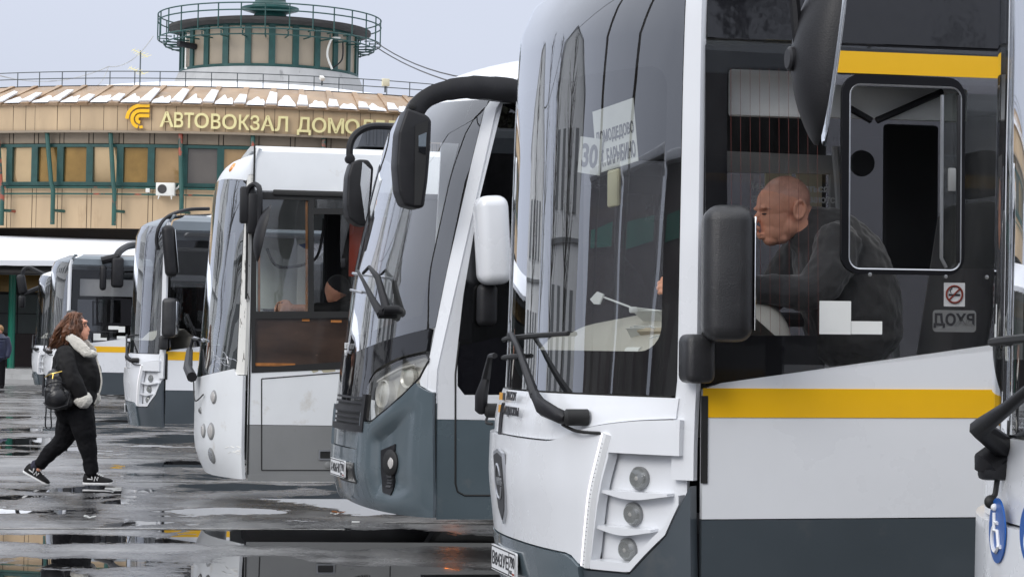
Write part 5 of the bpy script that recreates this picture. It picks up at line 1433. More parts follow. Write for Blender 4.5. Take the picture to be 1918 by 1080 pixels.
# ------------------------------------------------------------------ older white and grey bus
PROFD = [(0.2, -0.10), (0.36, -0.02), (0.5, 0.02), (1.08, 0.02), (1.16, 0.0), (2.62, -0.095), (2.76, -0.12), (2.88, -0.20), (2.95, -0.34), (2.98, -0.55)]
def fx_old(v, z):
    u = min(1.0, abs(v) / HW)
    return 0.31 * (1 - u ** 2.5) + smooth_tab(PROFD, z, .04) * (1 - .85 * u ** 6)
plD = Place(459, 19.0, yaw=R(10.0), fx=fx_old)
busD = thing('old_bus', 'older white bus with a grey lower side, rusty front pillar and brown lower cab window', 'bus', plD.m)
def build_old(b, pl):
    S, fx = pl.S, pl.fx; Lg = 9.0
    zb, zt = .275, 2.95
    zg = S(500, 795)[1]
    win = side_poly(pl, [(471, 698), (471, 360), (740, 364), (740, 676)])
    y0 = HW
    bm = bmesh.new()
    top = S(500, 272)[1]
    splate(bm, [(-.03, zg), (-.03, S(460, 357)[1]), (S(471, 357)[0], S(471, 357)[1]), win[0], win[3], (-Lg, win[3][1]), (-Lg, zg)], t=.03); obj('side_panel', bm, 'oldwhite', b, smooth=False)
    bm = bmesh.new(); splate(bm, [(-.03, zb), (-.03, zg - .004), (-Lg, zg - .004), (-Lg, zb + .02)], t=.03); obj('skirt', bm, 'midgrey', b, smooth=False)
    bm = bmesh.new(); splate(bm, [(-.04, zb - .03), (-.04, zb + .022), (-Lg, zb + .022), (-Lg, zb - .02)], proud=.006, t=.02); obj('skirt_edge', bm, 'midgrey', b, smooth=False)
    # roof: curved section swept along the bus
    bm = bmesh.new()
    z0 = S(500, 357)[1]
    prof = [(HW, z0), (HW - .002, z0 + .16), (HW - .012, top - .05), (HW - .05, top - .005), (.6, top + .04), (-.6, top + .04), (-HW + .05, top), (-HW + .012, top - .05), (-HW, z0)]
    ins = [(y * .97, z - .04) for y, z in reversed(prof)]
    plate(bm, prof + ins, lambda y, z: Vector((-.05, y, z)), lambda y, z: Vector((-Lg, y, z))); obj('roof', bm, 'oldwhite', b, angle=24)
    bm = bmesh.new(); box(bm, (-.043, HW - .002, (z0 + top) / 2 - .02), (.014, .02, top - z0 + .03)); box(bm, (-.04, HW + .001, (zb + z0) / 2), (.012, .008, z0 - zb)); obj('corner_seam', bm, 'rubber', b, smooth=False)
    bm = bmesh.new(); a, c = S(471, 358), S(740, 368); box(bm, (-Lg / 2 - .1, HW + .008, (a[1] + c[1]) / 2), (Lg - .2, .03, .045), .006); obj('rain_gutter', bm, 'rubber', b)
    # window frame with panes
    bm = bmesh.new()
    o2 = [win[0], win[1], (win[2][0] - .8, win[2][1]), (win[3][0] - .8, win[3][1])]
    h1 = side_poly(pl, [(480, 583), (480, 373), (578, 375), (578, 583)])
    h2 = side_poly(pl, [(589, 390), (589, 373), (735, 375), (735, 391)])
    h3 = side_poly(pl, [(588, 583), (588, 401), (735, 402), (735, 583)])
    h4 = side_poly(pl, [(478, 688), (478, 597), (735, 594), (735, 671)])
    splate(bm, o2, proud=.004, t=.035, holes=[h1, h2, h3, h4]); wf = obj('window_frame', bm, 'rubber', b, smooth=False)
    for h, m_, yy in ((h1, 'clear', -.012), (h2, 'clear', -.012), (h4, 'wood', -.018)):
        bm = bmesh.new(); sgl(bm, h, HW + yy); obj('pane', bm, m_, wf, smooth=False)
    bm = bmesh.new(); sgl(bm, side_poly(pl, [(638, 583), (638, 402), (735, 402), (735, 583)]), HW - .02); pn = obj('sliding_pane', bm, 'clear', wf, smooth=False)
    bm = bmesh.new(); a = S(643, 492); box(bm, (a[0], HW - .01, a[1]), (.035, .02, .075), .005); obj('vent_handle', bm, 'blackp', pn)
    bm = bmesh.new()
    for (x0, y0_, x1, y1_) in ((478, 679, 553, 686), (566, 598, 580, 600), (620, 600, 640, 603)):
        a, c = S(x0, y0_), S(x1, y1_); box(bm, ((a[0] + c[0]) / 2, HW - .012, (a[1] + c[1]) / 2), (abs(a[0] - c[0]), .008, max(.02, abs(a[1] - c[1]))))
    obj('rust_strip', bm, 'rust', wf, smooth=False)
    bm = bmesh.new()
    for (x0, x1) in ((582, 596), (601, 628)):
        a, c = S(x0, 692), S(x1, 698); splate(bm, [(a[0], a[1]), (a[0] - .02, c[1]), (c[0], c[1] + .012), (c[0], a[1] + .008)], proud=.0015, t=.003)
    obj('worn_patch', bm, pbr('worn primer', (0.46, 0.42, 0.30), .7), b, smooth=False)
    # service hatch with handle, red blind, grey curtain, screen
    hp = side_poly(pl, [(490, 880), (490, 709), (735, 690), (735, 880)])
    bm = bmesh.new()
    for p, q in zip(hp, hp[1:] + hp[:1]): tube(bm, [Vector((p[0], HW + .0005, p[1])), Vector((q[0], HW + .0005, q[1]))], .005, 4)
    obj('hatch_joint', bm, 'rubber', b)
    a, c = S(597, 842), S(631, 861)
    bm = bmesh.new(); splate(bm, rrect(a[0], c[1], c[0], a[1], .008), proud=.008, t=.012, holes=[rrect(a[0] - .012, c[1] + .012, c[0] + .012, a[1] - .012, .006)]); hh = obj('hatch_handle', bm, 'alu', b)
    bm = bmesh.new(); splate(bm, rrect(a[0] - .01, c[1] + .01, c[0] + .01, a[1] - .01, .006), proud=.002, t=.004); obj('handle_recess', bm, 'rubber', hh)
    x, z = S(614, 870); bm = bmesh.new(); lathe(bm, [(.026, 0), (.026, .006), (.02, .008)], 18, frame3((x, HW, z), (-1, 0, 0), (0, 0, 1))); obj('filler_cap', bm, 'midgrey', b)
    bm = bmesh.new(); a, c = S(655, 405, 1.0), S(735, 520, 1.0); box(bm, ((a[0] + c[0]) / 2, 1.0, (a[1] + c[1]) / 2), (abs(a[0] - c[0]), .03, abs(a[1] - c[1])), .01); obj('red_curtain', bm, 'red', b)
    bm = bmesh.new()
    for k in range(9): 
        x, z = S(612 + 5 * k, 480, .2); tube(bm, [Vector((x, .2, z + .4)), Vector((x, .2, z - .5))], .045 if k % 2 else .03, 6)
    obj('dark_curtain', bm, 'seat', b)
    a, c = S(482, 445, -.2), S(556, 580, -.2); bm = bmesh.new(); box(bm, ((a[0] + c[0]) / 2, -.2, (a[1] + c[1]) / 2), (abs(a[0] - c[0]), .04, abs(a[1] - c[1])), .01); obj('cab_screen', bm, 'paper', b)
    a, c = S(558, 448, .4), S(577, 580, .4); bm = bmesh.new(); box(bm, ((a[0] + c[0]) / 2, .4, (a[1] + c[1]) / 2), (abs(a[0] - c[0]), .02, abs(a[1] - c[1]))); nb = obj('schedule_board', bm, 'paper', b, smooth=False)
    p = side_poly(pl, [(559, 458), (576, 455), (576, 468), (566, 463)], .415); bm = bmesh.new(); sgl(bm, p, .415); obj('blue_mark', bm, 'blue', nb, smooth=False)
    bm = bmesh.new(); tube(bm, spline([s3(pl, 500, 465, .9), s3(pl, 515, 495, .9), s3(pl, 545, 500, .9), s3(pl, 590, 485, .9), s3(pl, 604, 440, .95), s3(pl, 606, 410, 1.0)], 6), .012, 6); obj('slack_hose', bm, 'blackp', b)
    bm = bmesh.new()
    for px in (485, 575):
        a, c = S(px, 374, HW - .02), S(px, 583, HW - .02); tube(bm, [Vector((a[0], HW - .03, a[1])), Vector((c[0], HW - .03, c[1]))], .012, 6)
    obj('orange_post', bm, 'rust', b)
    # box of the body
    bm = bmesh.new(); box(bm, (-Lg, 0, 1.6), (.06, 2.4, 2.6), .03); obj('rear_panel', bm, 'oldwhite', b)
    bm = bmesh.new(); box(bm, (-Lg / 2, 0, .36), (Lg - .3, 2.4, .1)); box(bm, (-.7, .6, .7), (1.3, 1.1, .5)); obj('floor', bm, 'floor', b, smooth=False)
    bm = bmesh.new(); box(bm, (-Lg / 2, 0, 2.78), (Lg - .3, 2.36, .03)); obj('ceiling', bm, 'inner', b, smooth=False)
    bm = bmesh.new(); plate(bm, [(-.05, .3), (-Lg, .3), (-Lg, z0), (-.05, z0)], lambda x, z: Vector((x, -HW, z)), lambda x, z: Vector((x, -HW + .03, z)), [[(-.3, .9), (-1.3, .9), (-1.3, 2.4), (-.3, 2.4)], [(-1.6, 1.2), (-3.2, 1.2), (-3.2, 2.4), (-1.6, 2.4)]]); obj('kerb_side', bm, 'oldwhite', b, smooth=False)
    bm = bmesh.new(); box(bm, (-2.3, .3, 1.5), (.04, 1.7, 2.4)); obj('cab_partition', bm, 'dark', b, smooth=False)
    for x in (-1.95, -Lg + 2.2):
        for yy in (HW - .16, -HW + .16): wheel(b, x, yy)
    # front skin
    WV = HW - .10
    wt = lambda v: 2.66 + .07 * (1 - (abs(v) / HW) ** 2.5)
    wb_ = lambda v: 1.06 + .11 * (abs(v) / HW) ** 2
    bm = bmesh.new(); fpatch(bm, fx, -WV, WV, wb_, wt, 44, 12, .004, 0); ws_ = obj('windscreen', bm, 'wsg', b)
    hv0, hv1, hz0, hz1 = -WV + .07, WV - .17, 1.33, 2.26
    bm = bmesh.new()
    fpatch(bm, fx, hv0, hv1, wb_, hz0, 30, 3, -.004, 0); fpatch(bm, fx, hv0, hv1, hz1, wt, 30, 4, -.004, 0)
    fpatch(bm, fx, -WV, hv0, wb_, wt, 3, 12, -.004, 0); fpatch(bm, fx, hv1, WV, wb_, wt, 5, 12, -.004, 0); obj('windscreen_border', bm, 'frit', b)
    # cracks in the lower corner of the glass
    r2 = random.Random(4); bm = bmesh.new()
    for k in range(16):
        px, py = 400 + r2.uniform(0, 34), 668 + r2.uniform(0, 20); a = r2.uniform(0, 2 * PI)
        pts = []
        for j in range(5):
            v, z = pl.F(px, py); pts.append(Vector((fx(v, z) + .007, v, z))); px += math.cos(a) * 4; py += math.sin(a) * 4.5; a += r2.uniform(-.7, .7)
        tube(bm, pts, .0016, 3)
    obj('cracks', bm, 'alu', ws_, smooth=False)
    bm = bmesh.new(); fpatch(bm, fx, WV, HW, lambda v: 1.10, lambda v: 2.72, 6, 14, 0, .03); obj('front_pillar', bm, 'chip', b)
    bm = bmesh.new(); fpatch(bm, fx, -HW, -WV, lambda v: 1.10, lambda v: 2.72, 4, 10, 0, .03); obj('far_pillar', bm, 'oldwhite', b)
    bm = bmesh.new(); fpatch(bm, fx, -HW, HW, lambda v: wt(v) + .003 if abs(v) < WV else 2.724, lambda v: 2.945 + .025 * (1 - (abs(v) / HW) ** 4), 44, 6, 0, .03); cp = obj('front_cap', bm, 'oldwhite', b)
    bm = bmesh.new(); v, z = .62, 2.82; fdisc(bm, fx, v, z, .045, .002, .02); obj('marker_lamp', bm, 'amber', cp)
    def side_hi(v): return wb_(v) - .006 if abs(v) < WV else 1.094
    bm = bmesh.new()
    fpatch(bm, fx, -HW, .52, .26, lambda v: side_hi(v), 36, 8, .010, .03)
    fpatch(bm, fx, .526, HW, lambda v: .26, lambda v: side_hi(v), 18, 8, .014, .03); fc = obj('front_panel', bm, 'oldwhite', b)
    for px, py, r_, mt in ((404, 743, .052, 'lampdirt'), (399, 807, .066, 'amber'), (385, 806, .055, 'lampdirt'), (400, 852, .062, 'lens'), (379, 768, .022, 'blackp')):
        v, z = pl.F(px, py)
        bm = bmesh.new(); fdisc(bm, fx, v, z, r_, .018, .02); lm = obj('lamp', bm, 'lampdirt' if mt == 'amber' else mt, b)
        bm = bmesh.new(); fdisc(bm, fx, v, z, r_ + .007, .0150, .03); obj('bezel', bm, 'midgrey', lm)
    # scratched corner
    bm = bmesh.new()
    for k in range(9):
        px, py = 425 + r2.uniform(0, 24), 834 + r2.uniform(0, 16); v, z = pl.F(px, py); v2, z2 = pl.F(px + r2.uniform(5, 12), py + r2.uniform(-3, 3)); tube(bm, [Vector((fx(v, z) + .016, v, z)), Vector((fx(v2, z2) + .016, v2, z2))], .003, 3)
    obj('scratches', bm, 'chip', b, smooth=False)
    # wipers folded low at the left corner
    bm = bmesh.new()
    tube(bm, [pl.FV(380, 706, .09), pl.FV(374, 690, .10), pl.FV(366, 655, .09)], [.045, .04, .028], 8); tube(bm, [pl.FV(366, 655, .09), pl.FV(363, 634, .07), pl.FV(385, 636, .05)], .014, 6); wp = obj('wiper', bm, 'blackp', b)
    bm = bmesh.new(); tube(bm, [pl.FV(360, 632, .06), pl.FV(388, 638, .03)], .012, 6); obj('wiper_blade', bm, 'alu', wp)
    bm = bmesh.new(); tube(bm, spline([pl.FV(374, 715, .05), pl.FV(379, 750, .06), pl.FV(388, 738, .03)], 5), .006, 5); obj('washer_hose', bm, 'rubber', wp)
    # side mirror on a hooped arm
    ym = HW + .20
    bm = bmesh.new(); box(bm, s3(pl, 463, 384, HW + .03) , (.12, .10, .30), .02); box(bm, s3(pl, 475, 400, HW + .06), (.10, .1, .33), .02); mb = obj('mirror_bracket', bm, 'blackp', b)
    bm = bmesh.new(); tube(bm, spline([s3(pl, 463, 366, HW + .06), s3(pl, 468, 350, HW + .08), s3(pl, 480, 346, HW + .12), s3(pl, 487, 362, ym), s3(pl, 486, 430, ym)], 6), .022, 8); obj('mirror_arm', bm, 'blackp', mb)
    bm = bmesh.new(); rings = []
    tp, bt = s3(pl, 508, 384, ym + .05), s3(pl, 483, 490, ym + .05); up_ = tp - bt; hl = up_.length; up_.normalize(); f_ = Vector((1, 0, 0)); f_ = (f_ - up_ * f_.dot(up_)).normalized(); sd2 = up_.cross(f_)
    for i in range(15):
        t = i / 14; h = bt + up_ * hl * t; ww = .12 * (1 - abs(2 * t - 1) ** 3) ** .5 + .008; dd = .07 * (1 - abs(2 * t - 1) ** 2.5) + .008
        rings.append([bm.verts.new(h + sd2 * ww * math.cos(PI * k / 11) + f_ * dd * math.sin(PI * k / 11)) for k in range(12)])
    for a, c in zip(rings, rings[1:]):
        for k in range(11): bm.faces.new((a[k], a[k + 1], c[k + 1], c[k]))
        bm.faces.new((a[11], a[0], c[0], c[11]))
    bm.faces.new(rings[0]); bm.faces.new(rings[-1]); fix(bm); obj('mirror_housing', bm, 'blackp', mb, angle=50)
    bm = bmesh.new(); tube(bm, spline([s3(pl, 462, 405, HW + .05), s3(pl, 463, 430, HW + .03), s3(pl, 461, 560, HW + .01)], 4), .010, 6); obj('mirror_cable', bm, 'rubber', mb)
    bm = bmesh.new(); dash = [(.0, .9), (.0, 1.2), (-.12, 1.3), (-.35, 1.32), (-.42, .9)]; prev = None
    for i in range(15):
        v = -1.08 + 2.16 * i / 14; sh = fx(v, 1.2) * .85 - .06; cur = [bm.verts.new((x + sh, v, z)) for x, z in dash]
        if prev:
            for k in range(4): bm.faces.new((prev[k], cur[k], cur[k + 1], prev[k + 1]))
        prev = cur
    fix(bm); obj('dashboard', bm, 'innerdark', b)
build_old(busD, plD)
x_, z_ = plD.S(850, 861); bm = bmesh.new(); box(bm, (x_, HW + .008, z_), (.12, .02, .05), .006); obj('side_marker', bm, emit('lit amber marker', (1.0, 0.25, 0.02), 5.0), busD)
# boxy ventilator on the roof
# ------------------------------------------------------------------ slate-bumpered midibus with a raked windscreen
PROFC = [(0.25, -0.12), (0.34, -0.03), (0.55, 0.03), (0.86, 0.02), (1.05, 0.0), (1.30, -0.025), (1.84, -0.09), (2.5, -0.23), (2.88, -0.34), (3.0, -0.44), (3.06, -0.7)]
PROFE = [(0.25, -0.02), (0.9, 0.0), (1.2, 0.0), (2.9, -.36), (3.06, -.5)]
def fx_midi(v, z):
    u = min(1.0, abs(v) / HW); k = u ** 5
    return (0.36 + .02 * max(0, min(1, (z - 1.2) / 1.7))) * (1 - u ** 2.7) + smooth_tab(PROFC, z, .04) * (1 - k) + smooth_tab(PROFE, z, .04) * k
plC = Place(818, 14.6, yaw=R(13.0), fx=fx_midi)
busC = thing('midibus', 'white midibus with a slate bumper, big slanted headlight and raked windscreen', 'bus', plC.m)
def build_midi(b, pl):
    S, fx = pl.S, pl.fx; Lg = 8.8
    zg, zb = S(860, 785)[1], S(860, 972)[1]
    # side: white with the black quarter window and door panel
    qw = side_poly(pl, [(942, 194), (898, 373), (868, 552), (857, 649), (857, 722), (870, 739), (1010, 739), (1010, 194)])
    topz = S(930, 170)[1]
    fe_ = lambda z: fx(HW, z) - .012
    zs = [zg + (topz - zg) * k / 14 for k in range(15)]
    outer = [(fe_(z), z) for z in zs] + [(-Lg, topz), (-Lg, zg)]
    bm = bmesh.new(); splate(bm, outer, t=.03, holes=[qw]); obj('side_panel', bm, 'white', b, smooth=False)
    bm = bmesh.new(); splate(bm, [(-.02, zb), (fe_(zg), zg - .003), (-Lg, zg - .003), (-Lg, zb)], t=.03); obj('skirt', bm, 'slate', b, smooth=False)
    bm = bmesh.new(); splate(bm, qw, t=.008, proud=-.006); qg = obj('quarter_window', bm, 'black_glass', b, smooth=False)
    bm = bmesh.new(); splate(bm, side_poly(pl, [(857, 649), (1010, 612), (1010, 737), (870, 737), (859, 722)]), t=.01, proud=.002); obj('door_panel', bm, 'gloss', b, smooth=False)
    bm = bmesh.new()
    pts = [Vector((x, HW + .001, z)) for x, z in side_poly(pl, [(860, 640), (853, 700), (853, 905), (857, 920), (870, 927), (1000, 927)])]; tube(bm, pts, .006, 4)
    pts = [Vector((x, HW + .001, z)) for x, z in side_poly(pl, [(815, 735), (815, 968)])]; tube(bm, pts, .005, 4)
    obj('door_joint', bm, 'rubber', b)
    # roof with its smooth dome
    bm = bmesh.new()
    prof = [(HW, topz + .003), (HW - .02, topz + .05), (HW - .12, topz + .10), (.6, topz + .13), (-.6, topz + .13), (-HW + .12, topz + .10), (-HW + .02, topz + .05), (-HW, topz + .003)]
    ins = [(y * .97, z - .04) for y, z in reversed(prof)]
    plate(bm, prof + ins, lambda y, z: Vector((-1.0 if abs(y) < HW - .05 else -.48, y, z)), lambda y, z: Vector((-Lg, y, z))); obj('roof', bm, 'white', b, angle=50)
    bm = bmesh.new(); rings = []
    for i in range(19):
        t = i / 18; x = -.06 - 1.9 * t * t if i < 15 else -1.2 - (i - 14) * 1.3
        g = min(1, max(0, (-.06 - x) / 1.5)); h = .03 + .40 * (1 - (1 - g) ** 2.2) ** .6; wd = 1.02 + .16 * g
        rings.append([bm.verts.new((x - .30 * (abs(math.cos(PI * k / 24)) ** 2.2), wd * math.cos(PI * k / 24), topz - .03 + h * math.sin(PI * k / 24) ** .7)) for k in range(25)])
    for a, c in zip(rings, rings[1:]):
        for k in range(24): bm.faces.new((a[k], a[k + 1], c[k + 1], c[k]))
    bm.faces.new(rings[0]); fix(bm); fr = obj('roof_fairing', bm, 'white', b, angle=60)
    # windscreen and borders
    WV = HW - .07
    F = pl.F
    wt = lambda v: 2.93 - .02 * (abs(v) / HW) ** 3
    wb_ = lambda v: 1.30 + .14 * max(0, v) ** 1.5 + .03 * max(0, -v)
    bm = bmesh.new(); fpatch(bm, fx, -WV, WV, wb_, wt, 46, 14, .004, 0); obj('windscreen', bm, 'ws', b)
    bm = bmesh.new(); hv0, hv1 = -WV + .05, WV - .12
    fpatch(bm, fx, hv0, hv1, wb_, lambda v: wb_(v) + .10, 30, 2, -.004, 0); fpatch(bm, fx, hv0, hv1, lambda v: 2.62 + .08 * (1 - (v / HW) ** 2), wt, 30, 4, -.004, 0)
    fpatch(bm, fx, -WV, hv0, wb_, wt, 3, 12, -.004, 0); fpatch(bm, fx, hv1, WV, wb_, wt, 4, 12, -.004, 0); obj('windscreen_border', bm, 'frit', b)
    bm = bmesh.new()
    fpatch(bm, fx, WV, HW, lambda v: 1.0, lambda v: topz + .0, 5, 18, .0, .03); obj('front_pillar', bm, 'white', b)
    bm = bmesh.new(); fpatch(bm, fx, -HW, -WV, lambda v: 1.0, lambda v: topz, 4, 14, .0, .03); obj('far_pillar', bm, 'white', b)
    bm = bmesh.new(); fpatch(bm, fx, -HW, HW, lambda v: wt(v) + .003 if abs(v) < WV else topz + .003, 3.05, 44, 6, 0, .03); obj('front_cap', bm, 'white', b)
    # gloss black mask, headlamps, grille, bumper (mirrored about the middle)
    hl = [F(px, py) for px, py in [(804, 663), (807, 674), (789, 708), (760, 737), (730, 763), (700, 788), (691, 786), (687, 758), (691, 726), (707, 700), (750, 676)]]
    def mono(poly, n=24):
        vs = [p[0] for p in poly]; lo_, hi_ = min(vs), max(vs)
        def span(v):
            zz = []
            for (a, za), (c, zc) in zip(poly, poly[1:] + poly[:1]):
                if min(a, c) - 1e-6 <= v <= max(a, c) + 1e-6 and abs(a - c) > 1e-9: zz.append(za + (zc - za) * (v - a) / (c - a))
            return (min(zz), max(zz)) if zz else (0, 0)
        return lo_, hi_, span
    l0, l1, sp = mono(hl)
    l0 += .002; l1 -= .002
    mbot = lambda v: (sp(abs(v))[1] + .022) if l0 <= abs(v) <= l1 else (.98 if abs(v) < l0 else 1.16)
    def mb(v):
        a = abs(v)
        if a < l0: return .985 + .03 * (a / l0) ** 2
        if a > l1: return sp(l1)[1] + .02
        return sp(a)[1] + .022
    bm = bmesh.new(); fpatch(bm, fx, -1.16, 1.16, mb, lambda v: wb_(v) - .006, 60, 8, .016, .03); mk = obj('black_mask', bm, 'gloss', b)
    for i, (px, ch) in enumerate(((652, 'VECTOR'),)):
        v, z = F(655, 655)
        for k, s in enumerate(('ВЕКТОР', 'NEXT')):
            t = text_bm(s, .05, .002, .001); e = .03
            xform(t, frame3(Vector((fx(v, z) + .019, v - .1, z - .045 * k)), Vector((fx(v + e, z) - fx(v - e, z), 2 * e, 0)), (0, 0, 1)))
            obj('mask_lettering', t, 'signwhite', mk, smooth=False)
    for s in (1, -1):
        vs = [l0 + (l1 - l0) * k / 24 for k in range(25)]
        if s < 0: vs = [-v for v in reversed(vs)]
        bm = bmesh.new(); fpatch(bm, fx, 0, 0, lambda v: sp(abs(v))[0], lambda v: sp(abs(v))[1], nz=6, off=-.055, thick=.01, vs=vs); hd = obj('headlight', bm, 'lampwhite', b)
        bm = bmesh.new(); fpatch(bm, fx, 0, 0, lambda v: sp(abs(v))[0], lambda v: sp(abs(v))[1], nz=6, off=.016, thick=0, vs=vs); obj('headlight_glass', bm, 'lampglass', hd)
        bm = bmesh.new()
        for q in (0, 1):
            tube(bm, [Vector((fx(v, sp(abs(v))[q]) + .008, v, sp(abs(v))[q])) for v in vs], .007, 5)
        obj('headlight_surround', bm, 'blackp', hd)
        v0, z0 = F(712, 738); v0 *= s
        bm = bmesh.new(); e = .02
        m = frame3(Vector((fx(v0, z0) - .03, v0, z0)), Vector((fx(v0 + e, z0) - fx(v0 - e, z0), 2 * e, 0)), Vector((fx(v0, z0 + e) - fx(v0, z0 - e), 0, 2 * e)))
        lathe(bm, [(.095, -.03), (.095, .015), (.085, .02), (.078, .0), (.05, .014), (.02, .02)], 24, m); obj('projector', bm, 'lampwhite', hd)
        bm = bmesh.new(); v2, z2 = F(755, 706); v2 *= s
        m2 = frame3(Vector((fx(v2, z2) - .035, v2, z2)), Vector((fx(v2 + e, z2) - fx(v2 - e, z2), 2 * e, 0)), Vector((fx(v2, z2 + e) - fx(v2, z2 - e), 0, 2 * e)))
        lathe(bm, [(.07, -.02), (.07, .01), (.055, .0), (.02, .012)], 20, m2); tube(bm, [Vector((fx(v, sp(abs(v))[1]) - .01, v, sp(abs(v))[1] - .045)) for v in vs[4:20]], .010, 6); tube(bm, [Vector((fx(v, sp(abs(v))[1]) - .02, v, sp(abs(v))[0] + .04)) for v in vs[4:20]], .012, 6); obj('lamp_bowl', bm, 'lampwhite', hd)
    # bumper shell with slanted top edge under the lamps
    ck, cz = F(787, 722), F(813, 735)
    def btop(v):
        a = abs(v)
        if a < l0 - .02: return .685
        base = sp(min(l1, max(l0, a)))[0] - .022
        if a > ck[0]: base = min(base, ck[1] + (cz[1] - ck[1]) * min(1, (a - ck[0]) / max(.02, cz[0] - ck[0])))
        return base
    def blo(v): return .30 + .05 * (1 - abs(v) / HW)
    def ctop(v):
        a = abs(v)
        return sp(a)[0] - .016 if a < l1 else (mb(v) - .006 if a < WV else 1.0)
    bm = bmesh.new(); fpatch(bm, fx, ck[0], HW, lambda v: btop(v) + .005, ctop, 14, 6, .006, .03); obj('cheek_panel', bm, 'white', b)
    f0, fz1 = F(709, 832); f1, fz0 = F(738, 926); c0_, c1_ = F(690, 815), F(786, 742)
    def sst(x, w): t = max(0, min(1, x / w)); return t * t * (3 - 2 * t)
    def fxb(v, z):
        a = abs(v); zc = c0_[1] + (c1_[1] - c0_[1]) * (a - c0_[0]) / (c1_[0] - c0_[0])
        return fx(v, z) - .065 * sst(zc - z, .09) * sst(a - (f0 - .10), .07) * sst(HW - .04 - a, .35) * sst(z - .36, .16)
    bm = bmesh.new(); fpatch(bm, fxb, -HW, HW, blo, btop, 120, 26, .03, .05); bp = obj('bumper', bm, 'slate', b)
    bm = bmesh.new(); fpatch(bm, fx, -(l0 - .02), l0 - .02, .69, lambda v: .985 + .03 * (abs(v) / l0) ** 2 - .006, 20, 4, .012, .03); gs = obj('nose_panel', bm, 'slate', b)
    # grille: two dark mouths with blades and a light frame
    g0, gz1 = F(652, 735); g1, gz0 = F(688, 799)
    gm = (gz0 + gz1) / 2; ga = g0 - .30
    bm = bmesh.new(); fpatch(bm, fx, ga, g1, gz0, gz1, 12, 4, .014, .02); gr = obj('grille', bm, 'rubber', b)
    bm = bmesh.new()
    for k in range(6):
        z = gz0 + .025 + (gz1 - gz0 - .05) * k / 5
        fpatch(bm, fx, ga, g1 - .03, z - .007, z + .007, 10, 1, .026, .03)
    fpatch(bm, fx, g1 - .035, g1 + .01, gz0 - .01, gz1, 2, 4, .038, .04); fpatch(bm, fx, ga, g1 + .005, gz0 - .035, gz0 + .006, 10, 1, .038, .04); fpatch(bm, fx, ga, g1, gm - .013, gm + .013, 10, 1, .036, .04); obj('grille_blades', bm, 'blackp', gr)
    a0, az1 = F(650, 862); a1, az0 = F(677, 902)
    bm = bmesh.new(); fpatch(bm, fx, a0 - .15, a1, az0, az1, 8, 3, .036, .02); lg = obj('lower_grille', bm, 'rubber', bp)
    bm = bmesh.new()
    for k in range(14):
        v = a0 - .15 + (a1 - a0 + .15) * k / 13
        tube(bm, [Vector((fx(v, az0) + .038, v, az0)), Vector((fx(v + .05, az1) + .038, min(a1, v + .05), az1))], .004, 3); tube(bm, [Vector((fx(v, az1) + .038, v, az1)), Vector((fx(v + .05, az0) + .038, min(a1, v + .05), az0))], .004, 3)
    obj('mesh', bm, 'midgrey', lg)
    # fog lamp pod
    bm = bmesh.new(); fpoly(bm, fxb, [(f0 - .03, fz1 - .04), (f0 - .015, fz0 + .08), (f0 + .03, fz0), (f1 - .01, fz0 - .01), (f1, fz0 + .02), (f1 + .005, fz1 + .01)], .040, .03); fg = obj('fog_lamp', bm, 'blackp', bp)
    vm, zm = F(722, 866)
    bm = bmesh.new(); fdisc(bm, fxb, vm + .01, zm, .085, .046, .02); obj('lamp_well', bm, 'rubber', fg)
    bm = bmesh.new(); fdisc(bm, fxb, vm + .03, zm, .045, .048, .02); obj('lamp_lens', bm, 'lampdirt', fg)
    bm = bmesh.new()
    for k in range(4): fpatch(bm, fxb, f0 + .06, f1 - .015, fz0 + .03 + .028 * k, fz0 + .045 + .028 * k, 3, 1, .052, .02)
    obj('pod_ribs', bm, 'innerdark', fg)
    v, z = F(641, 838); v1, _ = F(662, 842); e = .05
    vv = v1 - .52
    m = frame3(Vector((fx(vv, .55) + .05, vv, .49)), Vector((fx(v1, .55) - fx(vv, .55), v1 - vv, 0)), (0, 0, 1)); plate_text(b, m, 'Х406НК', '790')
    # wipers
    for pts, bl in ((((735, 588), (720, 565), (700, 525), (690, 508)), ((672, 512), (735, 520))), (((745, 580), (728, 520), (712, 500), (700, 512)), ((668, 543), (690, 548)))):
        bm = bmesh.new(); P3 = [pl.FV(px, py, .07) for px, py in pts]; tube(bm, P3, [.030, .022, .012, .010], 8); wp = obj('wiper', bm, 'blackp', b)
        bm = bmesh.new(); tube(bm, [pl.FV(px, py, .04) for px, py in bl], .009, 6); obj('wiper_blade', bm, 'alu', wp)
        bm = bmesh.new(); tube(bm, [P3[0] + Vector((-.1, 0, 0)), P3[0] + Vector((.02, 0, 0))], .030, 12); obj('wiper_pivot', bm, 'blackp', wp)
    # near mirror on its broad arm, far mirror on a thin hoop, white door mirror
    ya = 1.34
    arm = [(1004, 196), (985, 178), (955, 170), (915, 166), (875, 164), (835, 170), (803, 182), (782, 200), (770, 225)]
    rr = [.066, .074, .078, .074, .068, .062, .060, .062, .062]
    P3 = [s3(pl, px, py, ya) for px, py in arm]; P3[0] = s3(pl, 1020, 185, 1.3)
    bm = bmesh.new(); tube(bm, spline(P3, 4), [rr[min(8, i // 4)] * 1.05 for i in range(len(P3) * 4 - 3)], 6, flat=(.9, 1.05, (0, 1, 0))); ar = obj('mirror_arm', bm, 'blackp', b, angle=60)
    bm = bmesh.new(); x, z = pl.S(772, 199, ya + .06); lathe(bm, [(.022, 0), (.022, .012), (.01, .016)], 14, frame3((x, ya + .055, z), (-1, 0, 0), (0, 0, 1))); obj('arm_bolt', bm, 'rubber', ar)
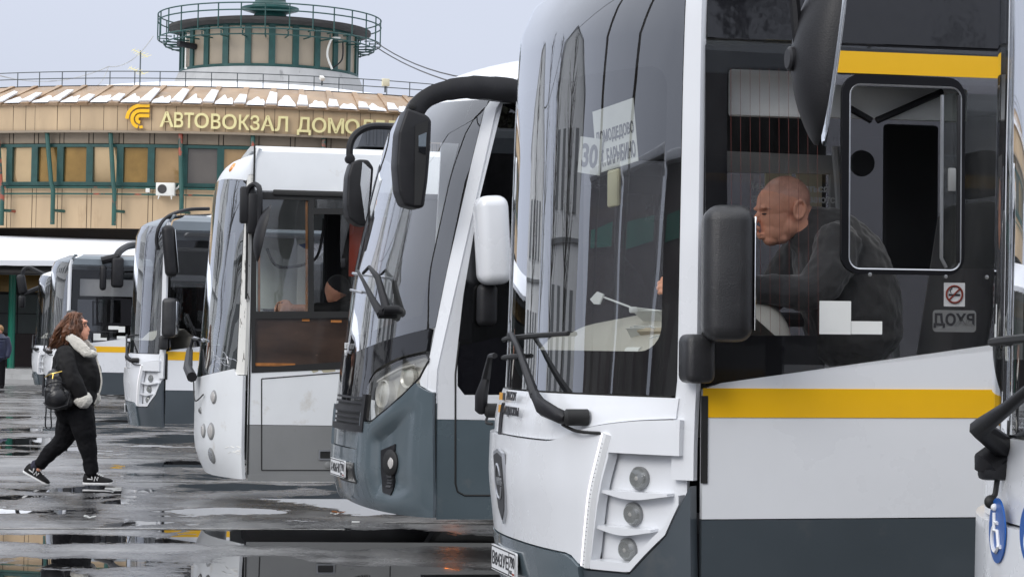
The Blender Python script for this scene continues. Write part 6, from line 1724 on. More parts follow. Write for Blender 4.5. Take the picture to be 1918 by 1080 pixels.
    hp_ = [(757, 205), (742, 250), (738, 310), (742, 360), (752, 385), (775, 392), (789, 390), (796, 340), (801, 280), (803, 228), (795, 218)]
    hp2 = side_poly(pl, hp_, ya)
    bm = bmesh.new(); plate(bm, hp2, lambda x, z: Vector((x, ya + .10, z)), lambda x, z: Vector((x, ya - .13, z)))
    bmesh.ops.bevel(bm, geom=bm.edges[:], offset=.018, segments=3, profile=.5, affect='EDGES'); hd = obj('mirror_housing', bm, 'blackp', ar, angle=60)
    mg = [(778, 235), (802, 226), (796, 330), (788, 384), (776, 384)]
    bm = bmesh.new(); plate(bm, side_poly(pl, mg, ya + .106), lambda x, z: Vector((x, ya + .106, z)), lambda x, z: Vector((x, ya + .09, z))); obj('mirror_rim', bm, 'rubber', hd, smooth=False)
    bm = bmesh.new(); plate(bm, side_poly(pl, [(784, 254), (799, 248), (797, 290), (784, 284)], ya + .11), lambda x, z: Vector((x, ya + .11, z)), lambda x, z: Vector((x, ya + .1, z))); obj('mirror_glass', bm, 'mirror', hd, smooth=False)
    yf = -1.25
    bm = bmesh.new(); tube(bm, spline([s3(pl, 800, 236, yf + .2), s3(pl, 740, 237, yf), s3(pl, 695, 237, yf), s3(pl, 668, 250, yf), s3(pl, 656, 272, yf), s3(pl, 655, 302, yf)], 6), .026, 8); ar2 = obj('mirror_arm', bm, 'blackp', b)
    bm = bmesh.new(); lathe(bm, [(.034, -.03), (.036, .03), (.02, .034)], 12, frame3(s3(pl, 655, 298, yf), (-1, 0, 0), (0, 0, 1))); obj('arm_joint', bm, 'blackp', ar2)
    hf = side_poly(pl, [(655, 306), (648, 330), (645, 385), (650, 410), (668, 423), (684, 425), (691, 380), (696, 315), (686, 301), (668, 300)], yf)
    bm = bmesh.new(); plate(bm, hf, lambda x, z: Vector((x, yf + .10, z)), lambda x, z: Vector((x, yf - .12, z))); bmesh.ops.bevel(bm, geom=bm.edges[:], offset=.018, segments=3, profile=.5, affect='EDGES'); h2 = obj('mirror_housing', bm, 'blackp', ar2, angle=60)
    bm = bmesh.new(); plate(bm, side_poly(pl, [(679, 303), (695, 318), (691, 372), (685, 420), (675, 345)], yf + .104), lambda x, z: Vector((x, yf + .104, z)), lambda x, z: Vector((x, yf + .09, z))); obj('mirror_glass', bm, 'mirror', h2, smooth=False)
    yw = HW + .16
    c = s3(pl, 922, 450, yw); bm = bmesh.new(); box(bm, c, (.20, .24, .55), .07, Matrix.Rotation(R(4), 3, 'Y').to_4x4(), seg=5); dm = obj('door_mirror', bm, 'white', b, angle=60)
    bm = bmesh.new(); box(bm, s3(pl, 912, 571, HW + .05), (.13, .1, .27), .045, seg=4); obj('mirror_foot', bm, 'blackp', dm, angle=60)
    # interior
    bm = bmesh.new(); box(bm, (-Lg, 0, 1.6), (.06, 2.4, 2.6), .03); obj('rear_panel', bm, 'white', b)
    bm = bmesh.new(); box(bm, (-Lg / 2 - .2, 0, .50), (Lg - .3, 2.4, .1)); obj('floor', bm, 'floor', b, smooth=False)
    bm = bmesh.new(); box(bm, (-Lg / 2 - .6, 0, 2.86), (Lg - .6, 2.36, .03)); obj('ceiling', bm, 'inner', b, smooth=False)
    bm = bmesh.new(); plate(bm, [(-.4, .3), (-Lg, .3), (-Lg, topz), (-.5, topz)], lambda x, z: Vector((x, -HW, z)), lambda x, z: Vector((x, -HW + .03, z)), [[(-.75, .9), (-1.6, .9), (-1.6, 2.4), (-.75, 2.4)], [(-1.9, 1.3), (-4.2, 1.3), (-4.2, 2.4), (-1.9, 2.4)]]); obj('kerb_side', bm, 'white', b, smooth=False)
    bm = bmesh.new(); dash = [(.06, 1.0), (.06, 1.32), (-.10, 1.40), (-.45, 1.36), (-.60, 1.0)]; prev = None
    for i in range(17):
        v = -1.12 + 2.24 * i / 16; sh = fx(v, 1.35) * .85 - .10; cur = [bm.verts.new((x + sh, v, z)) for x, z in dash]
        if prev:
            for k in range(4): bm.faces.new((prev[k], cur[k], cur[k + 1], prev[k + 1]))
        prev = cur
    fix(bm); obj('dashboard', bm, 'inner', b)
    bm = bmesh.new(); box(bm, (-1.0, .62, 1.75), (.14, .46, .7), .06, Matrix.Rotation(R(-10), 3, 'Y').to_4x4()); box(bm, (-.75, .62, 1.36), (.46, .46, .14), .05); box(bm, (-1.06, .62, 2.2), (.1, .26, .18), .04); obj('driver_seat', bm, 'seat', b)
    bm = bmesh.new(); tube(bm, spline([pl.FV(808, 330, -.25), pl.FV(806, 360, -.25), pl.FV(815, 380, -.25), pl.FV(803, 400, -.25), pl.FV(775, 425, -.25), pl.FV(775, 450, -.25), pl.FV(790, 465, -.25), pl.FV(778, 485, -.25), pl.FV(765, 500, -.25)], 6), .02, 6); obj('coiled_hose', bm, 'midgrey', b)
    bm = bmesh.new(); a = pl.FV(843, 344, -.5); box(bm, a, (.02, .25, .22), .02); obj('cab_notice', bm, 'paper', b)
    bm = bmesh.new(); box(bm, pl.FV(830, 300, -.35), (.03, .5, .16), .02); obj('sun_visor', bm, 'inner', b)
    for x in (-1.9, -Lg + 2.4):
        for yy in (HW - .16, -HW + .16): wheel(b, x, yy, .46)
build_midi(busC, plC)

# ------------------------------------------------------------------ far white bus half hidden behind the others
plG = Place(97, 57.0, fx=fx_city)
busG = city_bus('city_bus', 'farthest bus at the left with twin drooping mirrors, white cap and slate lamp corner', plG, dict(detail=1, cap='oldwhite', mirror=False, plate='М730ЕС'))
y = -1.35
bm = bmesh.new()
tube(bm, spline([s3(plG, 96, 520, -.9), s3(plG, 75, 510, -1.1), s3(plG, 55, 501, y), s3(plG, 44, 506, y), s3(plG, 42, 518, y)], 5), .05, 6); tube(bm, [s3(plG, 75, 538, y), s3(plG, 45, 550, y)], .06, 6); ar = obj('mirror_arm', bm, 'blackp', busG)
bm = bmesh.new(); box(bm, s3(plG, 41, 532, y), (.22, .2, .50), .08, Matrix.Rotation(R(10), 3, 'Y').to_4x4(), seg=3); obj('mirror_housing', bm, 'blackp', ar)
bm = bmesh.new(); box(bm, s3(plG, 41, 565, y), (.17, .2, .32), .06, seg=3); obj('mirror_housing', bm, 'blackp', ar)
# grey ventilator box on the roof of the old bus
bm = bmesh.new(); c = s3(plD, 712, 263, .6); plate(bm, [(-.22, -.08), (.26, -.08), (.20, .09), (-.16, .09)], lambda x, z: Vector((-x, .3, z)), lambda x, z: Vector((-x, -.3, z)))
for k in range(6): box(bm, (-.16 + .06 * k, .305, .0), (.012, .02, .13))
obj('roof_ventilator', bm, pbr('dark grey vent box', (.05, .055, .065), .6), busD, smooth=False, mw=Matrix.Translation(c))
# ------------------------------------------------------------------ people
def limb(bm, pts, r, n=12, flat=None):
    """Closed tapering limb with rounded ends."""
    P = spline(pts, 4); m = len(pts)
    rs = []
    for i in range(len(P)):
        t = i / 4; k = min(m - 2, int(t)); f = t - k
        rs.append(r[k] + (r[k + 1] - r[k]) * f)
    a = P[0] + (P[0] - P[1]).normalized() * rs[0] * .5; b = P[-1] + (P[-1] - P[-2]).normalized() * rs[-1] * .5
    tube(bm, [a] + P + [b], [rs[0] * .55] + rs + [rs[-1] * .55], n, flat=flat)
def jitter(me, amt, sc, seed=0):
    for v in me.vertices:
        n = noise.noise((v.co.x * sc + seed, v.co.y * sc, v.co.z * sc)); n2 = noise.noise((v.co.x * sc * 2.7 + seed, v.co.y * sc * 2.7 + 9, v.co.z * sc * 2.7))
        v.co += v.normal * amt * (n + .5 * n2)
def hand(bm, wrist, palm_dir, side, curl_n, size=.19, curl=55, spread=.0):
    """Palm, four unequal curled fingers and a thumb; side points to the thumb, curl_n to where the fingers bend."""
    d = Vector(palm_dir).normalized(); s = Vector(side); s = (s - d * s.dot(d)).normalized(); c = Vector(curl_n); c = (c - d * c.dot(d) - s * c.dot(s)).normalized()
    W = Vector(wrist); k = size / .19
    limb(bm, [W - d * .02 * k, W + d * .03 * k, W + d * .085 * k], [.026 * k, .033 * k, .036 * k], 10, flat=(1.15, .52, s))
    for i, (off, ln) in enumerate(((.030, .070), (.010, .080), (-.010, .074), (-.029, .058))):
        p = W + d * .085 * k + s * off * k; a = 0; pts = [p - d * .02 * k]; dd = d + s * spread * off
        for j, f in enumerate((.45, .32, .25)):
            a += R(curl) * (.6 if j == 0 else 1)
            p = p + (dd * math.cos(a) + c * math.sin(a)).normalized() * ln * f * k; pts.append(p)
        limb(bm, pts, [.0105 * k, .0098 * k, .0088 * k, .0072 * k], 8)
    p = W + d * .03 * k + s * .028 * k
    limb(bm, [p - s * .01 * k, p + (s * .7 + d * .7) * .035 * k, p + (s * .55 + d * .9) * .062 * k + c * .014 * k, p + (s * .3 + d * 1.0) * .085 * k + c * .03 * k], [.014 * k, .0125 * k, .0108 * k, .0085 * k], 8)

# -------- woman walking to the right
WD = 21.8
WO = on_ground(135, 909)
def Wp(px, py, dy=0.0):
    q = at_depth(px, py, WO.y) - WO
    return Vector((q.x, dy, q.z))
wm = thing('person', 'woman with long auburn hair and cream fleece collar walking across the wet yard', 'person', Matrix.Translation(WO))
bm = bmesh.new()
ellipsoid(bm, Wp(143, 612), (.092, .075, .118)); ellipsoid(bm, Wp(152, 624), (.070, .058, .075)); ellipsoid(bm, Wp(160, 633), (.026, .03, .02))
limb(bm, [Wp(160, 607), Wp(165, 615), Wp(167, 619)], [.010, .013, .011], 8)
ellipsoid(bm, Wp(164, 624.5), (.018, .026, .009)); ellipsoid(bm, Wp(160, 602), (.02, .05, .016))
limb(bm, [Wp(143, 622), Wp(139, 645), Wp(135, 665)], [.055, .055, .07])
limb(bm, [Wp(132, 660), Wp(135, 700), Wp(140, 745), Wp(142, 768)], [.13, .16, .15, .10], 14, flat=(.9, 1.15, (1, 0, 0)))
limb(bm, [Wp(152, 768, -.09), Wp(160, 800, -.09), Wp(167, 832, -.085), Wp(171, 858, -.08), Wp(176, 897, -.08)], [.085, .08, .055, .045, .035]); limb(bm, [Wp(132, 770, .09), Wp(124, 803, .09), Wp(113, 826, .085), Wp(92, 846, .08), Wp(66, 880, .08)], [.085, .08, .055, .045, .035])
for dy in (-.19, .19): limb(bm, [Wp(132, 660, dy), Wp(142, 706, dy * 1.2), Wp(164, 744, dy)], [.05, .042, .033])
me = remesh(bm, .008, 3); body = obj_me('body', me, 'skin', wm, angle=180)
bm = bmesh.new(); 
for dy in (-.045, .03): tube(bm, [Wp(162.5 + 2.0 * math.cos(R(a)), 608, dy) + Vector((0, .02 * math.cos(R(a)), .018 * math.sin(R(a)))) for a in range(0, 360, 30)], .0025, 5, closed=True)
tube(bm, [Wp(150, 606, -.075), Wp(163, 607, -.055)], .0025, 5); tag(obj('glasses', bm, 'blackp', wm), None)
# hair: clumped strands over a fused cap
bm = bmesh.new(); r3 = random.Random(11)
ellipsoid(bm, Wp(138, 609), (.108, .10, .128)); ellipsoid(bm, Wp(126, 628), (.085, .105, .10)); ellipsoid(bm, Wp(112, 643), (.06, .095, .055)); ellipsoid(bm, Wp(142, 614, -.045), (.075, .06, .115)); ellipsoid(bm, Wp(140, 632, -.06), (.06, .05, .07))
for k in range(64):
    dy = r3.uniform(-.105, .085); top = Wp(r3.uniform(128, 148), r3.uniform(586, 596), dy * .5)
    e0 = r3.random(); end = Wp(97 + 56 * e0 ** 1.4 + r3.uniform(-2, 2), 652 - 16 * e0 + r3.uniform(-3, 3), dy)
    mid = Wp(116 + 30 * e0 + r3.uniform(-4, 3), 618 + r3.uniform(-5, 5), dy * 1.25)
    q = mid.lerp(end, .6) + Vector((r3.uniform(-.02, .01), 0, r3.uniform(-.01, .02)))
    limb(bm, [top, mid, q, end], [.022, .024, .02, .007], 6)
me = remesh(bm, .006, 1); jitter(me, .010, 34); hb = bmesh.new(); hb.from_mesh(me); bpy.data.meshes.remove(me)
for k in range(230):
    near = r3.random() < .7; dy = (-1 if near else 1) * r3.uniform(.02, .125)
    top = Wp(r3.uniform(130, 152), r3.uniform(585, 597), dy * .55); e0 = r3.random()
    end = Wp(95 + 60 * e0 ** 1.3 + r3.uniform(-3, 3), 655 - 17 * e0 + r3.uniform(-5, 4), dy * r3.uniform(.9, 1.15))
    mid = Wp(114 + 36 * e0 + r3.uniform(-5, 4), 616 + r3.uniform(-6, 6), dy * 1.12)
    pts = spline([top, mid, mid.lerp(end, .55) + Vector((r3.uniform(-.02, .02), 0, r3.uniform(-.02, .02))), end], 5)
    ph, am = r3.uniform(0, 6), r3.uniform(.004, .012)
    pts = [q + Vector((math.sin(ph + i * 1.25) * am * min(1, i / 5), math.cos(ph + i * 1.1) * am * .6, 0)) for i, q in enumerate(pts)]
    w0 = r3.uniform(.004, .008); tube(hb, pts, [w0 * (1 - .75 * i / len(pts)) for i in range(len(pts))], 5)
obj('hair', hb, 'hair', wm, angle=180)
# jacket
bm = bmesh.new()
limb(bm, [Wp(130, 650), Wp(133, 668), Wp(138, 705), Wp(143, 738), Wp(146, 758)], [.125, .18, .215, .205, .18], 18, flat=(.96, 1.0, (1, 0, 0)))
ellipsoid(bm, Wp(160, 706), (.15, .16, .23))
for dy in (-.22, .22): limb(bm, [Wp(128, 658, dy * .8), Wp(134, 684, dy * 1.12), Wp(145, 712, dy * 1.25), Wp(158, 735, dy * 1.15), Wp(164, 747, dy * 1.1)], [.085, .098, .092, .082, .072])
me = remesh(bm, .012, 3); jitter(me, .012, 9); jk = obj_me('jacket', me, 'blackcloth', wm, angle=180)
bm = bmesh.new()
limb(bm, [Wp(157, 741, -.245), Wp(165, 747, -.24), Wp(171, 752, -.235)], [.078, .083, .075], 12)
me = remesh(bm, .009, 2); jitter(me, .004, 60); obj_me('fleece_cuff', me, 'fleece', jk, angle=180)
bm = bmesh.new(); limb(bm, [Wp(160, 742, .245), Wp(170, 751, .235)], [.075, .07], 12)
me = remesh(bm, .009, 2); jitter(me, .004, 60); obj_me('fleece_cuff', me, 'fleece', jk, angle=180)
bm = bmesh.new()
for sgn in (-1, 1):
    lap = [Wp(124, 630, sgn * .11), Wp(138, 633, sgn * .135), Wp(152, 645, sgn * .145), Wp(168, 659, sgn * .15)]
    limb(bm, lap, [.024, .044, .060, .052], 10, flat=(1, .34, (0.35, 0, 1)))
limb(bm, [Wp(124, 630, -.11), Wp(117, 634, 0), Wp(124, 630, .11)], [.03, .04, .03], 8)
limb(bm, [Wp(163, 660, -.13), Wp(177, 662, -.12), Wp(184, 664, -.09)], [.045, .04, .02], 8)
me = remesh(bm, .008, 3); jitter(me, .004, 50); obj_me('fleece_collar', me, 'fleece', jk, angle=180)
bm = bmesh.new(); tube(bm, spline([Wp(182, 664, -.10), Wp(190, 690, -.09), Wp(193, 715, -.08), Wp(188, 738, -.08), Wp(180, 756, -.08)], 5), .008, 5); obj('fleece_edge', bm, 'fleece', jk)
# trousers
bm = bmesh.new()
ellipsoid(bm, Wp(140, 768), (.185, .19, .15))
limb(bm, [Wp(152, 768, -.09), Wp(160, 800, -.09), Wp(167, 832, -.085), Wp(171, 858, -.08), Wp(175, 886, -.08)], [.135, .115, .086, .072, .062], 14)
limb(bm, [Wp(132, 770, .09), Wp(124, 803, .09), Wp(113, 826, .085), Wp(92, 846, .08), Wp(70, 872, .08)], [.14, .12, .09, .075, .062], 14)
me = remesh(bm, .010, 2); jitter(me, .010, 13, 4); tr = obj_me('trousers', me, 'trouser', wm, angle=180)
bm = bmesh.new(); limb(bm, [Wp(66, 868, .08), Wp(60, 878, .08)], [.05, .045], 10); obj('sock', bm, pbr('patterned sock', (.03, .03, .05), .9, var=.6, vscale=40), wm)
def shoe(heel, toe, dy, up_):
    h, t = Wp(*heel, dy), Wp(*toe, dy); d = (t - h); Ln = d.length; d.normalize(); n = Vector((0, 0, 1)); n = (n - d * n.dot(d)).normalized(); s = n.cross(d)
    def ring(bm, prof):
        rings = []
        for (x, w_, z0, z1) in prof:
            c = h + d * Ln * x; rings.append([bm.verts.new(c + s * w_ * a + n * (z0 + (z1 - z0) * b)) for a, b in ((-1, 0), (-1.03, .35), (-.78, .8), (-.3, 1), (.3, 1), (.78, .8), (1.03, .35), (1, 0))])
        for A, B in zip(rings, rings[1:]):
            for k in range(8): bm.faces.new((A[k], A[(k + 1) % 8], B[(k + 1) % 8], B[k]))
        bm.faces.new(list(reversed(rings[0]))); bm.faces.new(rings[-1]); fix(bm)
    bm = bmesh.new(); ring(bm, [(0, .025, .02, .07), (.05, .038, .018, .10), (.22, .040, .016, .105), (.38, .040, .016, .100), (.55, .043, .016, .075), (.75, .047, .016, .060), (.92, .040, .018, .048), (1.0, .018, .022, .035)])
    sh_ = obj('shoe', bm, 'blackcloth', wm, angle=60)
    bm = bmesh.new(); ring(bm, [(-.01, .024, .004, .022), (.05, .042, 0, .026), (.3, .042, .0, .024), (.6, .047, 0, .022), (.85, .047, .0, .022), (.97, .028, .004, .024), (1.02, .012, .012, .026)]); obj('sole', bm, 'sole', sh_, angle=60)
    bm = bmesh.new(); tube(bm, [h + d * Ln * x + s * y_ + n * z for x, y_, z in ((.16, -.043, .05), (.33, -.045, .045), (.30, -.043, .085))], .007, 5)
    tube(bm, [h + d * Ln * x - n * 0 + s * y_ + n * z for x, y_, z in ((.40, -.047, .03), (.43, -.046, .07), (.50, -.047, .035), (.53, -.045, .068))], .006, 5)
    for k in range(4): c = h + d * Ln * (.48 + .06 * k); tube(bm, [c + n * (.098 - .008 * k) - s * .028, c + n * (.104 - .009 * k), c + n * (.098 - .008 * k) + s * .028], .006, 5)
    obj('laces', bm, 'sole', sh_)
shoe((159, 905), (214, 905), -.08, 0)
shoe((40, 884), (87, 910), .08, 0)
bk = thing('backpack', 'small black leather backpack with a gold zip on the back of the walking woman', 'backpack', Matrix.Translation(WO))
bm = bmesh.new(); bc = Wp(117, 726, -.16)
ellipsoid(bm, Wp(118, 735, -.22), (.13, .13, .165)); box(bm, Wp(119, 716, -.20), (.23, .22, .26), .07); box(bm, Wp(121, 742, -.22), (.27, .22, .22), .05)
me = remesh(bm, .010, 3); jitter(me, .012, 11); obj_me('bag', me, 'leather', bk, angle=180)
bm = bmesh.new(); tube(bm, spline([Wp(94, 752, -.30), Wp(104, 760, -.355), Wp(120, 762, -.375), Wp(140, 756, -.34)], 6), .006, 5); tube(bm, spline([Wp(97, 722, -.30), Wp(108, 716, -.36), Wp(124, 714, -.372), Wp(140, 718, -.34)], 6), .006, 5); tube(bm, spline([Wp(139, 757, -.34), Wp(143, 738, -.33), Wp(140, 718, -.34)], 6), .006, 5); obj('seam', bm, 'blackp', bk)
bm = bmesh.new(); tube(bm, spline([Wp(95, 705, -.26), Wp(106, 700, -.335), Wp(119, 697, -.352), Wp(130, 694, -.33)], 5), .007, 6); tube(bm, [Wp(114, 699, -.355), Wp(113, 708, -.365)], .007, 5); obj('zip', bm, 'gold', bk)
bm = bmesh.new()
tube(bm, spline([Wp(124, 660, -.24), Wp(119, 672, -.26), Wp(115, 688, -.25)], 5), .016, 8, flat=(1, .4, (0, 1, 0))); obj('strap', bm, 'leather', bk); bm = bmesh.new(); tube(bm, spline([Wp(95, 745, -.2), Wp(94, 772, -.2), Wp(93, 795, -.2), Wp(98, 801, -.2), Wp(104, 797, -.2), Wp(103, 775, -.2), Wp(104, 760, -.2)], 5), .013, 8, flat=(1, .5, (0, 1, 0)))
tube(bm, [Wp(90, 700, -.2), Wp(89, 740, -.2)], .014, 6); obj('strap', bm, 'leather', bk)
bm = bmesh.new(); ellipsoid(bm, Wp(119, 742, -.28), (.115, .085, .11)); obj('pocket', bm, 'leather', bk)

# -------- person at the left edge of the platform, seen from behind
pe = on_ground(-3, 727)
P2 = thing('person', 'person in a navy padded jacket cut off by the left picture edge', 'person', Matrix.Translation(pe))
bm = bmesh.new(); V = Vector
ellipsoid(bm, V((0, 0, 1.55)), (.085, .10, .12)); limb(bm, [V((0, 0, 1.45)), V((0, 0, 1.3))], [.055, .06]); limb(bm, [V((0, 0, 1.3)), V((0, 0, .9))], [.13, .12])
for s in (-1, 1): limb(bm, [V((.09 * s, 0, .88)), V((.09 * s, 0, .48)), V((.09 * s, .02, .07))], [.08, .055, .04]); limb(bm, [V((.18 * s, 0, 1.32)), V((.24 * s, 0, 1.05)), V((.22 * s, -.05, .82))], [.05, .04, .03])
obj_me('body', remesh(bm, .012, 3), 'skin', P2, angle=180)
bm = bmesh.new(); limb(bm, [V((0, 0, 1.42)), V((0, 0, 1.28)), V((0, 0, 1.05)), V((0, 0, .80))], [.09, .20, .215, .20], 16)
for s in (-1, 1): limb(bm, [V((.18 * s, 0, 1.34)), V((.26 * s, 0, 1.08)), V((.235 * s, -.05, .84))], [.09, .08, .06])
for k in range(7): limb(bm, [V((-.02, 0, .82 + .085 * k)), V((-.02, 0, .83 + .085 * k))], [.222, .222], 16)
obj_me('jacket', remesh(bm, .012, 1), 'navy', P2, angle=180)
bm = bmesh.new()
for s in (-1, 1): limb(bm, [V((.08 * s, 0, .85)), V((.09 * s, 0, .48)), V((.09 * s, .02, .08))], [.11, .085, .07])
obj_me('trousers', remesh(bm, .012, 2), 'trouser', P2, angle=180)
bm = bmesh.new(); ellipsoid(bm, V((0, .01, 1.58)), (.105, .11, .115)); obj('hair', bm, pbr('fair hair', (.30, .17, .07), .7, var=.4, vscale=30), P2)
bm = bmesh.new()
for s in (-1, 1): limb(bm, [V((.09 * s, .06, .05)), V((.10 * s, -.12, .04))], [.05, .045])
obj('shoe', bm, 'trouser', P2)

# -------- driver of the large bus, leaning over his phone
yd = .66
def Bp(px, py, dy=0.0):
    p = s3(plB, px, py, yd); return Vector((p.x, p.y + dy, p.z))
dr = thing('person', 'bald driver in a charcoal sweater bending over his phone in the big bus', 'person', plB.m)
bm = bmesh.new()
ellipsoid(bm, Bp(1472, 373), (.106, .082, .099), seg=28, rings=18); ellipsoid(bm, Bp(1450, 385), (.074, .074, .088), Matrix.Rotation(R(12), 3, 'Y'))
ellipsoid(bm, Bp(1454, 408), (.076, .068, .085), Matrix.Rotation(R(28), 3, 'Y')); ellipsoid(bm, Bp(1450, 430), (.056, .056, .058), Matrix.Rotation(R(28), 3, 'Y')); ellipsoid(bm, Bp(1444, 449), (.034, .036, .026)); ellipsoid(bm, Bp(1472, 422), (.062, .070, .062)); ellipsoid(bm, Bp(1460, 446), (.040, .046, .026))
limb(bm, [Bp(1421, 399), Bp(1413, 416), Bp(1408, 427), Bp(1418, 431)], [.010, .014, .017, .012], 10); ellipsoid(bm, Bp(1417, 428, .014), (.014, .010, .011)); ellipsoid(bm, Bp(1417, 428, -.014), (.014, .010, .011))
ellipsoid(bm, Bp(1424, 390, .028), (.018, .034, .011)); ellipsoid(bm, Bp(1424, 390, -.028), (.018, .034, .011))
ellipsoid(bm, Bp(1423, 439), (.016, .028, .0075)); ellipsoid(bm, Bp(1426, 445), (.016, .025, .008))
for sg in (1, -1):
    e_ = Bp(1484, 394, sg * .082)
    tube(bm, [e_ + Vector((.024 * math.cos(R(a)) - .004 * math.sin(R(a)), sg * (.010 + .006 * math.sin(R(a))), .038 * math.sin(R(a)))) for a in range(0, 360, 20)], .0075, 6, closed=True); ellipsoid(bm, e_ + Vector((0, sg * .002, -.004)), (.020, .009, .032)); ellipsoid(bm, e_ + Vector((.008, sg * .008, -.036)), (.011, .007, .012))
limb(bm, [Bp(1492, 405), Bp(1515, 432), Bp(1542, 458)], [.074, .080, .080], 14)
limb(bm, [Bp(1548, 465), Bp(1575, 520), Bp(1595, 620)], [.11, .14, .15], 16)
for sg in (1, -1): limb(bm, [Bp(1545, 450, sg * .17), Bp(1515, 510, sg * .235), Bp(1478, 548, sg * .24), Bp(1420, 545, sg * .20), Bp(1350, 545, sg * .13), Bp(1300, 545, sg * .075)], [.045, .04, .035, .03, .03, .028])
me = remesh(bm, .0045, 7, .5)
bodyB = obj_me('body', me, 'skin', dr, angle=180)
me.materials.append(M['scalp'])
i3 = plB.m
for f in me.polygons:
    c = f.center
    x0, z0 = plB.S(1428, 356, yd); x1, z1 = plB.S(1476, 372, yd); x2, z2 = plB.S(1520, 404, yd)
    t = (c.x - x0) / (x1 - x0) if c.x > x1 else 1
    zl = (z0 + (z1 - z0) * (c.x - x0) / (x1 - x0)) if c.x > x1 else (z1 + (z2 - z1) * (c.x - x1) / (x2 - x1))
    if c.z > zl + .004 * noise.noise((c.x * 90, c.y * 90, c.z * 90)) and c.x < x0 and c.x > x2 - .02: f.material_index = 1
bm = bmesh.new()
for sg in (1, -1):
    ellipsoid(bm, Bp(1426, 401.5, sg * .036), (.011, .014, .0035), seg=10, rings=6)
obj('eye', bm, 'ink', dr)
bm = bmesh.new()
for sg in (1, -1): limb(bm, [Bp(1420.5, 392, sg * .022), Bp(1428, 390, sg * .05), Bp(1436, 393, sg * .062)], [.004, .005, .003], 6)
obj('eyebrow', bm, 'scalp', dr)
bm = bmesh.new()
limb(bm, [Bp(1516, 420), Bp(1545, 452), Bp(1572, 500), Bp(1590, 560), Bp(1600, 640)], [.10, .165, .205, .215, .20], 18, flat=(1.0, 1.12, (1, 0, 0)))
limb(bm, [Bp(1500, 430), Bp(1530, 450)], [.088, .12], 14)
for sg in (1, -1): limb(bm, [Bp(1545, 450, sg * .17), Bp(1515, 510, sg * .235), Bp(1478, 548, sg * .24), Bp(1420, 545, sg * .20), Bp(1350, 545, sg * .13), Bp(1310, 545, sg * .085)], [.10, .095, .078, .066, .052, .045])
me = remesh(bm, .010, 2); jitter(me, .012, 11, 2); obj_me('sweater', me, 'sweater', dr, angle=180)
bm = bmesh.new(); hd_p = [Bp(1278, 548, .04)]
hand(bm, Bp(1285, 556, .06), (1, 0, .45), (0, -.2, 1), (0.2, -1, 0), .20, 42)
me = remesh(bm, .0042, 2, .4); obj_me('hand', me, 'skin', dr, angle=180)
bm = bmesh.new(); box(bm, Bp(1252, 508, -.02), (.012, .075, .155), .006, Matrix.Rotation(R(-15), 3, 'Y').to_4x4()); tag(obj('phone', bm, 'gloss', None, mw=plB.m), 'dark phone held up by the bald driver behind the windscreen', 'phone')

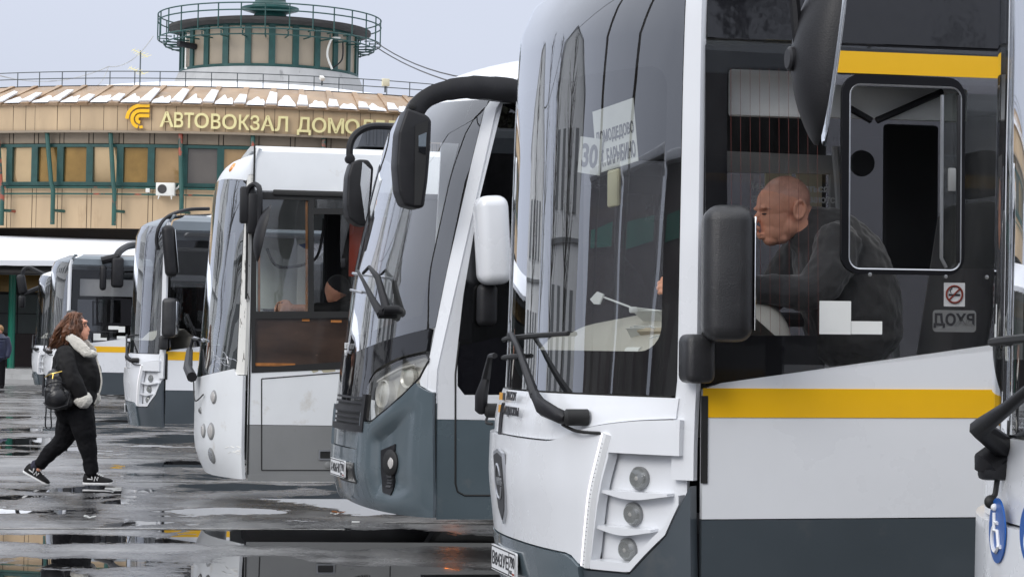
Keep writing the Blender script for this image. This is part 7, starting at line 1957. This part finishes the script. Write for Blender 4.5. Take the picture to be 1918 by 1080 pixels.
# -------- driver of the old bus, mostly hidden by the window post
yo = .55
def Dp(px, py, dy=0.0):
    p = s3(plD, px, py, yo); return Vector((p.x, p.y + dy, p.z))
d2 = thing('person', 'driver in black sleeves half hidden behind the sliding window of the older bus', 'person', plD.m)
bm = bmesh.new()
ellipsoid(bm, Dp(629, 543), (.095, .08, .115)); ellipsoid(bm, Dp(622, 556), (.05, .06, .06)); limb(bm, [Dp(617, 545), Dp(613, 550)], [.012, .013], 8)
limb(bm, [Dp(634, 560), Dp(645, 580)], [.06, .08]); limb(bm, [Dp(648, 585), Dp(655, 640)], [.16, .17])
limb(bm, [Dp(640, 580, .2), Dp(605, 583, .22), Dp(565, 578, .15), Dp(545, 577, .1)], [.05, .045, .036, .03]); hand(bm, Dp(550, 577, .1), (1, 0, .05), (0, -.4, 1), (.2, -1, 0), .2, 45)
limb(bm, [Dp(640, 580, -.2), Dp(600, 590, -.2), Dp(545, 580, -.08)], [.05, .045, .03]); hand(bm, Dp(545, 580, -.08), (1, 0, .1), (0, .4, 1), (.2, 1, 0), .2, 45)
obj_me('body', remesh(bm, .007, 3), 'skin', d2, angle=180)
bm = bmesh.new(); limb(bm, [Dp(640, 572), Dp(650, 590), Dp(658, 640)], [.12, .20, .21], 14)
for sg in (1, -1): limb(bm, [Dp(645, 580, sg * .17), Dp(612, 583, sg * .23), Dp(585, 580, sg * .2)], [.09, .075, .06])
obj_me('jacket', remesh(bm, .012, 2), 'blackcloth', d2, angle=180)
bm = bmesh.new(); ellipsoid(bm, Dp(633, 536), (.10, .088, .10)); obj('hair', bm, 'seat', d2)

# ------------------------------------------------------------------ litter on the asphalt
M['leafdry'] = pbr('dry orange leaf', (.42, .16, .05), .7, var=.4, vscale=30)
for px, py, nm, mat, sz, lab, cat in ((634, 963, 'fallen_leaf', 'leafdry', .06, 'curled orange leaf lying on the asphalt before the midibus', 'leaf'), (627, 966, 'paper_scrap', 'paper', .04, 'white paper scrap beside the orange leaf', 'litter'),
                                      (666, 979, 'cigarette_end', 'paper', .035, 'pale cigarette end on the asphalt below the midibus bumper', 'litter'), (168, 972, 'paper_scrap', 'paper', .05, 'white paper scrap on the wet yard near the walking woman', 'litter')):
    g = on_ground(px, py); bm = bmesh.new(); n = 5
    if nm == 'cigarette_end': tube(bm, [(-.03, 0, .008), (.03, .01, .008)], .006, 8)
    else:
        rows = [[bm.verts.new(((i / n - .5) * 2 * sz * (1 - .5 * abs(j / n - .5)), (j / n - .5) * 2 * sz, .012 + .022 * (abs(noise.noise((i * .6, j * .6, px)))) + .03 * (abs(i / n - .5)) ** 1.5)) for j in range(n + 1)] for i in range(n + 1)]
        for i in range(n):
            for j in range(n): bm.faces.new((rows[i][j], rows[i + 1][j], rows[i + 1][j + 1], rows[i][j + 1]))
        q = bmesh.ops.solidify(bm, geom=bm.faces[:], thickness=.002)
    tag(obj(nm, bm, mat, mw=Matrix.Translation(g)), lab, cat)
